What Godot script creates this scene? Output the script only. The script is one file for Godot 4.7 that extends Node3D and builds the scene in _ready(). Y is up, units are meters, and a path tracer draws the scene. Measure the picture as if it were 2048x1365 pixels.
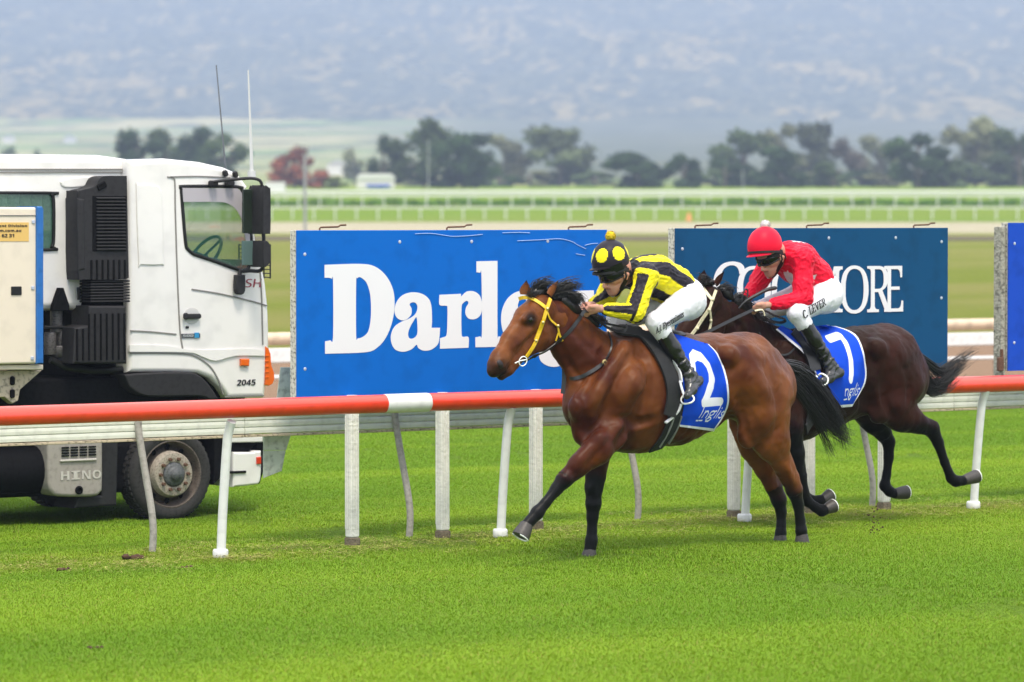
extends Node3D

# ---------------------------------------------------------------- mesh helpers
class MB:
	var v := PackedVector3Array()
	var n := PackedVector3Array()
	var c := PackedColorArray()
	var u := PackedVector2Array()
	var col := Color(1, 1, 1)
	func tri(a: Vector3, b: Vector3, d: Vector3, na: Vector3, nb: Vector3, nd: Vector3) -> void:
		var g := (d - a).cross(b - a)
		if g.dot(na + nb + nd) < 0.0:
			v.append(a); v.append(d); v.append(b)
			n.append(na); n.append(nd); n.append(nb)
		else:
			v.append(a); v.append(b); v.append(d)
			n.append(na); n.append(nb); n.append(nd)
		for k in 3:
			c.append(col)
			u.append(Vector2.ZERO)
	func flat(a: Vector3, b: Vector3, d: Vector3) -> void:
		var g := (d - a).cross(b - a).normalized()
		tri(a, b, d, g, g, g)
	func quad(a: Vector3, b: Vector3, d: Vector3, e: Vector3, nn := Vector3.ZERO) -> void:
		var g := nn if nn != Vector3.ZERO else (d - a).cross(b - a).normalized()
		tri(a, b, d, g, g, g)
		tri(a, d, e, g, g, g)
	func quadn(a: Vector3, b: Vector3, d: Vector3, e: Vector3, na: Vector3, nb: Vector3, nd: Vector3, ne: Vector3) -> void:
		tri(a, b, d, na, nb, nd)
		tri(a, d, e, na, nd, ne)
	# a tube along a path; r: float or Array; sq: flattening of the cross-section across "up"
	func tube(path: Array, r, seg := 10, caps := true, sq := 1.0, up := Vector3.ZERO) -> void:
		var m := path.size()
		var rings := []
		var side := Vector3.ZERO
		for i in m:
			var p: Vector3 = path[i]
			var t: Vector3 = (path[mini(i + 1, m - 1)] - path[maxi(i - 1, 0)]).normalized()
			if up != Vector3.ZERO:
				side = up.cross(t).normalized()
			elif side == Vector3.ZERO:
				side = t.cross(Vector3.UP if absf(t.y) < 0.9 else Vector3.RIGHT).normalized()
			else:
				side = (side - t * side.dot(t)).normalized()
			var w := t.cross(side).normalized()
			var rr: float = r[i] if r is Array else r
			var ring := []
			for k in seg:
				var a := TAU * k / seg
				var o := side * cos(a) * rr + w * sin(a) * rr * sq
				ring.append([p + o, (side * cos(a) * sq + w * sin(a)).normalized()])
			rings.append([ring, t, p])
		for i in m - 1:
			for k in seg:
				var a = rings[i][0][k]
				var b = rings[i][0][(k + 1) % seg]
				var d = rings[i + 1][0][(k + 1) % seg]
				var e = rings[i + 1][0][k]
				quadn(a[0], b[0], d[0], e[0], a[1], b[1], d[1], e[1])
		if caps:
			for e in [0, m - 1]:
				var nn: Vector3 = -rings[e][1] if e == 0 else rings[e][1]
				for k in seg:
					tri(rings[e][2], rings[e][0][k][0], rings[e][0][(k + 1) % seg][0], nn, nn, nn)
	# a flat strap along a path lying on a surface whose outward directions are outs
	func strap(path: Array, outs, w: float, t: float) -> void:
		var m := path.size()
		var rows := []
		for i in m:
			var p: Vector3 = path[i]
			var o: Vector3 = (outs[i] if outs is Array else outs)
			var tt: Vector3 = (path[mini(i + 1, m - 1)] - path[maxi(i - 1, 0)]).normalized()
			o = (o - tt * o.dot(tt)).normalized()
			var s := tt.cross(o).normalized() * w * 0.5
			var h := o * t * 0.5
			rows.append([p + s + h, p - s + h, p - s - h, p + s - h, o, s.normalized()])
		for i in m - 1:
			var a = rows[i]
			var b = rows[i + 1]
			quadn(a[0], a[1], b[1], b[0], a[4], a[4], b[4], b[4])
			quadn(a[2], a[3], b[3], b[2], -a[4], -a[4], -b[4], -b[4])
			quadn(a[3], a[0], b[0], b[3], a[5], a[5], b[5], b[5])
			quadn(a[1], a[2], b[2], b[1], -a[5], -a[5], -b[5], -b[5])
		quad(rows[0][0], rows[0][1], rows[0][2], rows[0][3])
		quad(rows[m - 1][0], rows[m - 1][1], rows[m - 1][2], rows[m - 1][3])
	func box(at: Vector3, size: Vector3, b := Basis.IDENTITY, bev := 0.0) -> void:
		var h := size * 0.5
		var e := minf(bev, minf(h.x, minf(h.y, h.z)) * 0.9)
		var pts := []
		for f in 6:
			var ax := f % 3
			var s := 1.0 if f < 3 else -1.0
			var nn := Vector3.ZERO
			nn[ax] = s
			var q := []
			for k in [[-1, -1], [1, -1], [1, 1], [-1, 1]]:
				var p := Vector3.ZERO
				p[ax] = s * h[ax]
				p[(ax + 1) % 3] = k[0] * (h[(ax + 1) % 3] - e)
				p[(ax + 2) % 3] = k[1] * (h[(ax + 2) % 3] - e)
				q.append(at + b * p)
			quad(q[0], q[1], q[2], q[3], b * nn)
			pts.append(q)
		if e <= 0.0:
			return
		for ax in 3:
			var b1 := (ax + 1) % 3
			var b2 := (ax + 2) % 3
			for s1 in [-1.0, 1.0]:
				for s2 in [-1.0, 1.0]:
					var n1 := Vector3.ZERO
					n1[b1] = s1
					var n2 := Vector3.ZERO
					n2[b2] = s2
					var q := []
					for k in [[-1.0, 0], [1.0, 0], [1.0, 1], [-1.0, 1]]:
						var p := Vector3.ZERO
						p[ax] = k[0] * (h[ax] - e)
						p[b1] = s1 * (h[b1] if k[1] == 0 else h[b1] - e)
						p[b2] = s2 * (h[b2] - e if k[1] == 0 else h[b2])
						q.append(at + b * p)
					quadn(q[0], q[1], q[2], q[3], b * n1, b * n1, b * n2, b * n2)
		for sx in [-1.0, 1.0]:
			for sy in [-1.0, 1.0]:
				for sz in [-1.0, 1.0]:
					var s := Vector3(sx, sy, sz)
					var a := at + b * (s * Vector3(h.x, h.y - e, h.z - e))
					var d := at + b * (s * Vector3(h.x - e, h.y, h.z - e))
					var g := at + b * (s * Vector3(h.x - e, h.y - e, h.z))
					tri(a, d, g, b * Vector3(sx, 0, 0), b * Vector3(0, sy, 0), b * Vector3(0, 0, sz))
	# polygon (x, y) extruded from z0 to z1 (z1 > z0), edges rounded by bev, placed by xf
	func prism(poly: Array, z0: float, z1: float, bev := 0.0, xf := Transform3D.IDENTITY, round_sides := true, hole: Array = [], open_sides: Array = []) -> void:
		var m := poly.size()
		var area := 0.0
		for i in m:
			area += poly[i].cross(poly[(i + 1) % m])
		var sg := 1.0 if area > 0.0 else -1.0
		var en := []
		for i in m:
			var d: Vector2 = (poly[(i + 1) % m] - poly[i]).normalized()
			en.append(Vector2(d.y, -d.x) * sg)
		var vn := []
		var ins := []
		for i in m:
			var a: Vector2 = en[(i - 1 + m) % m]
			var b: Vector2 = en[i]
			var h := (a + b).normalized()
			vn.append([a, b, h, a.dot(b) > 0.6 and round_sides])
			ins.append(poly[i] - h * bev / maxf(0.4, h.dot(b)))
		var put := func(p: Vector2, z: float) -> Vector3: return xf * Vector3(p.x, p.y, z)
		var dir := func(p: Vector2, z: float) -> Vector3: return (xf.basis * Vector3(p.x, p.y, z)).normalized()
		for i in m:
			if i in open_sides:
				continue
			var j := (i + 1) % m
			var ni: Vector2 = vn[i][2] if vn[i][3] else en[i]
			var nj: Vector2 = vn[j][2] if vn[j][3] else en[i]
			quadn(put.call(poly[i], z0 + bev), put.call(poly[j], z0 + bev), put.call(poly[j], z1 - bev), put.call(poly[i], z1 - bev), dir.call(ni, 0), dir.call(nj, 0), dir.call(nj, 0), dir.call(ni, 0))
			if bev > 0.0:
				for e in [[z0 + bev, z0, -1.0], [z1 - bev, z1, 1.0]]:
					var k: float = bev * 0.3
					var mi: Vector2 = poly[i].lerp(ins[i], 0.3)
					var mj: Vector2 = poly[j].lerp(ins[j], 0.3)
					var zm: float = lerpf(e[0], e[1], 0.7)
					quadn(put.call(poly[i], e[0]), put.call(poly[j], e[0]), put.call(mj, zm), put.call(mi, zm), dir.call(ni, 0), dir.call(nj, 0), dir.call(nj, e[2]), dir.call(ni, e[2]))
					quadn(put.call(mi, zm), put.call(mj, zm), put.call(ins[j], e[1]), put.call(ins[i], e[1]), dir.call(ni, e[2]), dir.call(nj, e[2]), dir.call(Vector2.ZERO, e[2]), dir.call(Vector2.ZERO, e[2]))
		if hole.size():
			var q := []
			for p in ins:
				q.append(p)
			ins = MB.slit(q, hole)
		var idx := Geometry2D.triangulate_polygon(PackedVector2Array(ins))
		if idx.is_empty():
			ins = poly
			idx = Geometry2D.triangulate_polygon(PackedVector2Array(ins))
			if idx.is_empty():
				print("untriangulated ", poly)
		for e in [[z0, -1.0], [z1, 1.0]]:
			var nn: Vector3 = dir.call(Vector2.ZERO, e[1])
			for k in range(0, idx.size(), 3):
				tri(put.call(ins[idx[k]], e[0]), put.call(ins[idx[k + 1]], e[0]), put.call(ins[idx[k + 2]], e[0]), nn, nn, nn)
	static func slit(outer: Array, hole: Array) -> Array:
		var ao := 0.0
		for i in outer.size():
			ao += outer[i].cross(outer[(i + 1) % outer.size()])
		var ah := 0.0
		for i in hole.size():
			ah += hole[i].cross(hole[(i + 1) % hole.size()])
		var hh := hole.duplicate()
		if ao * ah > 0.0:
			hh.reverse()
		var best := INF
		var bi := 0
		var bj := 0
		for i in outer.size():
			for j in hh.size():
				var q: float = outer[i].distance_squared_to(hh[j])
				if q < best:
					best = q
					bi = i
					bj = j
		var out := []
		for i in bi + 1:
			out.append(outer[i])
		for j in hh.size() + 1:
			out.append(hh[(bj + j) % hh.size()])
		for i in range(bi, outer.size()):
			out.append(outer[i])
		return out
	# profile: array of Vector2(radius, height) turned about local y of xf
	func lathe(profile: Array, seg: int, xf := Transform3D.IDENTITY) -> void:
		var m := profile.size()
		var nr := []
		for i in m:
			var d: Vector2 = (profile[mini(i + 1, m - 1)] - profile[maxi(i - 1, 0)]).normalized()
			nr.append(Vector2(d.y, -d.x))
		for i in m - 1:
			var d: Vector2 = (profile[i + 1] - profile[i]).normalized()
			var f := Vector2(d.y, -d.x)
			var n0: Vector2 = nr[i] if nr[i].dot(f) > 0.75 else f
			var n1: Vector2 = nr[i + 1] if nr[i + 1].dot(f) > 0.75 else f
			for k in seg:
				var q := []
				for e in [[i, k, n0], [i, k + 1, n0], [i + 1, k + 1, n1], [i + 1, k, n1]]:
					var a: float = TAU * e[1] / seg
					var p: Vector2 = profile[e[0]]
					var nn: Vector2 = e[2]
					q.append(xf * Vector3(p.x * cos(a), p.y, p.x * sin(a)))
					q.append((xf.basis * Vector3(nn.x * cos(a), nn.y, nn.x * sin(a))).normalized())
				quadn(q[0], q[2], q[4], q[6], q[1], q[3], q[5], q[7])
	func ball(at: Vector3, r: Vector3, seg := 16, b := Basis.IDENTITY, rough := 0.0, sd := 0) -> void:
		var rings := seg / 2
		var g := []
		for i in rings + 1:
			var row := []
			for k in seg + 1:
				var th := PI * i / rings
				var ph := TAU * (k % seg) / seg
				var d := Vector3(sin(th) * cos(ph), cos(th), sin(th) * sin(ph))
				var w := 1.0 + rough * sin(d.x * 7.0 + sd) * cos(d.y * 6.0 + sd * 2.0) + rough * 0.6 * sin(d.z * 13.0 + sd * 3.0 + d.y * 9.0)
				row.append([at + b * (d * r * w), (b * (d / r)).normalized()])
			g.append(row)
		for i in rings:
			for k in seg:
				var a = g[i][k]
				var e = g[i][k + 1]
				var f = g[i + 1][k + 1]
				var h = g[i + 1][k]
				quadn(a[0], e[0], f[0], h[0], a[1], e[1], f[1], h[1])
	func mesh() -> ArrayMesh:
		var arr := []
		arr.resize(Mesh.ARRAY_MAX)
		arr[Mesh.ARRAY_VERTEX] = v
		arr[Mesh.ARRAY_NORMAL] = n
		arr[Mesh.ARRAY_COLOR] = c
		arr[Mesh.ARRAY_TEX_UV] = u
		var m := ArrayMesh.new()
		m.add_surface_from_arrays(Mesh.PRIMITIVE_TRIANGLES, arr)
		return m

# ---------------------------------------------------------------- a body as a distance field, meshed with surface nets
class Field:
	var o := Vector3.ZERO
	var h := 0.012
	var nx := 0
	var ny := 0
	var nz := 0
	var d := PackedFloat32Array()
	var id := PackedByteArray()
	func _init(lo: Vector3, hi: Vector3, cell: float) -> void:
		h = cell
		o = lo
		nx = int((hi.x - lo.x) / h) + 2
		ny = int((hi.y - lo.y) / h) + 2
		nz = int((hi.z - lo.z) / h) + 2
		d.resize(nx * ny * nz)
		d.fill(1.0)
		id.resize(nx * ny * nz)
	# tapered bone; s flattens it across z, k is the blend radius, mark labels it; cut = carve
	func bone(a: Vector3, b: Vector3, ra: float, rb: float, s := 1.0, k := 0.03, mark := 0, cut := false) -> void:
		var R := maxf(ra, rb) + k * 0.5 + h * 2.0
		var lo := Vector3(minf(a.x, b.x) - R, minf(a.y, b.y) - R, minf(a.z, b.z) - R * maxf(s, 0.05) - h)
		var hi := Vector3(maxf(a.x, b.x) + R, maxf(a.y, b.y) + R, maxf(a.z, b.z) + R * maxf(s, 0.05) + h)
		var x0 := clampi(int((lo.x - o.x) / h), 0, nx - 1)
		var x1 := clampi(int((hi.x - o.x) / h) + 1, 0, nx - 1)
		var y0 := clampi(int((lo.y - o.y) / h), 0, ny - 1)
		var y1 := clampi(int((hi.y - o.y) / h) + 1, 0, ny - 1)
		var z0 := clampi(int((lo.z - o.z) / h), 0, nz - 1)
		var z1 := clampi(int((hi.z - o.z) / h) + 1, 0, nz - 1)
		var ax := a.x
		var ay := a.y
		var az := a.z / s
		var bx := b.x - ax
		var by := b.y - ay
		var bz := b.z / s - az
		var l2 := maxf(bx * bx + by * by + bz * bz, 1e-9)
		var dr := rb - ra
		var inv := 1.0 / l2
		for z in range(z0, z1 + 1):
			var pz := (o.z + z * h) / s - az
			for y in range(y0, y1 + 1):
				var py := o.y + y * h - ay
				var at := (z * ny + y) * nx + x0
				var tt := pz * bz + py * by
				var yz := py * py + pz * pz
				for x in range(x0, x1 + 1):
					var p := o.x + x * h - ax
					var t := (p * bx + tt) * inv
					t = 0.0 if t < 0.0 else (1.0 if t > 1.0 else t)
					var ex := p - t * bx
					var ey := py - t * by
					var ez := pz - t * bz
					var e := sqrt(ex * ex + ey * ey + ez * ez) - ra - dr * t
					var q := d[at]
					if cut:
						var w := k - absf(-e - q)
						var m := -e if -e > q else q
						d[at] = m + (w * w * 0.25 / k if w > 0.0 else 0.0)
					else:
						if e < q:
							id[at] = mark
						var w := k - absf(e - q)
						var m := e if e < q else q
						d[at] = m - (w * w * 0.25 / k if w > 0.0 else 0.0)
					at += 1
	func chain(pts: Array, rs: Array, s = 1.0, k := 0.03, mark := 0) -> void:
		for i in pts.size() - 1:
			bone(pts[i], pts[i + 1], rs[i], rs[i + 1], s[i] if s is Array else s, k, mark)
	# surface nets into mb arrays; tint(pos, normal, mark) gives the colour
	func net(tint: Callable, into: Array, bump = null) -> void:
		var at_cell := {}
		var V := PackedVector3Array()
		var M := PackedByteArray()
		var lim := h * 4.0
		var sx := 1
		var sy := nx
		var sz := nx * ny
		for z in nz - 1:
			for y in ny - 1:
				var i := (z * ny + y) * nx
				for x in nx - 1:
					var q := d[i]
					if q < lim and q > -lim:
						var c0 := q
						var c1 := d[i + 1]
						var c2 := d[i + sy]
						var c3 := d[i + sy + 1]
						var c4 := d[i + sz]
						var c5 := d[i + sz + 1]
						var c6 := d[i + sz + sy]
						var c7 := d[i + sz + sy + 1]
						var k := int(c0 < 0) + int(c1 < 0) + int(c2 < 0) + int(c3 < 0) + int(c4 < 0) + int(c5 < 0) + int(c6 < 0) + int(c7 < 0)
						if k > 0 and k < 8:
							var p := Vector3.ZERO
							var cnt := 0
							if (c0 < 0) != (c1 < 0): p += Vector3(c0 / (c0 - c1), 0, 0); cnt += 1
							if (c2 < 0) != (c3 < 0): p += Vector3(c2 / (c2 - c3), 1, 0); cnt += 1
							if (c4 < 0) != (c5 < 0): p += Vector3(c4 / (c4 - c5), 0, 1); cnt += 1
							if (c6 < 0) != (c7 < 0): p += Vector3(c6 / (c6 - c7), 1, 1); cnt += 1
							if (c0 < 0) != (c2 < 0): p += Vector3(0, c0 / (c0 - c2), 0); cnt += 1
							if (c1 < 0) != (c3 < 0): p += Vector3(1, c1 / (c1 - c3), 0); cnt += 1
							if (c4 < 0) != (c6 < 0): p += Vector3(0, c4 / (c4 - c6), 1); cnt += 1
							if (c5 < 0) != (c7 < 0): p += Vector3(1, c5 / (c5 - c7), 1); cnt += 1
							if (c0 < 0) != (c4 < 0): p += Vector3(0, 0, c0 / (c0 - c4)); cnt += 1
							if (c1 < 0) != (c5 < 0): p += Vector3(1, 0, c1 / (c1 - c5)); cnt += 1
							if (c2 < 0) != (c6 < 0): p += Vector3(0, 1, c2 / (c2 - c6)); cnt += 1
							if (c3 < 0) != (c7 < 0): p += Vector3(1, 1, c3 / (c3 - c7)); cnt += 1
							at_cell[i] = V.size()
							V.append(o + (Vector3(x, y, z) + p / cnt) * h)
							M.append(id[i])
					i += 1
		var I := PackedInt32Array()
		for i in at_cell:
			var q: float = d[i]
			for e in 3:
				var st := sx if e == 0 else (sy if e == 1 else sz)
				var r: float = d[i + st]
				if (q < 0) == (r < 0):
					continue
				var s1 := sy if e == 0 else (sz if e == 1 else sx)
				var s2 := sz if e == 0 else (sx if e == 1 else sy)
				if not (at_cell.has(i - s1) and at_cell.has(i - s2) and at_cell.has(i - s1 - s2)):
					continue
				var a: int = at_cell[i]
				var b: int = at_cell[i - s1]
				var g: int = at_cell[i - s1 - s2]
				var f: int = at_cell[i - s2]
				if q < 0:
					I.append_array([a, g, b, a, f, g])
				else:
					I.append_array([a, b, g, a, g, f])
		# two gentle smoothing passes
		for pas in 2:
			var S := PackedVector3Array()
			S.resize(V.size())
			var W := PackedInt32Array()
			W.resize(V.size())
			for t in range(0, I.size(), 3):
				for e in 3:
					S[I[t + e]] += V[I[t + (e + 1) % 3]]
					W[I[t + e]] += 1
			for t in V.size():
				if W[t] > 0:
					V[t] = V[t].lerp(S[t] / W[t], 0.4)
		var NN := PackedVector3Array()
		NN.resize(V.size())
		for pas in 2:
			NN.fill(Vector3.ZERO)
			for t in range(0, I.size(), 3):
				var g := (V[I[t + 2]] - V[I[t]]).cross(V[I[t + 1]] - V[I[t]])
				NN[I[t]] += g
				NN[I[t + 1]] += g
				NN[I[t + 2]] += g
			for t in V.size():
				NN[t] = NN[t].normalized()
			if pas == 0:
				if bump == null:
					break
				for t in V.size():
					V[t] += NN[t] * float(bump.call(V[t], NN[t], M[t]))
		var C := PackedColorArray()
		C.resize(V.size())
		for t in V.size():
			C[t] = tint.call(V[t], NN[t], M[t])
		var base: int = into[0].size()
		for t in I.size():
			I[t] += base
		into[0].append_array(V)
		into[1].append_array(NN)
		into[2].append_array(C)
		into[3].append_array(I)

func net_mesh(into: Array) -> ArrayMesh:
	var arr := []
	arr.resize(Mesh.ARRAY_MAX)
	arr[Mesh.ARRAY_VERTEX] = into[0]
	arr[Mesh.ARRAY_NORMAL] = into[1]
	arr[Mesh.ARRAY_COLOR] = into[2]
	arr[Mesh.ARRAY_INDEX] = into[3]
	var m := ArrayMesh.new()
	m.add_surface_from_arrays(Mesh.PRIMITIVE_TRIANGLES, arr)
	return m

func new_net() -> Array:
	return [PackedVector3Array(), PackedVector3Array(), PackedColorArray(), PackedInt32Array()]

# ---------------------------------------------------------------- naming
var taken := {}
func numbered(called: String) -> String:
	var k: int = taken.get(called, 0)
	taken[called] = k + 1
	return called if k == 0 else "%s_%03d" % [called, k]

func tag(o: Node, label := "", category := "", group := "", kind := "") -> Node:
	if label: o.set_meta("label", label)
	if category: o.set_meta("category", category)
	if group: o.set_meta("group", group)
	if kind: o.set_meta("kind", kind)
	return o

func thing(called: String, label: String, category: String, at := Vector3.ZERO, group := "") -> Node3D:
	var o := Node3D.new()
	o.name = numbered(called)
	add_child(o)
	o.position = at
	tag(o, label, category, group)
	return o

# commits a mesh as one named MeshInstance3D; world: the mesh is in world places and its parent stands at an offset
func part(called: String, m: Mesh, mt: Material, parent: Node = null, label := "") -> MeshInstance3D:
	var o := MeshInstance3D.new()
	o.mesh = m
	o.material_override = mt
	if parent == null:
		o.name = numbered(called)
		add_child(o)
	else:
		var k := 0
		var nm := called
		while parent.has_node(nm):
			k += 1
			nm = "%s_%03d" % [called, k]
		o.name = nm
		parent.add_child(o)
		var off := Vector3.ZERO
		var p: Node = parent
		while p != self:
			off += p.position
			p = p.get_parent()
		o.position = -off
	if label: o.set_meta("label", label)
	return o

# ---------------------------------------------------------------- materials
var made := {}
func lin(r: float, g: float, b: float) -> Color:
	return Color(r, g, b).linear_to_srgb()

func plain(key: String, c: Color, rough := 0.6, metal := 0.0, spec := 0.5) -> StandardMaterial3D:
	if made.has(key):
		return made[key]
	var m := StandardMaterial3D.new()
	m.albedo_color = c
	m.roughness = rough
	m.metallic = metal
	m.metallic_specular = spec
	m.resource_name = key
	made[key] = m
	return m

var noises := {}
func noise_tex(key: String, freq: float, lo: Color, hi: Color, oct := 4, sd := 1, p0 := 0.3, p1 := 0.7, size := 512, type := FastNoiseLite.TYPE_SIMPLEX_SMOOTH) -> NoiseTexture2D:
	if noises.has(key):
		return noises[key]
	var f := FastNoiseLite.new()
	f.noise_type = type
	f.seed = sd
	f.frequency = freq
	f.fractal_octaves = oct
	var g := Gradient.new()
	g.offsets = PackedFloat32Array([p0, p1])
	g.colors = PackedColorArray([lo, hi])
	var t := NoiseTexture2D.new()
	t.width = size
	t.height = size
	t.seamless = true
	t.noise = f
	t.color_ramp = g
	noises[key] = t
	return t

# paint or cloth with uneven tone and fine relief
func worn(key: String, c: Color, dark: float, scale: float, rough := 0.6, relief := 0.0, rel_scale := 8.0, spec := 0.5) -> StandardMaterial3D:
	if made.has(key):
		return made[key]
	var m := plain(key, c, rough, 0.0, spec)
	m.albedo_texture = noise_tex("worn%.2f" % dark, 0.02, Color(1.0 - dark, 1.0 - dark, 1.0 - dark), Color(1, 1, 1), 5, 3, 0.12, 0.5)
	m.uv1_triplanar = true
	m.uv1_world_triplanar = true
	m.uv1_scale = Vector3.ONE * scale
	if relief > 0.0:
		m.heightmap_enabled = true
		m.heightmap_texture = noise_tex("relief", 0.05, Color.BLACK, Color.WHITE, 3, 9, 0.2, 0.8)
		m.heightmap_scale = relief
	return m

func tinted(key: String, rough := 0.6, spec := 0.5) -> StandardMaterial3D:
	if made.has(key):
		return made[key]
	var m := plain(key, Color.WHITE, rough, 0.0, spec)
	m.vertex_color_use_as_albedo = true
	return m

func smooth_path(p: Array, sub := 4) -> Array:
	var out := []
	for i in p.size() - 1:
		var a = p[maxi(i - 1, 0)]
		var b = p[i]
		var c = p[i + 1]
		var e = p[mini(i + 2, p.size() - 1)]
		for k in sub:
			out.append(b.cubic_interpolate(c, a, e, float(k) / sub))
	out.append(p[p.size() - 1])
	return out

# closed outline through points, smoothed except at the corner indices
func smooth_outline(p: Array, corners: Array, sub := 4) -> Array:
	var out := []
	var m := p.size()
	for i in m:
		var b: Vector2 = p[i]
		var c: Vector2 = p[(i + 1) % m]
		var a: Vector2 = p[(i - 1 + m) % m]
		var e: Vector2 = p[(i + 2) % m]
		if i in corners:
			a = b - (c - b) * 0.5
		if (i + 1) % m in corners:
			e = c + (c - b) * 0.5
		if i in corners and (i + 1) % m in corners:
			out.append(b)
			continue
		for k in sub:
			out.append(b.cubic_interpolate(c, a, e, float(k) / sub))
	return out

func holed(outer: Array, hole: Array) -> Array:
	return MB.slit(outer, hole)

func lettering(s: String, size: float, depth: float, serif := false, bold := false, spacing := 0.0) -> TextMesh:
	var t := TextMesh.new()
	var f := SystemFont.new()
	f.font_names = PackedStringArray(["Droid Serif" if serif else "Droid Sans"])
	f.font_weight = 700 if bold else 400
	t.font = f
	t.text = s
	t.font_size = 64
	t.pixel_size = size / 64.0
	t.depth = depth
	t.curve_step = 1.0
	return t

# ---------------------------------------------------------------- the lie of the land
const FAR := [Vector2(-200, 0), Vector2(90, 0), Vector2(250, 1.29), Vector2(270, 1.5), Vector2(330, 2.04), Vector2(360, 2.22), Vector2(400, 3.55), Vector2(450, 4.87), Vector2(600, 6.9), Vector2(900, 10.0), Vector2(1400, 18.0), Vector2(2000, 33), Vector2(3000, 70), Vector2(3500, 115), Vector2(4300, 215), Vector2(5200, 340), Vector2(6000, 450), Vector2(7000, 470)]
func ahead(x: float, z: float) -> float:
	return (x + 18.0) * 0.58112 + (24.0 - z) * 0.81381
func profile(D: float) -> float:
	for i in FAR.size() - 1:
		if D <= FAR[i + 1].x:
			return lerpf(FAR[i].y, FAR[i + 1].y, (D - FAR[i].x) / (FAR[i + 1].x - FAR[i].x))
	return FAR[FAR.size() - 1].y
var land := FastNoiseLite.new()
func gy(x: float, z: float) -> float:
	var D := ahead(x, z)
	var y := profile(D)
	if D < 60.0:
		y -= 0.047 * smoothstep(0.1, -0.9, x) * smoothstep(60.0, 45.0, D)
	elif D > 2800.0:
		y += (land.get_noise_2d(x * 0.2, z * 0.2) * 22.0 + land.get_noise_2d(x * 0.8 + 900, z * 0.8) * 7.0) * smoothstep(2800.0, 4200.0, D) * smoothstep(7400.0, 5600.0, D)
	return y
# the place at distance D ahead of the stand and S metres to the right of its view
func spot(D: float, S: float) -> Vector2:
	return Vector2(-18.0 + D * 0.58112 + S * 0.81381, 24.0 - D * 0.81381 + S * 0.58112)
func on_land(D: float, S: float) -> Vector3:
	var p := spot(D, S)
	return Vector3(p.x, gy(p.x, p.y), p.y)

# ---------------------------------------------------------------- setting
func camera_and_light() -> void:
	var cam := Camera3D.new()
	cam.name = "camera"
	cam.position = Vector3(-18, 2.45, 24)
	cam.rotation_degrees = Vector3(-1.772, -35.53, 0)
	cam.fov = 9.7535
	cam.near = 0.5
	cam.far = 20000.0
	var at := CameraAttributesPhysical.new()
	at.frustum_focal_length = 140.0
	at.frustum_focus_distance = 29.6
	at.exposure_aperture = 2.8
	at.frustum_far = 20000.0
	add_child(cam)
	cam.attributes = at
	cam.fov = 9.7535
	var e := Environment.new()
	e.background_mode = Environment.BG_SKY
	var sky := Sky.new()
	var sm := ProceduralSkyMaterial.new()
	sm.sky_top_color = Color(0.97, 0.98, 1.0)
	sm.sky_horizon_color = Color(0.72, 0.75, 0.79)
	sm.sky_curve = 0.3
	sm.ground_bottom_color = Color(0.25, 0.3, 0.2)
	sm.ground_horizon_color = Color(0.6, 0.63, 0.6)
	sm.sky_energy_multiplier = 1.0
	sky.sky_material = sm
	e.sky = sky
	e.tonemap_mode = Environment.TONE_MAPPER_LINEAR
	e.tonemap_exposure = 2.35
	e.fog_enabled = true
	e.fog_light_color = Color(0.805, 0.875, 1.0)
	e.fog_density = 0.00034
	e.sdfgi_enabled = true
	e.ssao_enabled = true
	e.ssil_enabled = true
	var we := WorldEnvironment.new()
	we.name = "world_environment"
	we.environment = e
	add_child(we)
	var sun := DirectionalLight3D.new()
	sun.name = "sun"
	sun.light_energy = 0.5
	sun.light_color = Color(1.0, 0.96, 0.9)
	sun.light_angular_distance = 14.0
	sun.shadow_enabled = true
	sun.rotation_degrees = Vector3(-62, -20, 0)
	add_child(sun)

func sheet(called: String, rows: Array, cols: int, spread: Callable, tint: Callable, mt: Material, lift := 0.0) -> MeshInstance3D:
	var V := PackedVector3Array()
	var C := PackedColorArray()
	var I := PackedInt32Array()
	for r in rows.size():
		var w: float = spread.call(rows[r])
		for k in cols + 1:
			var p := on_land(rows[r], lerpf(-w, w, float(k) / cols))
			p.y += lift
			V.append(p)
			C.append(tint.call(p, rows[r]))
			if r > 0 and k > 0:
				var a := r * (cols + 1) + k
				I.append_array([a, a - 1, a - cols - 2, a, a - cols - 2, a - cols - 1])
	var N := PackedVector3Array()
	N.resize(V.size())
	for t in range(0, I.size(), 3):
		var g := (V[I[t + 2]] - V[I[t]]).cross(V[I[t + 1]] - V[I[t]])
		if g.y < 0.0:
			var q := I[t + 1]
			I[t + 1] = I[t + 2]
			I[t + 2] = q
			g = -g
		for k in 3:
			N[I[t + k]] += g
	for t in N.size():
		N[t] = N[t].normalized()
	var o := part(called, net_mesh([V, N, C, I]), mt)
	tag(o, "", "", "", "structure")
	return o

func steps(a: float, b: float, n: int, power := 1.0) -> Array:
	var out := []
	for i in n + 1:
		out.append(lerpf(a, b, pow(float(i) / n, power)))
	return out

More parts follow.
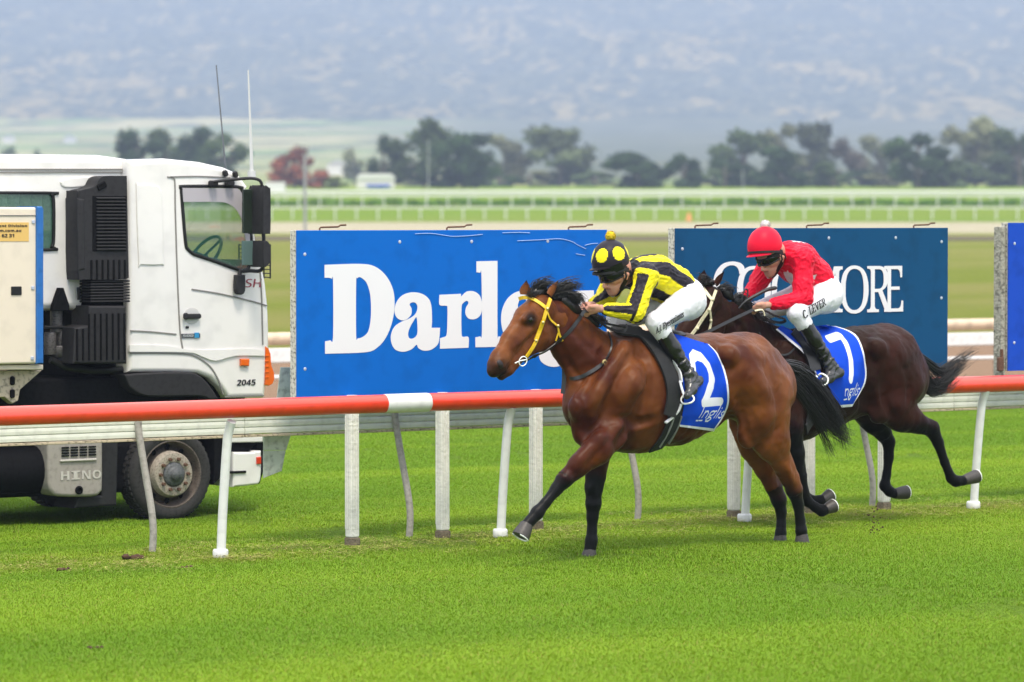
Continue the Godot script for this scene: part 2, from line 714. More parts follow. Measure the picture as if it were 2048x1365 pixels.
func setting() -> void:
	land.seed = 5
	land.frequency = 0.02
	land.fractal_octaves = 5
	var patch := FastNoiseLite.new()
	patch.seed = 21
	patch.frequency = 0.01
	patch.fractal_octaves = 4
	var wide := func(D: float) -> float: return 0.3 * maxf(D, 0.0) + 60.0
	var turf_m := tinted("turf", 0.95, 0.2)
	turf_m.heightmap_enabled = true
	turf_m.heightmap_texture = noise_tex("turf_relief", 0.08, Color.BLACK, Color.WHITE, 4, 12, 0.2, 0.8)
	turf_m.heightmap_scale = 4.0
	turf_m.uv1_triplanar = true
	turf_m.uv1_world_triplanar = true
	turf_m.uv1_scale = Vector3.ONE * 1.4
	turf_m.albedo_texture = noise_tex("turf_tone", 0.03, Color(0.72, 0.75, 0.6), Color(1, 1, 1), 5, 4, 0.25, 0.7)
	var green := func(p: Vector3, D: float) -> Color:
		var q := patch.get_noise_2d(p.x * 60.0, p.z * 60.0) * 0.5 + 0.5
		var s := patch.get_noise_2d(p.x * 8.0, p.z * 8.0) * 0.5 + 0.5
		var c := Color(0.2, 0.36, 0.03).lerp(Color(0.26, 0.4, 0.04), s)
		var worn_strip := smoothstep(1.2, 0.0, absf(p.z + 1.0)) * 0.35
		return c.lerp(Color(0.17, 0.2, 0.04), clampf(worn_strip * (0.4 + q), 0.0, 1.0))
	sheet("turf", steps(-60.0, 12.0, 6) + steps(14.0, 60.0, 160).slice(1), 150, wide, green, turf_m)
	var field := func(p: Vector3, D: float) -> Color:
		var q := patch.get_noise_2d(p.x * 3.0 + 50.0, p.z * 9.0) * 0.5 + 0.5
		return Color(0.36, 0.42, 0.05).lerp(Color(0.52, 0.47, 0.15), smoothstep(0.3, 0.7, q) * 0.8)
	sheet("infield_grass", steps(60.0, 262.0, 70), 90, wide, field, turf_m)
	var dirt_m := tinted("dirt", 0.95, 0.2)
	dirt_m.albedo_texture = noise_tex("dirt_tone", 0.05, Color(0.7, 0.66, 0.62), Color(1, 1, 1), 5, 7)
	dirt_m.uv1_triplanar = true
	dirt_m.uv1_world_triplanar = true
	# the dirt training track runs beside the course
	var dm := MB.new()
	dm.col = Color(0.3, 0.2, 0.13)
	for i in 60:
		var xa := -30.0 + i * 2.5
		var q := [Vector2(xa, -16.6), Vector2(xa + 2.5, -16.6), Vector2(xa + 2.5, -36.0), Vector2(xa, -36.0)]
		var w := []
		for p in q:
			w.append(Vector3(p.x, gy(p.x, p.y) + 0.012, p.y))
		dm.quad(w[0], w[1], w[2], w[3], Vector3.UP)
	tag(part("dirt_track", dm.mesh(), dirt_m), "", "", "", "structure")
	var sand := func(p: Vector3, D: float) -> Color: return Color(0.5, 0.47, 0.33)
	sheet("sand_track", steps(262.0, 332.0, 10), 60, wide, sand, dirt_m)
	var dark := func(p: Vector3, D: float) -> Color: return Color(0.16, 0.13, 0.09)
	sheet("bare_earth_strip", steps(228.0, 246.0, 4), 60, wide, dark, dirt_m, 0.03)
	var lush := func(p: Vector3, D: float) -> Color:
		return Color(0.27, 0.43, 0.02).lerp(Color(0.36, 0.44, 0.05), clampf(patch.get_noise_2d(p.x * 2.0, p.z * 4.0) * 0.5 + 0.4, 0.0, 1.0))
	sheet("far_turf", steps(332.0, 620.0, 40), 60, wide, lush, turf_m)
	var land_m := tinted("valley", 1.0, 0.1)
	var valley := func(p: Vector3, D: float) -> Color:
		var q := patch.get_noise_2d(p.x * 0.25, p.z * 0.9) * 0.5 + 0.5
		var b := patch.get_noise_2d(p.x * 1.1 + 300.0, p.z * 2.0) * 0.5 + 0.5
		var c := Color(0.18, 0.27, 0.06).lerp(Color(0.42, 0.38, 0.17), smoothstep(0.4, 0.6, q))
		c = c.lerp(Color(0.03, 0.05, 0.02), smoothstep(0.52, 0.66, b) * 0.85)
		# the open paddocks lie to the left; woodland covers the valley towards the right
		var across := ((p.x + 18.0) * 0.81381 + (p.z - 24.0) * 0.58112) / D + q * 0.03
		var g := patch.get_noise_2d(p.x * 2.6 + 30.0, p.z * 2.6) * 0.5 + 0.5
		var wood := smoothstep(-0.035, 0.02, across) * smoothstep(800.0, 1250.0, D)
		return c.lerp(Color(0.014, 0.034, 0.014).lerp(Color(0.15, 0.15, 0.075), g), wood * smoothstep(0.75, 0.6, q * 0.6 + b * 0.4) * 0.95)
	sheet("valley_fields", steps(620.0, 3100.0, 160, 1.6), 160, wide, valley, land_m)
	var hill := func(p: Vector3, D: float) -> Color:
		var S := p.x * 0.81381 + p.z * 0.58112
		var q := patch.get_noise_2d(S * 0.3 + 70.0, p.y * 0.8) * 0.5 + 0.5
		var b := patch.get_noise_2d(S * 1.2, p.y * 2.6 + 40.0) * 0.5 + 0.5
		var g := patch.get_noise_2d(S * 2.6, p.y * 4.5 + 90.0) * 0.5 + 0.5
		var low := smoothstep(330.0, 90.0, p.y)
		var t := patch.get_noise_2d(S * 9.0 + 500.0, p.y * 16.0) * 0.5 + 0.5
		var r := fposmod(sin(S * 12.9898 + p.y * 78.233) * 43758.5453, 1.0)
		var k := smoothstep(0.62 - low * 0.12, 0.7 - low * 0.12, q * 0.25 + b * 0.36 + g * 0.34 + (t - 0.5) * 0.5)
		k *= 0.35 + 0.65 * smoothstep(0.25, 0.6, r * 0.5 + t * 0.6)
		return Color(0.014, 0.034, 0.014).lerp(Color(0.17, 0.17, 0.085), clampf(g * 0.6 + (t - 0.5) * 1.2 + (r - 0.5) * 0.5, 0.0, 1.0)).lerp(Color(0.4, 0.3, 0.11), k * 0.6)
	sheet("hills", steps(3100.0, 7000.0, 400, 1.1), 480, func(D: float) -> float: return 0.3 * D + 60.0, hill, land_m)

# ---------------------------------------------------------------- rails, posts and signs beside the course
func trackside() -> void:
	var red := worn("red_plastic", lin(0.78, 0.05, 0.018), 0.06, 0.6, 0.3, 0.0, 8.0, 0.6)
	red.clearcoat_enabled = true
	red.clearcoat = 0.45
	red.clearcoat_roughness = 0.22
	var white := worn("white_plastic", lin(0.78, 0.78, 0.78), 0.07, 0.8, 0.4)
	var grey := worn("dull_galvanised", lin(0.33, 0.31, 0.28), 0.2, 1.5, 0.6, 0.2)
	# running rail
	var t := thing("running_rail", "long red tubular running rail on white gooseneck posts", "running rail")
	var ends := [-14.0, -1.395, -1.005, 16.0]
	for k in [0, 2]:
		var m := MB.new()
		m.tube([Vector3(ends[k], 1.055, -0.9), Vector3(ends[k + 1], 1.055, -0.9)], 0.069, 28)
		part("rail_tube", m.mesh(), red, t)
	var m := MB.new()
	m.tube([Vector3(-1.398, 1.055, -0.9), Vector3(-1.39, 1.055, -0.9), Vector3(-1.01, 1.055, -0.9), Vector3(-1.002, 1.055, -0.9)], [0.07, 0.0715, 0.0715, 0.07], 28)
	part("joint_sleeve", m.mesh(), white, t)
	var post_mesh: ArrayMesh
	m = MB.new()
	m.tube(smooth_path([Vector3(0, -0.1, 0), Vector3(0.0, 0.3, 0.03), Vector3(0.0, 0.8, 0.09), Vector3(0.005, 0.93, 0.115), Vector3(0.01, 1.0, 0.145)], 5), 0.034, 14)
	post_mesh = m.mesh()
	m = MB.new()
	m.lathe([Vector2(0.0, 0.0), Vector2(0.05, 0.0), Vector2(0.058, 0.01), Vector2(0.058, 0.055), Vector2(0.05, 0.068), Vector2(0.034, 0.07)], 16)
	var foot_mesh := m.mesh()
	for x in [-7.65, -5.2, -2.746, -0.23, 2.18, 4.646, 7.1, 9.55]:
		var p := part("post", post_mesh, white, t)
		p.position = Vector3(x, gy(x, -1.04) + 0.01, -1.04)
		var f := part("foot", foot_mesh, white, p)
		f.position = Vector3(0, -0.012, 0.0)
	# ribbed guard rail behind it
	var alu := worn("weathered_white_metal", lin(0.7, 0.72, 0.64), 0.06, 0.9, 0.5)
	var g := thing("guard_rail", "ribbed off white metal guard rail on bent grey stakes behind the red rail", "guard rail")
	var cs := []
	for k in 4:
		var y0 := 0.052 * k
		cs += [Vector2(0.0, y0), Vector2(0.012, y0 + 0.005), Vector2(0.014, y0 + 0.026), Vector2(0.012, y0 + 0.045), Vector2(0.0, y0 + 0.05)]
	cs += [Vector2(-0.03, 0.206), Vector2(-0.03, 0.0)]
	var along := Transform3D(Basis(Vector3(0, 0, 1), Vector3(0, 1, 0), Vector3(-1, 0, 0)), Vector3.ZERO)
	for k in 8:
		m = MB.new()
		m.prism(cs, -0.0, 3.6 - 0.004, 0.0, along, false)
		var b := part("beam", m.mesh(), alu, g)
		b.position = Vector3(16.0 - k * 3.6, 0.8, -1.92)
		m = MB.new()
		m.box(Vector3(0, 0, 0), Vector3(3.59, 0.02, 0.05), Basis.IDENTITY, 0.004)
		b = part("lower_lip", m.mesh(), worn("rusty_lip", lin(0.5, 0.42, 0.3), 0.4, 2.0, 0.7), g)
		b.position = Vector3(16.0 - k * 3.6 - 1.8, 0.786, -1.925)
	for k in 5:
		var x: float = [-5.41, -2.91, -0.601, 1.633, 4.13][k]
		m = MB.new()
		m.tube(smooth_path([Vector3(-0.02, -0.1, 0.17), Vector3(0.0, 0.12, 0.17), Vector3(0.0, 0.3, 0.15), Vector3(-0.01, 0.6, 0.07), Vector3(-0.03, 0.9, 0.012), Vector3(-0.03, 0.99, 0.01)], 5), 0.027, 12)
		var p := part("stake", m.mesh(), grey, g)
		p.position = Vector3(x, gy(x, -1.8), -1.9)
		m = MB.new()
		m.box(Vector3(-0.05, 0.9, 0.0), Vector3(0.13, 0.21, 0.022), Basis.IDENTITY, 0.006)
		m.tube([Vector3(-0.03, 0.94, 0.0), Vector3(-0.03, 0.94, 0.045)], 0.016, 8)
		var b := part("bracket", m.mesh(), grey, p)
	signs(white, grey)

func fit_letter(s: String, at: Vector2, to: Vector2, z: float, mt: Material, parent: Node, serif: bool, bold: bool, called := "letter", slant := 0.0) -> void:
	var tm := lettering(s, 0.1, 0.02, serif, bold)
	var bb := tm.get_aabb()
	var o := part(called, tm, mt, parent)
	var sx := (to.x - at.x) / bb.size.x
	var sy := (to.y - at.y) / bb.size.y
	var b := Basis(Vector3(sx, 0, 0), Vector3(slant * sy, sy, 0), Vector3(0, 0, 0.15))
	var mid := bb.position + bb.size * 0.5
	o.transform = Transform3D(b, o.position + Vector3((at.x + to.x) * 0.5, (at.y + to.y) * 0.5, z) - b * mid)

func sign_board(called: String, label: String, x0: float, x1: float, y0: float, y1: float, zf: float, face: Material, posts: Array) -> Node3D:
	var t := thing(called, label, "advertising board")
	var m := MB.new()
	m.box(Vector3((x0 + x1) * 0.5, (y0 + y1) * 0.5, zf - 0.006), Vector3(x1 - x0, y1 - y0, 0.012), Basis.IDENTITY, 0.003)
	part("panel", m.mesh(), face, t)
	var frame_m := worn("peeling_frame", lin(0.62, 0.6, 0.53), 0.5, 2.6, 0.8, 0.4)
	for e in [[x0 + 0.012, 0], [x1 - 0.012, 0], [(x0 + x1) * 0.5, 0]]:
		m = MB.new()
		m.box(Vector3(e[0], (y0 + y1) * 0.5, zf - 0.055), Vector3(0.022, y1 - y0, 0.082), Basis.IDENTITY, 0.003)
		part("frame_upright", m.mesh(), frame_m, t)
	for e in [y0 + 0.012, y1 - 0.012]:
		m = MB.new()
		m.box(Vector3((x0 + x1) * 0.5, e, zf - 0.058), Vector3(x1 - x0 - 0.006, 0.02, 0.075), Basis.IDENTITY, 0.003)
		part("frame_bar", m.mesh(), frame_m, t)
	var post_m := worn("post_paint", lin(0.77, 0.76, 0.71), 0.06, 1.1, 0.75, 0.3)
	var soil := worn("post_soil", lin(0.2, 0.16, 0.11), 0.4, 4.0, 0.9)
	for x in posts:
		m = MB.new()
		var h := gy(x, -1.4)
		m.box(Vector3(x, 0.58 + h * 0.5, -1.4), Vector3(0.088, 1.04 - h, 0.088), Basis.IDENTITY, 0.016)
		for k in [-1, 0, 1]:
			m.box(Vector3(x + k * 0.024, 0.58, -1.354), Vector3(0.01, 1.0, 0.006), Basis.IDENTITY, 0.002)
			m.box(Vector3(x - 0.046, 0.58, -1.4 + k * 0.024), Vector3(0.006, 1.0, 0.01), Basis.IDENTITY, 0.002)
		var p := part("post", m.mesh(), post_m, t)
		m = MB.new()
		m.box(Vector3(x, h + 0.03, -1.4), Vector3(0.094, 0.07, 0.094), Basis.IDENTITY, 0.01)
		part("soiled_base", m.mesh(), soil, p)
	var iron := worn("rusty_iron", lin(0.13, 0.06, 0.035), 0.4, 6.0, 0.8)
	for k in 3:
		var x := lerpf(x0, x1, [0.1, 0.5, 0.9][k])
		m = MB.new()
		m.tube([Vector3(x - 0.06, y1 - 0.02, zf - 0.04), Vector3(x - 0.06, y1 + 0.015, zf - 0.04), Vector3(x - 0.05, y1 + 0.022, zf - 0.04), Vector3(x + 0.1, y1 + 0.026, zf - 0.03), Vector3(x + 0.12, y1 + 0.038, zf - 0.03), Vector3(x + 0.17, y1 + 0.04, zf - 0.03)], 0.007, 8)
		part("latch", m.mesh(), iron, t)
	var zinc := plain("zinc", lin(0.5, 0.55, 0.65), 0.4, 0.3)
	for e in [[0.025, 0.86], [0.025, 0.19], [0.32, 0.93], [0.55, 0.93], [0.8, 0.93], [0.975, 0.5], [0.975, 0.9]]:
		m = MB.new()
		m.ball(Vector3(lerpf(x0, x1, e[0]), lerpf(y0, y1, e[1]), zf), Vector3(0.014, 0.014, 0.004), 8)
		part("screw", m.mesh(), zinc, t)
	return t

func signs(white: Material, grey: Material) -> void:
	var vinyl := worn("blue_vinyl", lin(0.002, 0.122, 0.52), 0.05, 0.4, 0.55, 0.0, 8.0, 0.22)
	var ink := plain("print_white", lin(0.74, 0.74, 0.78), 0.5)
	var x0 := -1.82
	var x1 := 1.104
	var z := -1.45
	var t := sign_board("advertising_board", "bright blue advertising board with large white slab lettering", x0, x1, 1.06, 2.352, z, vinyl, [-1.355, -0.52, 0.37])
	var D := [Vector2(-1.5713, 2.0909), Vector2(-1.2592, 2.0964), Vector2(-1.1177, 2.0763), Vector2(-1.0124, 2.003), Vector2(-0.9481, 1.8953), Vector2(-0.9344, 1.7726), Vector2(-0.9576, 1.6465), Vector2(-1.0129, 1.5326), Vector2(-1.091, 1.4576), Vector2(-1.2008, 1.4215), Vector2(-1.5679, 1.4173), Vector2(-1.5678, 1.512), Vector2(-1.5227, 1.5188), Vector2(-1.4956, 1.541), Vector2(-1.4949, 1.9654), Vector2(-1.5084, 1.9845), Vector2(-1.5309, 1.9922), Vector2(-1.5714, 1.9926)]
	var Dh := [Vector2(-1.2866, 1.9559), Vector2(-1.2775, 1.9862), Vector2(-1.2456, 1.9935), Vector2(-1.191, 1.9512), Vector2(-1.1592, 1.867), Vector2(-1.1501, 1.7677), Vector2(-1.1549, 1.661), Vector2(-1.1778, 1.5774), Vector2(-1.2235, 1.5401), Vector2(-1.2691, 1.5295), Vector2(-1.2872, 1.5526)]
	var a := [Vector2(-0.5913, 1.5985), Vector2(-0.5118, 1.5972), Vector2(-0.5165, 1.5355), Vector2(-0.5306, 1.474), Vector2(-0.5868, 1.4326), Vector2(-0.6567, 1.4224), Vector2(-0.7126, 1.4427), Vector2(-0.7311, 1.47), Vector2(-0.7776, 1.4363), Vector2(-0.8517, 1.4185), Vector2(-0.9256, 1.4353), Vector2(-0.9624, 1.4858), Vector2(-0.9669, 1.5509), Vector2(-0.9346, 1.6117), Vector2(-0.87, 1.649), Vector2(-0.7913, 1.6747), Vector2(-0.7402, 1.7086), Vector2(-0.7216, 1.7545), Vector2(-0.7355, 1.7892), Vector2(-0.768, 1.7973), Vector2(-0.7958, 1.7823), Vector2(-0.7773, 1.7475), Vector2(-0.782, 1.7015), Vector2(-0.8237, 1.6675), Vector2(-0.8699, 1.6605), Vector2(-0.9161, 1.6842), Vector2(-0.9345, 1.7343), Vector2(-0.916, 1.7992), Vector2(-0.8605, 1.8522), Vector2(-0.7725, 1.8742), Vector2(-0.6797, 1.8617), Vector2(-0.6145, 1.8186), Vector2(-0.5912, 1.7527), Vector2(-0.5866, 1.6447)]
	var ah := [Vector2(-0.7309, 1.6815), Vector2(-0.7217, 1.6006), Vector2(-0.7264, 1.5468), Vector2(-0.7589, 1.5205), Vector2(-0.796, 1.5211), Vector2(-0.8099, 1.5521), Vector2(-0.796, 1.598), Vector2(-0.7635, 1.6474)]
	var r := [Vector2(-0.5163, 1.8521), Vector2(-0.3142, 1.8576), Vector2(-0.3143, 1.8343), Vector2(-0.2623, 1.8725), Vector2(-0.196, 1.8757), Vector2(-0.1391, 1.844), Vector2(-0.1154, 1.7776), Vector2(-0.1249, 1.6999), Vector2(-0.1724, 1.6618), Vector2(-0.2387, 1.6627), Vector2(-0.2718, 1.702), Vector2(-0.2671, 1.7485), Vector2(-0.2434, 1.7831), Vector2(-0.2576, 1.8027), Vector2(-0.2907, 1.7876), Vector2(-0.3096, 1.749), Vector2(-0.3097, 1.5552), Vector2(-0.2955, 1.524), Vector2(-0.2435, 1.5192), Vector2(-0.2436, 1.4377), Vector2(-0.5119, 1.435), Vector2(-0.5119, 1.5161), Vector2(-0.465, 1.5269), Vector2(-0.4462, 1.5575), Vector2(-0.4414, 1.743), Vector2(-0.4554, 1.7664), Vector2(-0.5164, 1.7749)]
	var l := [Vector2(-0.1675, 2.1084), Vector2(0.0324, 2.111), Vector2(0.0323, 1.5495), Vector2(0.0466, 1.5219), Vector2(0.1041, 1.517), Vector2(0.1041, 1.4389), Vector2(-0.1772, 1.4403), Vector2(-0.1772, 1.518), Vector2(-0.1345, 1.5251), Vector2(-0.1155, 1.552), Vector2(-0.1201, 1.9993), Vector2(-0.1343, 2.0188), Vector2(-0.1676, 2.023)]
	var eo := [Vector2(0.4708, 1.7034), Vector2(0.4659, 1.7664), Vector2(0.4174, 1.8338), Vector2(0.3254, 1.874), Vector2(0.2194, 1.8673), Vector2(0.1281, 1.8136), Vector2(0.0754, 1.7206), Vector2(0.0706, 1.6113), Vector2(0.1089, 1.5091), Vector2(0.1905, 1.449), Vector2(0.2965, 1.4353), Vector2(0.3932, 1.4649), Vector2(0.4563, 1.5267), Vector2(0.4174, 1.5509), Vector2(0.3545, 1.5284), Vector2(0.2917, 1.553), Vector2(0.2483, 1.6086), Vector2(0.2338, 1.6714), Vector2(0.4708, 1.668)]
	var eh := [Vector2(0.229, 1.7341), Vector2(0.3158, 1.7369), Vector2(0.3158, 1.7879), Vector2(0.2868, 1.8157), Vector2(0.2482, 1.8044), Vector2(0.229, 1.7694)]
	var y := [Vector2(0.4902, 1.8644), Vector2(0.7343, 1.8657), Vector2(0.7343, 1.7867), Vector2(0.6951, 1.7753), Vector2(0.7639, 1.6203), Vector2(0.8228, 1.7737), Vector2(0.7834, 1.79), Vector2(0.7834, 1.8691), Vector2(0.9707, 1.8711), Vector2(0.9708, 1.7957), Vector2(0.9312, 1.7803), Vector2(0.7738, 1.4263), Vector2(0.715, 1.3246), Vector2(0.6269, 1.2751), Vector2(0.5293, 1.2773), Vector2(0.4515, 1.3183), Vector2(0.432, 1.3855), Vector2(0.4709, 1.432), Vector2(0.539, 1.4386), Vector2(0.5877, 1.4061), Vector2(0.578, 1.359), Vector2(0.6268, 1.358), Vector2(0.6659, 1.4046), Vector2(0.6855, 1.4437), Vector2(0.5291, 1.7695), Vector2(0.4902, 1.7857)]
	for e in [holed(smooth_outline(D, [0, 10, 11, 17]), smooth_outline(Dh, [])), holed(smooth_outline(a, [0, 1, 33]), smooth_outline(ah, [])), smooth_outline(r, [0, 1, 2, 19, 20, 21, 22, 29]), smooth_outline(l, [0, 1, 4, 5, 6, 7, 12]), holed(smooth_outline(eo, [17, 18]), smooth_outline(eh, [0, 1])), smooth_outline(y, [0, 1, 2, 4, 5, 6, 7, 8, 9, 25])]:
		var m := MB.new()
		m.prism(e, z + 0.0005, z + 0.003)
		part("letter", m.mesh(), ink, t)
	for e in [[Vector3(-0.7457, 2.3233, -1.445), Vector3(-0.6061, 2.3268, -1.445), Vector3(-0.4659, 2.3111, -1.445), Vector3(-0.3955, 2.3032, -1.445), Vector3(-0.2541, 2.3066, -1.445), Vector3(-0.1119, 2.3179, -1.445)], [Vector3(0.0788, 2.3291, -1.445), Vector3(0.2227, 2.3327, -1.445), Vector3(0.3432, 2.3286, -1.445)], [Vector3(0.2227, 2.2663, -1.445), Vector3(0.4401, 2.2734, -1.445), Vector3(0.6347, 2.2806, -1.445), Vector3(0.7571, 2.2566, -1.445), Vector3(0.8062, 2.2327, -1.445), Vector3(0.89, 2.2007, -1.445)], [Vector3(0.8801, 2.2284, -1.445), Vector3(0.9393, 2.2401, -1.445), Vector3(1.0085, 2.2438, -1.445)], [Vector3(0.7915, 2.1616, -1.445), Vector3(0.8801, 2.1492, -1.445)]]:
		var m := MB.new()
		m.tube(smooth_path(e, 4), 0.0022, 5)
		part("peel_streak", m.mesh(), plain("streak", lin(0.45, 0.6, 0.85), 0.4), t)
	# hanging tin at its left end
	var tin := worn("dull_tin", lin(0.42, 0.47, 0.41), 0.2, 1.2, 0.4)
	var tp := thing("sheet_metal_flap", "grey green sheet metal flap hanging below left end of blue board", "metal sheet")
	var m2 := MB.new()
	m2.prism([Vector2(-1.6035, 1.299), Vector2(-1.5128, 1.297), Vector2(-1.5138, 0.7812), Vector2(-1.6771, 0.7863)], -2.03, -2.02, 0.002)
	part("upper_sheet", m2.mesh(), tin, tp)
	m2 = MB.new()
	m2.prism([Vector2(-1.7583, 0.785), Vector2(-1.5138, 0.7773), Vector2(-1.5595, 0.6594), Vector2(-1.7586, 0.6662)], -2.03, -2.015, 0.002)
	m2.prism([Vector2(-1.7586, 0.6624), Vector2(-1.5595, 0.6556), Vector2(-1.5962, 0.4991), Vector2(-1.7591, 0.4514)], -2.035, -2.02, 0.002)
	part("lower_sheet", m2.mesh(), tin, tp)
	# navy board
	var navy := worn("navy_vinyl", lin(0.003, 0.062, 0.165), 0.08, 0.4, 0.5, 0.0, 8.0, 0.25)
	t = sign_board("advertising_board", "dark blue advertising board with slim white serif capitals", 1.79, 4.72, 1.172, 2.362, z, navy, [2.36, 3.15, 3.97])
	var letters := 0
	for e in [["C", Vector2(2.1768, 1.6757), Vector2(2.5034, 2.0913)], ["O", Vector2(2.4261, 1.656), Vector2(2.7819, 2.0527)], ["O", Vector2(2.7882, 1.6509), Vector2(3.1112, 2.0504)], ["L", Vector2(3.1123, 1.6586), Vector2(3.2826, 2.0491)], ["M", Vector2(3.1872, 1.6617), Vector2(3.5472, 2.0431)], ["O", Vector2(3.5268, 1.6487), Vector2(3.8306, 2.0495)], ["R", Vector2(3.8156, 1.6572), Vector2(4.0837, 2.0435)], ["E", Vector2(4.0024, 1.6588), Vector2(4.2111, 2.0426)]]:
		letters += 1
		fit_letter(e[0], e[1], e[2], z + 0.0015 + 0.0006 * letters, ink, t, true, false)
	# the third board, cut by the picture's edge
	var royal := worn("royal_vinyl", lin(0.01, 0.065, 0.48), 0.08, 0.4, 0.5, 0.0, 8.0, 0.22)
	t = sign_board("advertising_board", "royal blue advertising board with grey end post at far right", 5.41, 8.3, 1.13, 2.403, z, royal, [6.0, 6.9, 7.8])
	var m := MB.new()
	m.box(Vector3(5.372, 1.72, -1.52), Vector3(0.05, 1.3, 0.1), Basis.IDENTITY, 0.006)
	part("end_post", m.mesh(), worn("weathered_post", lin(0.34, 0.33, 0.28), 0.4, 1.4, 0.8, 0.5), t)
	m = MB.new()
	m.box(Vector3(5.33, 1.19, -1.46), Vector3(0.06, 0.12, 0.04), Basis.IDENTITY, 0.008)
	m.box(Vector3(5.345, 1.28, -1.46), Vector3(0.025, 0.08, 0.03), Basis.IDENTITY, 0.006)
	part("rusty_catch", m.mesh(), plain("rusty_iron", Color.BLACK), t)
	# barrier of the dirt track
	var b := thing("training_track_barrier", "pale double barrier with beige tube above white beam along dirt track", "barrier")
	var beige := worn("beige_tube", lin(0.66, 0.5, 0.36), 0.15, 0.5, 0.5)
	m = MB.new()
	m.tube([Vector3(-30, 0.84, -20.9), Vector3(40, 0.84, -20.9)], 0.085, 16)
	part("upper_tube", m.mesh(), beige, b)
	m = MB.new()
	m.box(Vector3(5, 0.62, -20.85), Vector3(70, 0.2, 0.05), Basis.IDENTITY, 0.02)
	part("beam", m.mesh(), white, b)
	m = MB.new()
	m.tube([Vector3(-30, 0.33, -20.92), Vector3(40, 0.33, -20.92)], 0.03, 8)
	part("lower_wire", m.mesh(), white, b)
	m = MB.new()
	m.box(Vector3(0, 0.36, 0), Vector3(0.16, 0.8, 0.12), Basis.IDENTITY, 0.01)
	for k in 20:
		var p := part("post", m.mesh() if k == 0 else b.get_node("post").mesh, worn("barrier_post", lin(0.36, 0.26, 0.19), 0.3, 1.0, 0.8), b)
		p.position = Vector3(-20.0 + k * 2.4, 0.0, -20.98)

# ---------------------------------------------------------------- beyond the course
func far_fence(called: String, label: String, D: float, half: float, gap: float, height: float, rails: Array, mt: Material) -> void:
	var t := thing(called, label, "fence")
	for r in rails:
		var m := MB.new()
		var path := []
		for k in 13:
			path.append(on_land(D, lerpf(-half, half, k / 12.0)) + Vector3(0, r[0], 0))
		m.tube(path, r[1], 8)
		part("rail", m.mesh(), mt, t)
	var m := MB.new()
	m.tube([Vector3(0, -0.3, 0), Vector3(0, height, 0)], 0.062, 8)
	var pm := m.mesh()
	var S := -half
	while S < half:
		var p := part("post", pm, mt, t)
		p.position = on_land(D, S)
		S += gap

func tree(called: String, label: String, u: float, vtop: float, w: float, D: float, leaf: Color, full: float, lobes: int, sd: int, group := "trees beyond the racecourse", trunk_show := 0.08) -> void:
	var rng := RandomNumberGenerator.new()
	rng.seed = sd
	var s := 8000.0 / D
	var base := on_land(D, (u - 1024.0) / s)
	var top := 2.45 - (vtop - 435.0) / s
	var H := top - base.y
	var W := 1.18 * w / s
	var t := thing(called, label, "tree", base, group)
	var bark := worn("bark", lin(0.16, 0.13, 0.1), 0.4, 1.0, 0.9)
	var m := MB.new()
	var centres := []
	for k in lobes + 3:
		var a := rng.randf() * TAU
		var hy := lerpf(trunk_show + 0.1, 0.88, fposmod(k * 0.618 + 0.1, 1.0))
		var full_w := sqrt(maxf(0.08, 1.0 - pow((hy - 0.48) / 0.56, 2.0)))
		var rad := W * 0.5 * full_w * rng.randf_range(0.35, 0.8)
		centres.append([Vector3(cos(a) * rad, hy * H, sin(a) * rad), Vector3(W * rng.randf_range(0.2, 0.3), H * rng.randf_range(0.13, 0.2), W * rng.randf_range(0.2, 0.3))])
	m.tube(smooth_path([Vector3(0, -0.5, 0), Vector3(0.1, H * 0.2, 0), Vector3(-0.1, H * 0.45, 0.1), Vector3(0.05, H * 0.75, 0)], 3), [0.34, 0.33, 0.31, 0.29, 0.27, 0.24, 0.2, 0.16, 0.12, 0.07], 8)
	for c in centres:
		m.tube(smooth_path([Vector3(0, H * 0.25, 0), c[0] * Vector3(0.4, 0.75, 0.4), c[0]], 3), [0.16, 0.13, 0.11, 0.09, 0.07, 0.05, 0.03], 6)
	part("trunk", m.mesh(), bark, t).position = Vector3.ZERO
	m = MB.new()
	var n := int(620 * full)
	for c in centres:
		var tone := rng.randf_range(0.65, 1.5)
		for k in n:
			var d := Vector3(rng.randfn(), rng.randfn(), rng.randfn()).normalized()
			var r := pow(rng.randf(), 0.45) * (0.72 + 0.3 * sin(d.x * 5.0 + sd) * cos(d.y * 6.0 + d.z * 4.0))
			var p: Vector3 = c[0] + d * r * c[1] * 1.05
			var nn := (d + Vector3(rng.randfn(), rng.randfn() + 0.8, rng.randfn()) * 0.6).normalized()
			var e1 := nn.cross(Vector3(rng.randfn(), rng.randfn(), rng.randfn())).normalized()
			var e2 := nn.cross(e1)
			var sz := rng.randf_range(0.13, 0.3) * clampf(W / 7.0, 0.7, 1.4)
			var q := tone * rng.randf_range(0.8, 1.2)
			m.col = Color(leaf.r * q, leaf.g * q, leaf.b * q)
			m.tri(p + e1 * sz, p + e2 * sz * 0.7, p - e1 * sz, nn, nn, nn)
			m.tri(p + e1 * sz, p - e1 * sz, p - e2 * sz * 0.7, nn, nn, nn)
	part("crown", m.mesh(), tinted("foliage", 0.9, 0.2), t).position = Vector3.ZERO

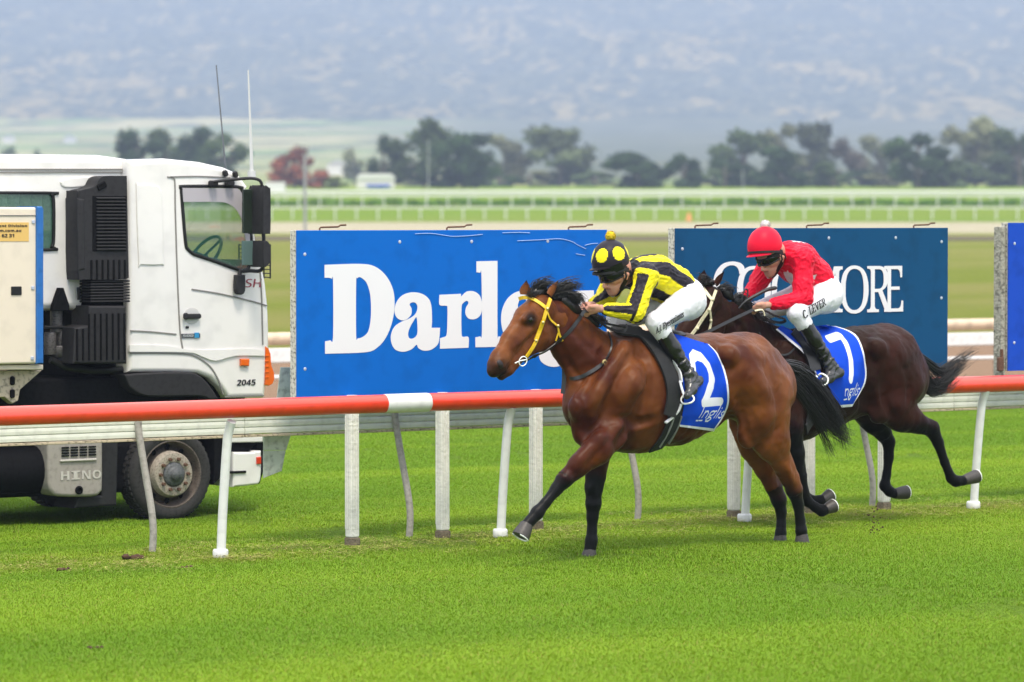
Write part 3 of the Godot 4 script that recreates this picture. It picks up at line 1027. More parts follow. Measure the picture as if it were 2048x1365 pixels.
func background() -> void:
	var pale := worn("far_white", lin(0.7, 0.7, 0.68), 0.1, 0.3, 0.6)
	far_fence("far_running_rail", "white far running rail nearest the sand track", 360.0, 62.0, 1.92, 1.1, [[1.08, 0.06]], pale)
	far_fence("far_running_rail", "white far running rail behind the low hedge", 398.0, 70.0, 2.12, 1.25, [[1.2, 0.06]], pale)
	far_fence("far_running_rail", "broad grey white far rail under the trees", 425.0, 74.0, 5.0, 1.1, [[0.95, 0.14], [0.5, 0.05]], pale)
	# hedge
	var rng := RandomNumberGenerator.new()
	rng.seed = 77
	var m := MB.new()
	for k in 16000:
		var S := rng.randf_range(-72.0, 72.0)
		var p := on_land(403.0 + rng.randf_range(-0.7, 0.7), S)
		p.y += rng.randf_range(0.0, 0.62 + 0.12 * sin(S * 0.9))
		var nn := Vector3(rng.randfn(), absf(rng.randfn()) + 0.5, rng.randfn()).normalized()
		var e1 := nn.cross(Vector3(rng.randfn(), rng.randfn(), rng.randfn())).normalized() * 0.13
		var e2 := nn.cross(e1)
		var q := rng.randf_range(0.7, 1.3)
		m.col = Color(0.11 * q, 0.24 * q, 0.02 * q)
		m.tri(p + e1, p + e2, p - e1, nn, nn, nn)
		m.tri(p + e1, p - e1, p - e2, nn, nn, nn)
	tag(part("hedge", m.mesh(), tinted("foliage", 0.9, 0.2)), "low bright green hedge between the two far white rails", "hedge")
	var dark := Color(0.034, 0.06, 0.022)
	var mid := Color(0.062, 0.09, 0.036)
	var paleg := Color(0.16, 0.17, 0.09)
	var rust := Color(0.24, 0.075, 0.035)
	tree("broad_tree", "dark round tree left of the truck roof aerials, lowest of its clump", 275, 255, 95, 610, dark, 1.0, 8, 1)
	tree("broad_tree", "dark tree in the middle of clump above truck roof", 335, 252, 90, 640, mid, 1.0, 8, 2)
	tree("broad_tree", "dark tree with tall crown behind truck cab roof", 392, 247, 80, 620, dark, 1.0, 8, 3)
	tree("broad_tree", "dark tree behind the two truck aerials", 445, 262, 90, 600, mid, 1.0, 8, 4)
	tree("rusty_tree", "rust brown autumn tree right of the truck mirror", 588, 292, 75, 590, rust, 1.0, 7, 5, "", 0.0)
	tree("rusty_bush", "low rust brown bush under the rust brown tree", 625, 340, 75, 585, rust, 0.7, 5, 6, "", -0.1)
	tree("rusty_bush", "small rust brown bush behind the white notice", 562, 338, 60, 588, rust, 0.7, 5, 26, "", -0.1)
	tree("yellow_bush", "yellow green bush between rust brown bush and white shed", 668, 352, 60, 586, Color(0.12, 0.15, 0.03), 0.6, 4, 7, "", -0.1)
	tree("pale_tree", "slim pale grey tree above the white shed", 708, 296, 55, 800, paleg, 0.8, 6, 8)
	tree("gum_tree", "sparse leaning gum tree left of the tallest gum", 765, 266, 62, 600, dark, 0.8, 4, 9)
	tree("gum_tree", "tallest dark gum tree with gaps in its crown", 848, 236, 120, 600, mid, 0.8, 8, 10)
	tree("broad_tree", "large dense dark tree right of tallest gum", 925, 262, 130, 590, dark, 1.3, 10, 11, "trees beyond the racecourse", 0.0)
	tree("pale_tree", "pale olive tree behind right shoulder of dense dark tree", 1012, 264, 85, 680, paleg, 0.9, 7, 12)
	tree("umbrella_tree", "pale olive spreading tree standing alone, right of the dense dark tree", 1120, 247, 130, 680, Color(0.1, 0.125, 0.055), 0.9, 9, 13, "", 0.25)
	tree("broad_tree", "dark grey green bush below the spreading tree", 1135, 318, 105, 690, mid, 0.7, 6, 33, "trees beyond the racecourse", 0.0)
	tree("broad_tree", "dark bushy tree left of the low dark pair", 1275, 302, 120, 590, dark, 1.2, 9, 14, "trees beyond the racecourse", -0.1)
	tree("broad_tree", "smaller dark bushy tree, right of the low dark pair", 1370, 307, 70, 590, dark, 1.1, 7, 15, "trees beyond the racecourse", -0.05)
	tree("broad_tree", "dark grey green tree at left end of long row behind navy board", 1485, 255, 100, 640, mid, 1.1, 9, 16, "trees beyond the racecourse", 0.0)
	tree("pale_tree", "olive tree second in row above the red capped rider", 1555, 242, 90, 680, paleg, 1.0, 8, 17, "trees beyond the racecourse", 0.05)
	tree("broad_tree", "grey green tree third in row behind navy board", 1625, 240, 95, 690, Color(0.05, 0.06, 0.03), 1.1, 9, 18, "trees beyond the racecourse", 0.0)
	tree("broad_tree", "dark green low tree in front of the row", 1560, 290, 110, 600, dark, 1.0, 8, 28, "trees beyond the racecourse", -0.1)
	tree("brownish_tree", "brownish thin tree in middle of the row", 1700, 275, 70, 700, Color(0.09, 0.075, 0.05), 0.8, 7, 19)
	tree("pale_tree", "pale thin olive tree right of the brownish one", 1760, 266, 85, 720, paleg, 0.8, 7, 20)
	tree("broad_tree", "dark tree with gaps in front of pale gums", 1835, 262, 110, 590, dark, 0.9, 8, 21, "trees beyond the racecourse", 0.0)
	tree("broad_tree", "low dark bush beside the dark gapped tree", 1890, 318, 100, 595, mid, 0.9, 6, 31, "trees beyond the racecourse", -0.1)
	tree("broad_tree", "dark bush at the foot of the row under the brownish tree", 1665, 322, 90, 610, mid, 0.8, 6, 41, "trees beyond the racecourse", -0.1)
	tree("broad_tree", "dark bush at the foot of the row, farthest left of it", 1450, 318, 80, 610, dark, 0.8, 6, 42, "trees beyond the racecourse", -0.1)
	tree("broad_tree", "grey green bush under the tall pale gum", 1985, 312, 110, 640, mid, 0.8, 7, 43, "trees beyond the racecourse", -0.1)
	tree("broad_tree", "dark bush below tallest gum", 868, 318, 100, 600, dark, 0.9, 7, 44, "trees beyond the racecourse", -0.1)
	var scrub := [1430, 1530, 1600, 1640, 1720, 1780, 1930, 2020, 820, 960, 1000, 1060, 1190]
	for k in scrub.size():
		tree("scrub", "low scrub at the foot of the trees, %s" % ["leftmost under the right row", "below the red capped rider's right", "third under the right row", "fourth under the right row", "under the brownish tree", "under the pale thin olive tree", "left foot of the pale gum", "at the right edge", "left foot of the dense dark tree", "middle foot of the dense dark tree", "right foot of the dense dark tree", "left foot of spreading tree", "right foot of spreading tree"][k], scrub[k], 330 + (k * 7) % 18, 85, 625 + (k * 13) % 60, [mid, dark, paleg * 0.6][k % 3], 0.6, 4, 60 + k, "scrub under the tree belt", -0.15)
	tree("pale_gum_tree", "tall pale gum tree with bare pale trunk at right", 1950, 233, 110, 650, paleg, 0.9, 9, 22, "", 0.3)
	tree("broad_tree", "grey green tree cut by the right edge of view", 2040, 255, 110, 640, mid, 1.0, 9, 23)
	tree("small_tree", "small dark tree at far left above truck roof", 25, 290, 46, 900, mid, 0.7, 5, 24)
	tree("small_tree", "tiny dark tree second from the left edge", 72, 297, 28, 900, mid, 0.6, 4, 25)
	# shed
	var sh := thing("shed", "white far shed with low pitched roof and blue band", "shed", on_land(583.0, (752.0 - 1024.0) * 583.0 / 8000.0))
	m = MB.new()
	var tb := Basis(Vector3.UP, deg_to_rad(-35.53))
	m.box(tb * Vector3(0, 0.7, 0), Vector3(5.4, 1.5, 4.0), tb, 0.02)
	part("wall", m.mesh(), worn("shed_wall", lin(0.7, 0.68, 0.66), 0.1, 0.2), sh).position = Vector3.ZERO
	m = MB.new()
	m.prism([Vector2(-2.9, 1.4), Vector2(2.9, 1.4), Vector2(2.2, 2.1), Vector2(-2.3, 2.1)], -2.2, 2.2, 0.03, Transform3D(tb, Vector3.ZERO))
	part("roof", m.mesh(), pale, sh).position = Vector3.ZERO
	m = MB.new()
	m.box(tb * Vector3(0.4, 0.35, 2.03), Vector3(3.4, 0.5, 0.05), tb)
	part("blue_band", m.mesh(), plain("shed_blue", lin(0.03, 0.09, 0.45)), sh).position = Vector3.ZERO
	# notice
	var no := thing("notice_board", "blank white notice on two legs before the rusty bushes", "sign", on_land(428.0, (550.0 - 1024.0) * 428.0 / 8000.0))
	m = MB.new()
	m.box(Vector3(0, 1.35, 0), Vector3(2.2, 1.15, 0.06), tb, 0.02)
	part("panel", m.mesh(), pale, no).position = Vector3.ZERO
	for k in [-1, 1]:
		m = MB.new()
		m.tube([tb * Vector3(k * 0.8, -0.2, -0.08), tb * Vector3(k * 0.8, 1.8, -0.08)], 0.04, 8)
		part("leg", m.mesh(), plain("zinc", Color.WHITE), no).position = Vector3.ZERO
	# poles
	for e in [["grey slim pole standing behind the left end of blue board", 610.0, 264.0, 5.1, 0.11], ["pale slim pole in front of the dense dark tree", 857.0, 560.0, 6.8, 0.09], ["short pole before the row of trees at right", 1486.0, 570.0, 2.6, 0.08]]:
		var po := thing("pole", e[0], "pole", on_land(e[2], (e[1] - 1024.0) * e[2] / 8000.0), "")
		m = MB.new()
		m.tube([Vector3(0, -0.3, 0), Vector3(0, e[3], 0)], e[4], 10)
		part("shaft", m.mesh(), worn("pole_grey", lin(0.3, 0.31, 0.32), 0.2, 0.5), po).position = Vector3.ZERO
		m = MB.new()
		m.box(Vector3(0, e[3] + 0.03, 0), Vector3(0.3, 0.12, 0.3), tb, 0.03)
		part("cap", m.mesh(), plain("pole_grey", Color.WHITE), po).position = Vector3.ZERO
	# marker
	var mk := thing("marker", "small orange marker on grass below the far white rail", "marker", on_land(348.0, (1378.0 - 1024.0) * 348.0 / 8000.0))
	m = MB.new()
	m.lathe([Vector2(0.35, 0), Vector2(0.35, 0.05), Vector2(0.22, 0.07), Vector2(0.1, 0.7), Vector2(0.0, 0.72)], 12)
	part("cone", m.mesh(), plain("marker_orange", lin(0.7, 0.25, 0.08)), mk).position = Vector3.ZERO
	# far houses
	for e in [[18.0, 2350.0, "tiny pale farmhouse at the left edge below the hills"], [140.0, 2350.0, "tiny white farmhouse right of the other, below the hills"], [676.0, 1250.0, "tiny white house behind the slim pale tree"]]:
		var hs := thing("farmhouse", e[2], "house", on_land(e[1], (e[0] - 1024.0) * e[1] / 8000.0))
		m = MB.new()
		m.box(Vector3(0, 1.5, 0), Vector3(6.5, 3.4, 5.5), tb)
		part("wall", m.mesh(), pale, hs).position = Vector3.ZERO
		m = MB.new()
		m.prism([Vector2(-3.6, 3.2), Vector2(3.6, 3.2), Vector2(0.0, 5.0)], -3.0, 3.0, 0.0, Transform3D(tb, Vector3.ZERO))
		part("roof", m.mesh(), worn("tin_roof", lin(0.45, 0.45, 0.46), 0.2, 0.2), hs).position = Vector3.ZERO

# ---------------------------------------------------------------- horses
const STAND := Vector3(-18, 2.45, 24)
# the nearest place on the bodies for a strap drawn towards p, lifted off the skin
func lay(fields: Array, p: Vector3, lift := 0.008) -> Array:
	var dir := (p - STAND).normalized()
	var a := p - dir * 0.75
	var step := 0.006
	for k in 260:
		var q := a + dir * step * k
		for f in fields:
			var g: Vector3 = (q - f.o) / f.h
			if g.x < 1 or g.y < 1 or g.z < 1 or g.x >= f.nx - 2 or g.y >= f.ny - 2 or g.z >= f.nz - 2:
				continue
			var i: int = (int(g.z) * f.ny + int(g.y)) * f.nx + int(g.x)
			if f.d[i] < lift * 0.7:
				var nn := Vector3(f.d[i + 1] - f.d[i - 1], f.d[i + f.nx] - f.d[i - f.nx], f.d[i + f.nx * f.ny] - f.d[i - f.nx * f.ny]).normalized()
				return [q + nn * lift * 0.4, nn]
	return [p, -dir]

func laid_strap(m: MB, fields: Array, pts: Array, w: float, t: float, sub := 5, lift := 0.008) -> void:
	var path := []
	var outs := []
	for p in smooth_path(pts, sub):
		var e := lay(fields, p, lift)
		path.append(e[0])
		outs.append(e[1])
	for pas in 2:
		for i in range(1, path.size() - 1):
			path[i] = path[i] * 0.5 + (path[i - 1] + path[i + 1]) * 0.25
			outs[i] = (outs[i] + (outs[i - 1] + outs[i + 1]) * 0.5).normalized()
	m.strap(path, outs, w, t)

func noise3(sd: int, f: float) -> FastNoiseLite:
	var n := FastNoiseLite.new()
	n.seed = sd
	n.frequency = f
	n.fractal_octaves = 3
	return n

func hoof(t: Node3D, top: Vector3, toe: Vector3, r: float, mt: Material) -> void:
	r *= 0.9
	var d := (toe - top)
	var L := d.length()
	var yv := d.normalized()
	var xv := yv.cross(Vector3(0, 0, 1)).normalized()
	var xf := Transform3D(Basis(xv, yv, xv.cross(yv)), top)
	var m := MB.new()
	m.lathe([Vector2(0.0, -0.01), Vector2(r * 0.78, -0.008), Vector2(r * 0.84, 0.0), Vector2(r * 1.02, L * 0.55), Vector2(r * 1.12, L * 0.93), Vector2(r * 1.08, L), Vector2(r * 0.7, L * 0.97), Vector2(0.0, L * 0.9)], 18, xf)
	var h := part("hoof", m.mesh(), mt, t)
	m = MB.new()
	var pts := []
	for k in 13:
		var a := -2.3 + 4.6 * k / 12.0 + PI
		pts.append(xf * Vector3(cos(a) * r * 0.98, L * 1.01, sin(a) * r * 0.98))
	m.tube(pts, 0.007, 6)
	part("shoe", m.mesh(), plain("steel", lin(0.4, 0.4, 0.4), 0.3, 0.8), h)

func strands(m: MB, roots: Array, path: Array, count: int, spread0: float, spread1: float, r: float, rng: RandomNumberGenerator, cutmin := 0.6, fields: Array = []) -> void:
	# hairs that follow a swept path; roots are offsets along the start
	for k in count:
		var off := Vector3(rng.randfn(), rng.randfn(), rng.randfn()) * 0.45
		var cut := rng.randf_range(cutmin, 1.0)
		var root: Vector3 = roots[0].lerp(roots[1], rng.randf()) - path[0]
		var pts := []
		var n := 9
		var wave := rng.randf() * TAU
		for i in n:
			var f := cut * i / (n - 1.0)
			var g := f * (path.size() - 1)
			var j := mini(int(g), path.size() - 2)
			var p: Vector3 = path[j].cubic_interpolate(path[j + 1], path[maxi(j - 1, 0)], path[mini(j + 2, path.size() - 1)], g - j)
			var o := off * lerpf(spread0, spread1, f) + Vector3(sin(wave + f * 9.0), cos(wave * 1.7 + f * 7.0), sin(wave * 0.6 + f * 8.0)) * 0.012 * f
			p += root * (1.0 - f) + o
			for fd in fields:
				var g3: Vector3 = (p - fd.o) / fd.h
				if g3.x > 1 and g3.y > 1 and g3.z > 1 and g3.x < fd.nx - 2 and g3.y < fd.ny - 2 and g3.z < fd.nz - 2:
					var q: int = (int(g3.z) * fd.ny + int(g3.y)) * fd.nx + int(g3.x)
					if fd.d[q] < 0.012:
						var nn := Vector3(fd.d[q + 1] - fd.d[q - 1], fd.d[q + fd.nx] - fd.d[q - fd.nx], fd.d[q + fd.nx * fd.ny] - fd.d[q - fd.nx * fd.ny]).normalized()
						p += nn * (0.012 - fd.d[q])
			pts.append(p)
		m.col = Color.WHITE * rng.randf_range(0.6, 1.5)
		var rr := []
		for i in n:
			rr.append(r * (1.0 - 0.8 * float(i) / (n - 1)) * rng.randf_range(0.9, 1.1))
		m.tube(pts, rr, 4, false)

func horse(S: Dictionary) -> Array:
	var t := thing("horse", S.label, "horse", Vector3(S.at.x, 0, S.at.z), "")
	var z0: float = S.z
	var f := Field.new(S.lo, S.hi, 0.0115)
	var T: Array = S.trunk
	var tr := [0.27, 0.415, 0.40, 0.335, 0.325, 0.265]
	var ts := [0.78, 0.68, 0.72, 0.8, 0.84, 0.86]
	if S.has("tr"): tr = S.tr
	for i in T.size() - 1:
		f.bone(T[i], T[i + 1], tr[i], tr[i + 1], (ts[i] + ts[i + 1]) * 0.5, 0.08)
	f.bone(S.withers[0], S.withers[1], 0.1, 0.1, 0.55, 0.1)
	var N: Array = S.neck
	f.bone(N[0], N[1], 0.275, 0.19, 0.52, 0.09)
	f.bone(N[1], N[2], 0.19, 0.155, 0.54, 0.05)
	for b in S.muscles:
		f.bone(b[0], b[1], b[2], b[3], b[4], b[5])
	for b in S.cuts:
		f.bone(b[0], b[1], b[2], b[3], 1.0, b[4], 0, true)
	for L in S.legs:
		for i in L.p.size() - 1:
			f.bone(L.p[i], L.p[i + 1], L.r[i], L.r[i + 1], 0.86, 0.05 if i < L.up else 0.022, 2 if i >= L.low else 1)
	var coat: Color = S.coat
	var red: Color = S.red
	var black: Color = S.black
	# hollows and swells along the muscles
	for e in S.relief:
		var path := smooth_path(e[0], 3)
		var got := []
		for p in path:
			got.append(lay([f], p, 0.004))
		for i in got.size() - 1:
			var r: float = e[1]
			if e[2]:
				f.bone(got[i][0] + got[i][1] * r * 0.45, got[i + 1][0] + got[i + 1][1] * r * 0.45, r, r, 1.0, r * 2.2, 0, true)
			else:
				f.bone(got[i][0] - got[i][1] * r * 0.55, got[i + 1][0] - got[i + 1][1] * r * 0.55, r, r, 1.0, r * 2.2, 1 if e[0][0].y < 0.75 else 0)
	var n1 := noise3(3, 2.2)
	var n2 := noise3(8, 14.0)
	var lows: float = S.low_y
	var tint := func(p: Vector3, nn: Vector3, mk: int) -> Color:
		var a := n1.get_noise_3dv(p)
		var c := coat.lerp(red, clampf(0.42 + a * 1.1 + (p.x - S.at.x) * 0.45, 0.0, 1.0))
		c *= 1.0 + n2.get_noise_3dv(p) * 0.12
		if mk >= 1:
			var ly: float = lows if p.x < S.split else S.low_hind
			var k := smoothstep(ly + 0.17, ly - 0.03, p.y + a * 0.1)
			if mk == 2:
				k = maxf(k, 0.92)
			c = c.lerp(black, k)
		return c
	var lumps := noise3(15, 5.0)
	var bump := func(p: Vector3, nn: Vector3, mk: int) -> float:
		return 0.0 if mk == 2 else (lumps.get_noise_3dv(p * Vector3(1.0, 0.7, 1.0)) * 0.014 + n2.get_noise_3dv(p) * 0.002)
	var into := new_net()
	f.net(tint, into, bump)
	# head on a finer grid
	var hf := Field.new(S.head_lo, S.head_hi, 0.0065)
	for b in S.head:
		hf.bone(b[0], b[1], b[2], b[3], b[4], b[5])
	for b in S.head_cuts:
		hf.bone(b[0], b[1], b[2], b[3], 1.0, b[4], 3, true)
	var muz: Vector3 = S.muzzle
	var eye: Vector3 = S.eye
	var htint := func(p: Vector3, nn: Vector3, mk: int) -> Color:
		var a := n1.get_noise_3dv(p * 1.7)
		var c := coat.lerp(red, clampf(0.5 + a * 1.0, 0.0, 1.0))
		c *= 1.0 + n2.get_noise_3dv(p * 1.5) * 0.14
		var k := smoothstep(0.15, 0.05, p.distance_to(muz))
		c = c.lerp(black * 1.6, k * 0.85)
		c = c.lerp(black, smoothstep(0.075, 0.03, p.distance_to(eye)) * 0.85)
		if S.has("star"):
			if p.distance_to(S.star) < 0.017 + a * 0.006:
				c = Color(0.6, 0.58, 0.55)
		return c
	var hb := func(p: Vector3, nn: Vector3, mk: int) -> float: return lumps.get_noise_3dv(p * 2.5) * 0.004
	hf.net(htint, into, hb)
	var skin := tinted("horse_coat_" + S.key, S.gloss[0], S.gloss[1])
	skin.rim_enabled = true
	skin.rim = 0.05
	skin.heightmap_enabled = true
	skin.heightmap_texture = noise_tex("hair_relief", 0.09, Color.BLACK, Color.WHITE, 3, 19, 0.2, 0.8)
	skin.heightmap_scale = 0.07
	skin.uv1_triplanar = true
	skin.uv1_world_triplanar = true
	skin.uv1_scale = Vector3.ONE * 5.0
	part("body", net_mesh(into), skin, t)
	# eye
	var m := MB.new()
	m.ball(eye, Vector3(0.025, 0.023, 0.017), 14)
	part("eye", m.mesh(), plain("horse_eye", lin(0.006, 0.004, 0.003), 0.08), t)
	# nostril
	m = MB.new()
	m.ball(S.nostril, Vector3(0.026, 0.034, 0.014), 12, Basis(Vector3(0, 0, 1), 0.5))
	part("nostril", m.mesh(), plain("nostril", lin(0.012, 0.005, 0.005), 0.5), t)
	# ears
	for e in S.ears:
		m = MB.new()
		var base: Vector3 = e[0]
		var tip: Vector3 = e[1]
		var ax := (tip - base).normalized()
		var wd: Vector3 = (e[2] - ax * ax.dot(e[2])).normalized()
		var th := ax.cross(wd)
		var L := base.distance_to(tip)
		var prof := [0.034, 0.042, 0.043, 0.037, 0.026, 0.013, 0.002]
		var rows := []
		for i in prof.size():
			var row := []
			for k in 9:
				var a := lerpf(-1.35, 1.35, k / 8.0)
				var c := base + ax * L * i / (prof.size() - 1.0)
				row.append([c + (wd * sin(a) - th * (cos(a) - 0.5) * 0.9) * prof[i], wd * sin(a) - th * cos(a)])
			rows.append(row)
		for i in prof.size() - 1:
			for k in 8:
				var col := red.lerp(black, pow(float(i) / 5.0, 3.0) * 0.9)
				m.col = col
				var a = rows[i][k]
				var b = rows[i][k + 1]
				var c = rows[i + 1][k + 1]
				var d = rows[i + 1][k]
				m.quadn(a[0], b[0], c[0], d[0], a[1], b[1], c[1], d[1])
				m.col = black.lerp(coat, 0.4)
				var s := -0.005
				m.quadn(a[0] + a[1] * s, b[0] + b[1] * s, c[0] + c[1] * s, d[0] + d[1] * s, -a[1], -b[1], -c[1], -d[1])
		part("ear", m.mesh(), skin, t)
	var hm := tinted("horn", 0.55, 0.4)
	var horn := worn("hoof_horn", lin(0.05, 0.042, 0.037), 0.4, 6.0, 0.5)
	for h in S.hooves:
		hoof(t, h[0], h[1], h[2], horn)
	# mane and tail
	var hair := tinted("hair_" + S.key, 0.42, 0.5)
	hair.albedo_color = S.hair
	var rng := RandomNumberGenerator.new()
	rng.seed = S.seed
	m = MB.new()
	for e in S.mane:
		strands(m, e[0], e[1], e[2], e[3], e[4], 0.0042, rng, 0.6, [f, hf])
	for e in S.mane_core:
		m.col = Color(0.7, 0.7, 0.7)
		m.ball(e[0], e[1], 16, Basis(Vector3(0, 0, 1), e[2]), 0.12, 3)
	part("mane", m.mesh(), hair, t)
	m = MB.new()
	for e in S.tail:
		strands(m, e[0], e[1], e[2], e[3], e[4], 0.0045, rng, 0.5)
	part("tail", m.mesh(), hair, t)
	return [t, f, hf]

# a draped cloth printed with strokes; edges: front and rear outlines from top to bottom
func cloth(t: Node3D, fields: Array, front: Array, rear: Array, mt: Material, called: String, over_top: Vector3, lift := 0.016) -> MeshInstance3D:
	var A := smooth_path(front, 6)
	var B := smooth_path(rear, 6)
	var n := 26
	var mrows := 30
	var V := PackedVector3Array()
	var UVs := PackedVector2Array()
	var C := PackedColorArray()
	var I := PackedInt32Array()
	var ripple := noise3(4, 3.0)
	for r in mrows + 1:
		var fr := float(r) / mrows
		var a: Vector3 = A[int(fr * (A.size() - 1))]
		var b: Vector3 = B[int(fr * (B.size() - 1))]
		for k in n + 1:
			var p := a.lerp(b, float(k) / n)
			var e := lay(fields, p, lift)
			V.append(e[0])
			UVs.append(Vector2(float(k) / n, fr))
			C.append(Color.WHITE)
			if r > 0 and k > 0:
				var i := r * (n + 1) + k
				I.append_array([i, i - 1, i - n - 2, i, i - n - 2, i - n - 1])
	for pas in 3:
		var W := V.duplicate()
		for r in range(1, mrows):
			for k in range(1, n):
				var i := r * (n + 1) + k
				W[i] = V[i] * 0.4 + (V[i - 1] + V[i + 1] + V[i - n - 1] + V[i + n + 1]) * 0.15
		V = W
	var N := PackedVector3Array()
	N.resize(V.size())
	for i in V.size():
		V[i] += Vector3(0.3, 0, 1).normalized() * (ripple.get_noise_3dv(V[i] * Vector3(1.0, 0.5, 1.0)) + 0.2) * 0.016
	for q in range(0, I.size(), 3):
		var g := (V[I[q + 2]] - V[I[q]]).cross(V[I[q + 1]] - V[I[q]])
		if g.z < 0.0:
			g = -g
			var s := I[q + 1]
			I[q + 1] = I[q + 2]
			I[q + 2] = s
		for k in 3:
			N[I[q + k]] += g
	for i in N.size():
		N[i] = N[i].normalized()
	var arr := []
	arr.resize(Mesh.ARRAY_MAX)
	arr[Mesh.ARRAY_VERTEX] = V
	arr[Mesh.ARRAY_NORMAL] = N
	arr[Mesh.ARRAY_TEX_UV] = UVs
	arr[Mesh.ARRAY_INDEX] = I
	var me := ArrayMesh.new()
	me.add_surface_from_arrays(Mesh.PRIMITIVE_TRIANGLES, arr)
	return part(called, me, mt, t)

# a flat print: strokes are [points..., width] in 0..1 of the cloth; border widths right and bottom
func printed(key: String, ground: Color, ink: Color, strokes: Array, border: float, size := 384, left := 0.0) -> StandardMaterial3D:
	var im := Image.create(size, size, false, Image.FORMAT_RGB8)
	im.fill(ground)
	if border > 0.0:
		im.fill_rect(Rect2i(int(size * (1.0 - border)), 0, size, size), ink)
		im.fill_rect(Rect2i(0, int(size * (1.0 - border * 0.8)), size, size), ink)
	if left > 0.0:
		im.fill_rect(Rect2i(0, 0, int(size * left), size), ink)
	for s in strokes:
		var pts: Array = s[0]
		var w: float = s[1]
		for i in pts.size() - 1:
			var a: Vector2 = pts[i]
			var b: Vector2 = pts[i + 1]
			var x0 := maxi(0, int((minf(a.x, b.x) - w) * size))
			var x1 := mini(size - 1, int((maxf(a.x, b.x) + w) * size) + 1)
			var y0 := maxi(0, int((minf(a.y, b.y) - w) * size))
			var y1 := mini(size - 1, int((maxf(a.y, b.y) + w) * size) + 1)
			for y in range(y0, y1 + 1):
				for x in range(x0, x1 + 1):
					var p := Vector2((x + 0.5) / size, (y + 0.5) / size)
					var q := Geometry2D.get_closest_point_to_segment(p, a, b)
					var k := clampf((w * 0.5 - p.distance_to(q)) * size + 0.5, 0.0, 1.0)
					if k > 0.0:
						im.set_pixel(x, y, im.get_pixel(x, y).lerp(ink, k))
	var m := plain(key, Color.WHITE, 0.62)
	m.albedo_texture = ImageTexture.create_from_image(im)
	m.texture_repeat = false
	m.metallic_specular = 0.22
	return m

func inglis(x: float, y: float, sx: float, sy: float, from := 0) -> Array:
	# thin slanted lettering laid out as strokes; from skips hidden leading letters
	var L := [
		[[0.0, -1.0, 0.0, 0.0]],
		[[0.14, -0.62, 0.14, 0.0], [0.14, -0.45, 0.2, -0.6, 0.3, -0.6, 0.34, -0.45, 0.34, 0.0]],
		[[0.62, -0.56, 0.53, -0.62, 0.45, -0.56, 0.43, -0.4, 0.48, -0.26, 0.56, -0.25, 0.62, -0.36, 0.62, -0.52], [0.62, -0.6, 0.68, -0.62], [0.48, -0.24, 0.45, -0.1, 0.58, -0.04, 0.65, 0.1, 0.58, 0.28, 0.46, 0.28, 0.42, 0.14, 0.5, -0.02]],
		[[0.76, -1.0, 0.76, 0.0]],
		[[0.87, -0.62, 0.87, 0.0], [0.87, -0.85, 0.87, -0.83]],
		[[1.1, -0.55, 1.02, -0.62, 0.97, -0.5, 1.0, -0.38, 1.08, -0.26, 1.1, -0.1, 1.04, 0.0, 0.96, -0.06]],
	]
	var out := []
	for i in range(from, L.size()):
		for s in L[i]:
			var pts := []
			for k in range(0, s.size(), 2):
				pts.append(Vector2(x + (s[k] - s[k + 1] * 0.1) * sx, y + s[k + 1] * sy))
			out.append([pts, 0.016])
	return out

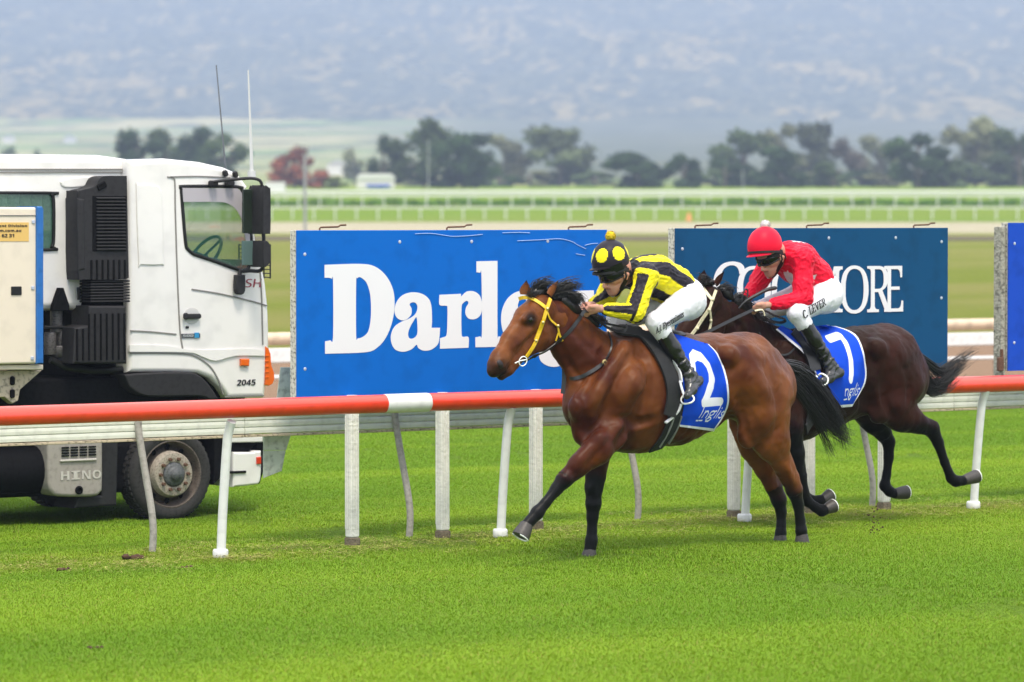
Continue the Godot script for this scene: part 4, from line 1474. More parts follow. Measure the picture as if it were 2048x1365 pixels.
func bay_horse() -> void:
	var S := {
		"key": "bay", "label": "bright bay galloping horse in front with yellow bridle and blue cloth numbered 2", "z": 0.75, "at": Vector3(0.0323, 0, 0.9888), "seed": 41,
		"lo": Vector3(-1.55, -0.12, 0.28), "hi": Vector3(1.85, 1.85, 1.24),
		"trunk": [Vector3(-0.6484, 1.1079, 0.75), Vector3(-0.3295, 1.1724, 0.75), Vector3(0.0539, 1.1885, 0.75), Vector3(0.4289, 1.2385, 0.75), Vector3(0.7282, 1.25, 0.75), Vector3(0.9107, 1.1783, 0.75)],
		"withers": [Vector3(-0.4397, 1.5034, 0.75), Vector3(-0.1321, 1.4976, 0.75)],
		"neck": [Vector3(-0.6577, 1.3696, 0.75), Vector3(-0.8426, 1.5507, 0.75), Vector3(-1.0261, 1.7125, 0.75)],
		"coat": Color(0.058, 0.0128, 0.0042), "red": Color(0.165, 0.052, 0.012), "black": Color(0.0055, 0.0045, 0.0045), "hair": lin(0.011, 0.0095, 0.0105), "low_y": 0.53, "split": 0.3, "low_hind": 0.36, "gloss": [0.33, 0.25],
	}
	var mu := []
	for e in [[[Vector3(-0.4894, 1.4466, 0.9), Vector3(-0.8903, 1.096, 0.93)], 0.11, 0.12, 0.6, 0.07], [[Vector3(-0.2619, 1.4336, 0.6), Vector3(-0.6233, 1.0749, 0.57)], 0.11, 0.12, 0.6, 0.07], [[Vector3(-0.8503, 1.0638, 0.87), Vector3(-0.8174, 0.8959, 0.85)], 0.115, 0.108, 0.8, 0.06], [[Vector3(-0.6587, 1.049, 0.63), Vector3(-0.6553, 0.8821, 0.65)], 0.11, 0.105, 0.8, 0.06], [[Vector3(-0.5073, 1.1844, 0.96), Vector3(-0.6444, 0.9238, 0.95)], 0.13, 0.11, 0.7, 0.06], [[Vector3(-0.1884, 1.1614, 0.54), Vector3(-0.3432, 0.8973, 0.55)], 0.13, 0.11, 0.7, 0.06], [[Vector3(-0.6346, 0.8168, 0.75), Vector3(-0.2004, 0.8209, 0.75)], 0.07, 0.08, 1.2, 0.08],
		[[Vector3(0.5598, 1.3403, 0.9), Vector3(0.8318, 1.1482, 0.9)], 0.21, 0.19, 0.85, 0.08], [[Vector3(0.8008, 1.3259, 0.6), Vector3(1.0764, 1.1313, 0.6)], 0.21, 0.19, 0.85, 0.08], [[Vector3(0.808, 1.093, 0.9), Vector3(0.818, 0.9251, 0.9)], 0.2, 0.165, 0.8, 0.07], [[Vector3(0.9942, 1.0769, 0.6), Vector3(1.0043, 0.8882, 0.6)], 0.2, 0.16, 0.8, 0.07], [[Vector3(0.5836, 1.1001, 0.93), Vector3(0.6412, 0.8463, 0.93)], 0.12, 0.11, 0.7, 0.06], [[Vector3(-0.8299, 1.5309, 0.83), Vector3(-0.6418, 1.2755, 0.88)], 0.05, 0.06, 0.8, 0.06]]:
		mu.append([e[0][0], e[0][1], e[1], e[2], e[3], e[4]])
	S.muscles = mu
	S.relief = [
		[[Vector3(-0.6495, 1.5307, 0.95), Vector3(-0.7724, 1.4084, 1), Vector3(-0.8798, 1.2671, 1), Vector3(-0.969, 1.1725, 1)], 0.026, true],
		[[Vector3(-0.4381, 1.4738, 1), Vector3(-0.4062, 1.2749, 1.03), Vector3(-0.4424, 1.0767, 1.03), Vector3(-0.5345, 0.9235, 1.02), Vector3(-0.6187, 0.8096, 1)], 0.032, true],
		[[Vector3(-0.3389, 0.9828, 1.02), Vector3(-0.4786, 0.9656, 1.03), Vector3(-0.604, 1.0058, 1.04), Vector3(-0.7302, 1.0023, 1.04)], 0.02, true],
		[[Vector3(-0.9065, 1.1422, 1), Vector3(-0.9184, 0.9802, 0.98), Vector3(-0.8572, 0.8089, 0.97)], 0.024, true],
		[[Vector3(-1.0734, 1.5372, 0.9), Vector3(-1.0065, 1.3862, 0.93), Vector3(-0.9275, 1.264, 0.98)], 0.015, true],
		[[Vector3(-0.9566, 1.6596, 0.85), Vector3(-0.8356, 1.5323, 0.88), Vector3(-0.6705, 1.4503, 0.9)], 0.016, true],
		[[Vector3(0.3448, 1.3659, 0.98), Vector3(0.3011, 1.1837, 1), Vector3(0.3549, 0.9975, 0.98), Vector3(0.4923, 0.8741, 0.95)], 0.04, true],
		[[Vector3(0.6879, 1.3406, 1), Vector3(0.7866, 1.1166, 1.02), Vector3(0.8323, 0.8731, 1), Vector3(0.8395, 0.7047, 0.98)], 0.014, true],
		[[Vector3(0.4639, 1.1066, 1.02), Vector3(0.521, 0.9205, 1.02), Vector3(0.6608, 0.7488, 1)], 0.02, true],
		[[Vector3(-0.7481, 0.8517, 1.04), Vector3(-0.8854, 0.7188, 1.02), Vector3(-1.0221, 0.6152, 1)], 0.009, true],
		[[Vector3(-0.1629, 0.9403, 1), Vector3(0.1147, 0.9759, 1), Vector3(0.3173, 1.017, 0.98)], 0.014, true],
		[[Vector3(-0.5273, 1.5284, 0.95), Vector3(-0.7155, 1.3358, 1.02), Vector3(-0.8663, 1.1351, 1.03)], 0.03, false],
		[[Vector3(-0.6569, 1.1374, 1.05), Vector3(-0.5576, 1.243, 1.05), Vector3(-0.5139, 1.35, 1.04)], 0.045, false],
		[[Vector3(-0.8064, 0.8968, 1.04), Vector3(-0.9197, 0.803, 1.03), Vector3(-1.0457, 0.6887, 1.02)], 0.028, false],
		[[Vector3(0.3807, 1.4569, 0.97), Vector3(0.4199, 1.4306, 0.98)], 0.035, false],
		[[Vector3(0.6216, 1.2496, 1), Vector3(0.6643, 1.0461, 1.03), Vector3(0.6551, 0.9169, 1.03)], 0.05, false],
		[[Vector3(0.9598, 0.6073, 0.98), Vector3(1.02, 0.4734, 0.96)], 0.014, false],
	]
	var cu := []
	for e in [[[Vector3(-0.7051, 1.4962, 0.97), Vector3(-0.9467, 1.1981, 1.03)], 0.02, 0.026, 0.09], [[Vector3(-1.0823, 1.5374, 0.9), Vector3(-0.9409, 1.3145, 0.98)], 0.012, 0.016, 0.06], [[Vector3(-0.9776, 0.7885, 1.06), Vector3(-1.1034, 0.63, 1.02)], 0.006, 0.006, 0.04], [[Vector3(-0.8288, 0.8198, 1.07), Vector3(-1.0368, 0.6168, 1.02)], 0.008, 0.006, 0.04], [[Vector3(0.727, 0.7109, 1.03), Vector3(0.9443, 0.4768, 0.97)], 0.01, 0.008, 0.05], [[Vector3(0.4945, 1.1102, 1.14), Vector3(0.5823, 0.8123, 1.12)], 0.015, 0.015, 0.08], [[Vector3(-0.4535, 1.2415, 1.08), Vector3(-0.5919, 0.8476, 1.06)], 0.022, 0.024, 0.09], [[Vector3(-0.844, 1.0364, 1.09), Vector3(-0.9331, 0.8407, 1.06)], 0.016, 0.022, 0.06], [[Vector3(0.2217, 1.116, 1.1), Vector3(0.31, 0.9286, 1.06)], 0.03, 0.03, 0.09], [[Vector3(-0.8377, 0.9863, 0.75), Vector3(-0.7927, 0.8038, 0.75)], 0.02, 0.025, 0.06]]:
		cu.append([e[0][0], e[0][1], e[1], e[2], e[3]])
	S.cuts = cu
	S.legs = [
		{"p": [Vector3(-0.6444, 0.8877, 0.95), Vector3(-0.7824, 0.788, 0.96), Vector3(-0.9406, 0.6706, 0.95), Vector3(-1.0712, 0.5744, 0.94), Vector3(-1.1348, 0.5046, 0.93), Vector3(-1.2321, 0.4083, 0.93), Vector3(-1.2954, 0.3425, 0.92), Vector3(-1.3525, 0.2914, 0.92), Vector3(-1.3964, 0.2541, 0.92)], "r": [0.12, 0.105, 0.075, 0.063, 0.046, 0.037, 0.049, 0.04, 0.045], "up": 2, "low": 3},
		{"p": [Vector3(-0.462, 0.8876, 0.58), Vector3(-0.5137, 0.658, 0.57), Vector3(-0.5318, 0.4755, 0.57), Vector3(-0.5363, 0.3547, 0.57), Vector3(-0.5453, 0.2562, 0.57), Vector3(-0.5498, 0.1574, 0.57), Vector3(-0.5543, 0.0843, 0.57), Vector3(-0.5634, 0.0334, 0.57), Vector3(-0.5725, 0.0046, 0.57)], "r": [0.12, 0.092, 0.07, 0.06, 0.044, 0.037, 0.047, 0.042, 0.045], "up": 1, "low": 3},
		{"p": [Vector3(0.8242, 0.9626, 0.91), Vector3(0.85, 0.7872, 0.92), Vector3(0.9547, 0.6339, 0.91), Vector3(1.0536, 0.4983, 0.89), Vector3(1.1105, 0.4055, 0.88), Vector3(1.1579, 0.2941, 0.87), Vector3(1.186, 0.172, 0.86), Vector3(1.1959, 0.0963, 0.86), Vector3(1.2009, 0.0585, 0.86)], "r": [0.185, 0.14, 0.09, 0.07, 0.064, 0.043, 0.038, 0.045, 0.045], "up": 2, "low": 4},
		{"p": [Vector3(0.9076, 0.9099, 0.6), Vector3(0.9627, 0.7317, 0.61), Vector3(1.0373, 0.5675, 0.62), Vector3(1.1202, 0.4247, 0.62), Vector3(1.174, 0.3204, 0.62), Vector3(1.1987, 0.221, 0.62), Vector3(1.1989, 0.1263, 0.62), Vector3(1.1942, 0.0659, 0.62), Vector3(1.1894, 0.0358, 0.62)], "r": [0.17, 0.13, 0.085, 0.068, 0.062, 0.042, 0.037, 0.044, 0.045], "up": 2, "low": 3},
	]
	S.hooves = [[Vector3(-1.3921, 0.2574, 0.92), Vector3(-1.4446, 0.1778, 0.92), 0.066], [Vector3(-0.5679, 0.0117, 0.57), Vector3(-0.5816, -0.0573, 0.57), 0.062], [Vector3(1.2009, 0.0622, 0.86), Vector3(1.206, -0.0246, 0.86), 0.06], [Vector3(1.1894, 0.0396, 0.62), Vector3(1.1847, -0.0397, 0.62), 0.06]]
	var hd := []
	for e in [[[Vector3(-1.026, 1.7053, 0.75), Vector3(-1.1666, 1.7686, 0.76)], 0.135, 0.115, 0.66, 0.04], [[Vector3(-1.1578, 1.7936, 0.76), Vector3(-1.2783, 1.7169, 0.78)], 0.11, 0.11, 0.86, 0.03], [[Vector3(-1.2783, 1.7169, 0.78), Vector3(-1.4563, 1.5636, 0.82)], 0.108, 0.082, 0.72, 0.03], [[Vector3(-1.4563, 1.5636, 0.82), Vector3(-1.5737, 1.4457, 0.85)], 0.08, 0.072, 0.72, 0.03], [[Vector3(-1.5737, 1.4457, 0.85), Vector3(-1.6069, 1.4006, 0.86)], 0.074, 0.077, 0.8, 0.03],
		[[Vector3(-1.142, 1.6286, 0.775), Vector3(-1.1811, 1.6007, 0.78)], 0.128, 0.118, 0.56, 0.025], [[Vector3(-1.1811, 1.6007, 0.78), Vector3(-1.3439, 1.5113, 0.81)], 0.105, 0.075, 0.55, 0.03], [[Vector3(-1.3439, 1.5113, 0.81), Vector3(-1.4916, 1.3834, 0.845)], 0.07, 0.055, 0.62, 0.03], [[Vector3(-1.6243, 1.3761, 0.86), Vector3(-1.6416, 1.3552, 0.86)], 0.045, 0.042, 1.0, 0.025], [[Vector3(-1.5127, 1.3591, 0.85), Vector3(-1.5642, 1.3249, 0.855)], 0.042, 0.034, 0.9, 0.02],
		[[Vector3(-1.3111, 1.7617, 0.85), Vector3(-1.371, 1.7199, 0.86)], 0.03, 0.03, 0.8, 0.03], [[Vector3(-1.3287, 1.6334, 0.85), Vector3(-1.4781, 1.5298, 0.875)], 0.02, 0.014, 1.0, 0.03], [[Vector3(-1.1908, 1.7166, 0.83), Vector3(-1.1715, 1.5876, 0.84)], 0.03, 0.03, 0.8, 0.05], [[Vector3(-1.6005, 1.4406, 0.9), Vector3(-1.6387, 1.4061, 0.905)], 0.02, 0.022, 1.0, 0.02]]:
		hd.append([e[0][0], e[0][1], e[1], e[2], e[3], e[4]])
	S.head = hd
	S.head_cuts = [[Vector3(-1.6304, 1.4209, 0.93), Vector3(-1.6277, 1.4063, 0.92), 0.014, 0.012, 0.012], [Vector3(-1.619, 1.3566, 0.92), Vector3(-1.4785, 1.4061, 0.9), 0.006, 0.004, 0.012], [Vector3(-1.3559, 1.6849, 0.9), Vector3(-1.4085, 1.6217, 0.9), 0.012, 0.01, 0.03]]
	S.head_lo = Vector3(-1.8, 1.18, 0.56)
	S.head_hi = Vector3(-0.8, 1.98, 1.04)
	S.muzzle = Vector3(-1.6156, 1.3617, 0.86)
	S.eye = Vector3(-1.3241, 1.7194, 0.868)
	S.nostril = Vector3(-1.6205, 1.4096, 0.916)
	S.star = Vector3(-1.395, 1.8015, 0.82)
	S.ears = [[Vector3(-1.1216, 1.8875, 0.82), Vector3(-1.0373, 1.9943, 0.82), Vector3(0.9, 0.3, -0.3)], [Vector3(-1.2329, 1.8937, 0.68), Vector3(-1.2196, 1.9977, 0.68), Vector3(0.9, 0.2, 0.5)]]
	S.mane = [
		[[Vector3(-1.223, 1.9017, 0.74), Vector3(-1.1207, 1.8867, 0.77)], [Vector3(-1.1727, 1.8941, 0.75), Vector3(-1.1739, 1.959, 0.77), Vector3(-1.1264, 1.9803, 0.79), Vector3(-1.0449, 1.951, 0.8)], 90, 0.03, 0.05],
		[[Vector3(-1.1804, 1.8939, 0.73), Vector3(-1.1356, 1.8795, 0.76)], [Vector3(-1.2037, 1.8873, 0.75), Vector3(-1.2839, 1.8962, 0.8), Vector3(-1.3335, 1.9042, 0.82)], 40, 0.02, 0.03],
		[[Vector3(-1.1151, 1.8791, 0.75), Vector3(-0.9799, 1.8129, 0.76)], [Vector3(-1.0617, 1.8497, 0.75), Vector3(-1.0124, 1.9288, 0.78), Vector3(-0.92, 1.9641, 0.8), Vector3(-0.8362, 1.9491, 0.82)], 130, 0.03, 0.05],
		[[Vector3(-1.0172, 1.8492, 0.75), Vector3(-0.8456, 1.7461, 0.76)], [Vector3(-0.9442, 1.8052, 0.76), Vector3(-0.9199, 1.8849, 0.8), Vector3(-0.875, 1.8776, 0.83), Vector3(-0.8241, 1.834, 0.84)], 150, 0.03, 0.05],
		[[Vector3(-0.8831, 1.7681, 0.75), Vector3(-0.5899, 1.6479, 0.75)], [Vector3(-0.7392, 1.7046, 0.75), Vector3(-0.6819, 1.7368, 0.77), Vector3(-0.6335, 1.7147, 0.79), Vector3(-0.5867, 1.678, 0.8)], 90, 0.02, 0.03],
	]
	S.mane_core = [[Vector3(-1.1542, 1.9155, 0.755), Vector3(0.085, 0.042, 0.045), 0.1], [Vector3(-0.971, 1.856, 0.76), Vector3(0.12, 0.045, 0.035), -0.5], [Vector3(-0.8962, 1.8122, 0.78), Vector3(0.11, 0.05, 0.04), -0.6], [Vector3(-0.7106, 1.7008, 0.76), Vector3(0.1, 0.03, 0.035), -0.5]]
	S.tail = [
		[[Vector3(1.1423, 1.3494, 0.75), Vector3(1.162, 1.2474, 0.75)], [Vector3(1.1521, 1.3041, 0.75), Vector3(1.2984, 1.2706, 0.75), Vector3(1.4655, 1.1381, 0.75), Vector3(1.6324, 0.9436, 0.74), Vector3(1.7309, 0.7194, 0.73)], 300, 0.03, 0.085],
		[[Vector3(1.1424, 1.3231, 0.75), Vector3(1.1718, 1.2095, 0.75)], [Vector3(1.162, 1.2662, 0.75), Vector3(1.2694, 1.1808, 0.75), Vector3(1.4152, 1.0142, 0.74), Vector3(1.5901, 0.8566, 0.72), Vector3(1.826, 0.7531, 0.7)], 220, 0.03, 0.07],
		[[Vector3(1.1522, 1.2852, 0.75), Vector3(1.1718, 1.2095, 0.75)], [Vector3(1.1717, 1.2472, 0.75), Vector3(1.3185, 1.0739, 0.75), Vector3(1.4746, 0.8799, 0.74), Vector3(1.5659, 0.7244, 0.72), Vector3(1.6389, 0.6264, 0.71)], 50, 0.02, 0.05],
	]
	var H := horse(S)
	var F := [H[1], H[2]]
	tack_bay(F)

func tack_bay(F: Array) -> void:
	var yellow := worn("yellow_leather", lin(0.78, 0.5, 0.012), 0.12, 4.0, 0.45)
	var black := worn("black_leather", lin(0.014, 0.014, 0.016), 0.2, 4.0, 0.42)
	var steel := plain("steel", lin(0.4, 0.4, 0.4), 0.3, 0.8)
	var brass := plain("brass", lin(0.7, 0.55, 0.25), 0.35, 0.8)
	var t := thing("bridle", "yellow bridle with steel bit and black reins on bay horse numbered 2", "bridle")
	var m := MB.new()
	laid_strap(m, F, [Vector3(-1.3145, 1.8666, 0.72), Vector3(-1.3103, 1.8786, 0.8), Vector3(-1.2438, 1.8533, 0.83), Vector3(-1.1656, 1.799, 0.85)], 0.026, 0.007)
	part("browband", m.mesh(), yellow, t)
	m = MB.new()
	laid_strap(m, F, [Vector3(-1.0982, 1.8654, 0.8), Vector3(-1.1333, 1.8305, 0.83), Vector3(-1.17, 1.7812, 0.85), Vector3(-1.2081, 1.696, 0.86)], 0.026, 0.008)
	laid_strap(m, F, [Vector3(-1.2037, 1.7103, 0.86), Vector3(-1.239, 1.6322, 0.86), Vector3(-1.2771, 1.5688, 0.87)], 0.03, 0.011)
	laid_strap(m, F, [Vector3(-1.2611, 1.5754, 0.86), Vector3(-1.3079, 1.5158, 0.87), Vector3(-1.3606, 1.4562, 0.87)], 0.026, 0.009)
	part("cheekpiece", m.mesh(), yellow, t)
	m = MB.new()
	laid_strap(m, F, [Vector3(-1.1655, 1.7811, 0.85), Vector3(-1.1345, 1.7162, 0.85), Vector3(-1.0724, 1.6722, 0.85), Vector3(-1.0473, 1.6142, 0.84), Vector3(-1.0161, 1.5633, 0.84)], 0.014, 0.006)
	laid_strap(m, F, [Vector3(-1.0591, 1.629, 0.85), Vector3(-1.0857, 1.5648, 0.85)], 0.012, 0.006)
	part("throat_lash", m.mesh(), yellow, t)
	m = MB.new()
	for e in [Vector3(-1.1611, 1.7954, 0.85), Vector3(-1.2081, 1.6996, 0.86), Vector3(-1.068, 1.6722, 0.85), Vector3(-1.2699, 1.5684, 0.86)]:
		var q := lay(F, e, 0.014)
		m.ball(q[0], Vector3.ONE * 0.013, 10)
	part("buckle", m.mesh(), brass, t)
	m = MB.new()
	var ring := []
	var c := Vector3(-1.4229, 1.4269, 0.92)
	for k in 17:
		var a := TAU * k / 16.0
		ring.append(c + Vector3(cos(a) * 0.034, sin(a) * 0.034, sin(a) * 0.008))
	m.tube(ring, 0.004, 6)
	m.tube([Vector3(-1.4785, 1.4132, 0.9), Vector3(-1.4491, 1.431, 0.92), Vector3(-1.3966, 1.437, 0.92)], 0.005, 6)
	part("bit", m.mesh(), steel, t)
	m = MB.new()
	laid_strap(m, F, [Vector3(-1.4141, 1.4302, 0.92), Vector3(-1.3101, 1.4714, 0.94), Vector3(-1.1855, 1.5184, 0.92), Vector3(-1.0259, 1.6229, 0.92), Vector3(-0.9101, 1.7431, 0.92)], 0.027, 0.006, 5, 0.012)
	part("rein", m.mesh(), black, t)
	m = MB.new()
	m.strap(smooth_path([Vector3(-0.9101, 1.7431, 0.92), Vector3(-0.8506, 1.7778, 0.9), Vector3(-0.74, 1.7322, 0.86), Vector3(-0.6617, 1.656, 0.9), Vector3(-0.5365, 1.6219, 0.92), Vector3(-0.4608, 1.6705, 0.88)], 4), Vector3(0.3, 0.5, 0.8), 0.024, 0.005)
	m.strap(smooth_path([Vector3(-0.7337, 1.7724, 0.7), Vector3(-0.7031, 1.7439, 0.75), Vector3(-0.6424, 1.6901, 0.82), Vector3(-0.5516, 1.6647, 0.88), Vector3(-0.5047, 1.654, 0.92)], 4), Vector3(0.3, 0.6, 0.7), 0.022, 0.005)
	part("rein_end", m.mesh(), black, t)
	t = thing("breastplate", "black breastplate strap with brass ring across chest of bay horse", "breastplate")
	m = MB.new()
	laid_strap(m, F, [Vector3(-0.9932, 1.2952, 0.9), Vector3(-0.9766, 1.2965, 0.95), Vector3(-0.9067, 1.3287, 1), Vector3(-0.7635, 1.401, 1)], 0.026, 0.007)
	part("chest_strap", m.mesh(), black, t)
	m = MB.new()
	laid_strap(m, F, [Vector3(-0.7545, 1.4116, 1), Vector3(-0.7051, 1.4862, 1), Vector3(-0.6811, 1.55, 0.98), Vector3(-0.6526, 1.6234, 0.9)], 0.013, 0.006)
	part("neck_strap", m.mesh(), black, t)
	m = MB.new()
	var q := lay(F, Vector3(-0.7545, 1.4044, 1), 0.014)
	m.lathe([Vector2(0.008, 0.004), Vector2(0.02, 0.004), Vector2(0.022, 0.0), Vector2(0.02, -0.004), Vector2(0.008, -0.004)], 14, Transform3D(Basis(Vector3(1, 0, 0), Vector3(0, 0, 1), Vector3(0, -1, 0)), q[0]))
	part("ring", m.mesh(), brass, t)
	m = MB.new()
	m.strap(smooth_path([Vector3(-0.9293, 1.3679, 0.74), Vector3(-0.9292, 1.2957, 0.74), Vector3(-0.9337, 1.2344, 0.74), Vector3(-0.9426, 1.1768, 0.74)], 3), Vector3(-0.6, 0, 0.8), 0.03, 0.006)
	part("hanging_strap", m.mesh(), black, t)
	# saddle and cloth
	t = thing("saddle", "small black racing saddle with white piped pad and girth on bay horse", "saddle")
	m = MB.new()
	laid_strap(m, F, [Vector3(-0.5743, 1.6318, 0.85), Vector3(-0.4289, 1.6192, 0.88), Vector3(-0.3362, 1.5757, 0.95), Vector3(-0.2617, 1.4454, 1.02), Vector3(-0.1898, 1.2883, 1.04), Vector3(-0.1666, 1.1422, 1.04), Vector3(-0.1954, 1.0081, 1.03)], 0.125, 0.016, 6, 0.02)
	part("pad", m.mesh(), worn("black_cloth", lin(0.013, 0.013, 0.015), 0.2, 3.0, 0.75), t)
	m = MB.new()
	laid_strap(m, F, [Vector3(-0.2996, 1.5896, 0.95), Vector3(-0.2159, 1.459, 1.02), Vector3(-0.1163, 1.3339, 1.04), Vector3(-0.0977, 1.2497, 1.04)], 0.012, 0.03, 5, 0.02)
	laid_strap(m, F, [Vector3(-0.0975, 1.0931, 1.04), Vector3(-0.1251, 1.0428, 1.04), Vector3(-0.1632, 1.0035, 1.03), Vector3(-0.2243, 0.9612, 1.02)], 0.013, 0.02, 5, 0.022)
	part("piping", m.mesh(), plain("white_cloth", lin(0.72, 0.72, 0.76), 0.7), t)
	m = MB.new()
	laid_strap(m, F, [Vector3(-0.1389, 1.0869, 1.04), Vector3(-0.154, 0.9777, 1.03), Vector3(-0.1995, 0.8613, 1), Vector3(-0.2464, 0.7576, 0.93)], 0.12, 0.012, 6, 0.014)
	part("girth", m.mesh(), plain("black_cloth", Color.BLACK), t)
	m = MB.new()
	laid_strap(m, F, [Vector3(-0.1586, 0.9961, 1.03), Vector3(-0.1812, 0.8972, 1), Vector3(-0.2097, 0.7819, 0.93)], 0.007, 0.02, 5, 0.02)
	laid_strap(m, F, [Vector3(-0.0849, 1.0049, 1.03), Vector3(-0.1075, 0.9022, 1), Vector3(-0.1268, 0.8047, 0.93)], 0.007, 0.02, 5, 0.02)
	part("girth_stitching", m.mesh(), plain("grey_web", lin(0.25, 0.25, 0.25), 0.7), t)
	m = MB.new()
	m.ball(Vector3(-0.0721, 1.5809, 0.75), Vector3(0.24, 0.045, 0.13), 20, Basis(Vector3(0, 0, 1), 0.02))
	m.ball(Vector3(-0.2934, 1.6139, 0.75), Vector3(0.06, 0.05, 0.07), 14)
	part("seat", m.mesh(), black, t)
	m = MB.new()
	m.strap([Vector3(-0.1413, 1.2633, 1.09), Vector3(-0.1385, 1.2058, 1.11), Vector3(-0.1264, 1.1409, 1.13)], Vector3(0.2, 0.1, 1), 0.02, 0.006)
	part("stirrup_leather", m.mesh(), plain("white_cloth", Color.WHITE), t)
	m = MB.new()
	m.tube(smooth_path([Vector3(-0.0731, 1.1584, 1.05), Vector3(-0.1007, 1.1227, 1.05), Vector3(-0.1121, 1.0957, 1.1), Vector3(-0.0853, 1.1082, 1.16), Vector3(-0.067, 1.1404, 1.16), Vector3(-0.091, 1.1759, 1.12), Vector3(-0.0731, 1.1584, 1.05)], 4), 0.007, 6)
	part("stirrup_iron", m.mesh(), steel, t)
	# number cloth
	var ink := lin(0.75, 0.75, 0.82)
	var st := [[[Vector2(0.28, 0.42), Vector2(0.31, 0.33), Vector2(0.42, 0.285), Vector2(0.56, 0.3), Vector2(0.66, 0.37), Vector2(0.68, 0.45), Vector2(0.62, 0.54), Vector2(0.52, 0.63), Vector2(0.44, 0.7)], 0.105], [[Vector2(0.42, 0.715), Vector2(0.82, 0.7)], 0.1]]
	var sg := inglis(0.4, 0.875, 0.5, 0.125)
	var pm := printed("print_two", lin(0.006, 0.062, 0.56), ink, st + sg + [[[Vector2(0.36, 0.91), Vector2(0.42, 0.909)], 0.014], [[Vector2(0.44, 0.908), Vector2(0.52, 0.906)], 0.014]], 0.035)
	t = thing("saddle_cloth", "blue saddle cloth with white 2 on bay horse", "saddle cloth")
	cloth(t, F, [Vector3(-0.0771, 1.5992, 0.9), Vector3(-0.1177, 1.4857, 1), Vector3(-0.0839, 1.2676, 1.04), Vector3(-0.0744, 1.0669, 1.04), Vector3(-0.0955, 0.9282, 1.02)], [Vector3(0.2608, 1.513, 0.92), Vector3(0.3006, 1.4225, 1), Vector3(0.3395, 1.2209, 1.04), Vector3(0.3351, 1.0556, 1.04), Vector3(0.2203, 0.8856, 1.02)], pm, "cloth", Vector3.ZERO)

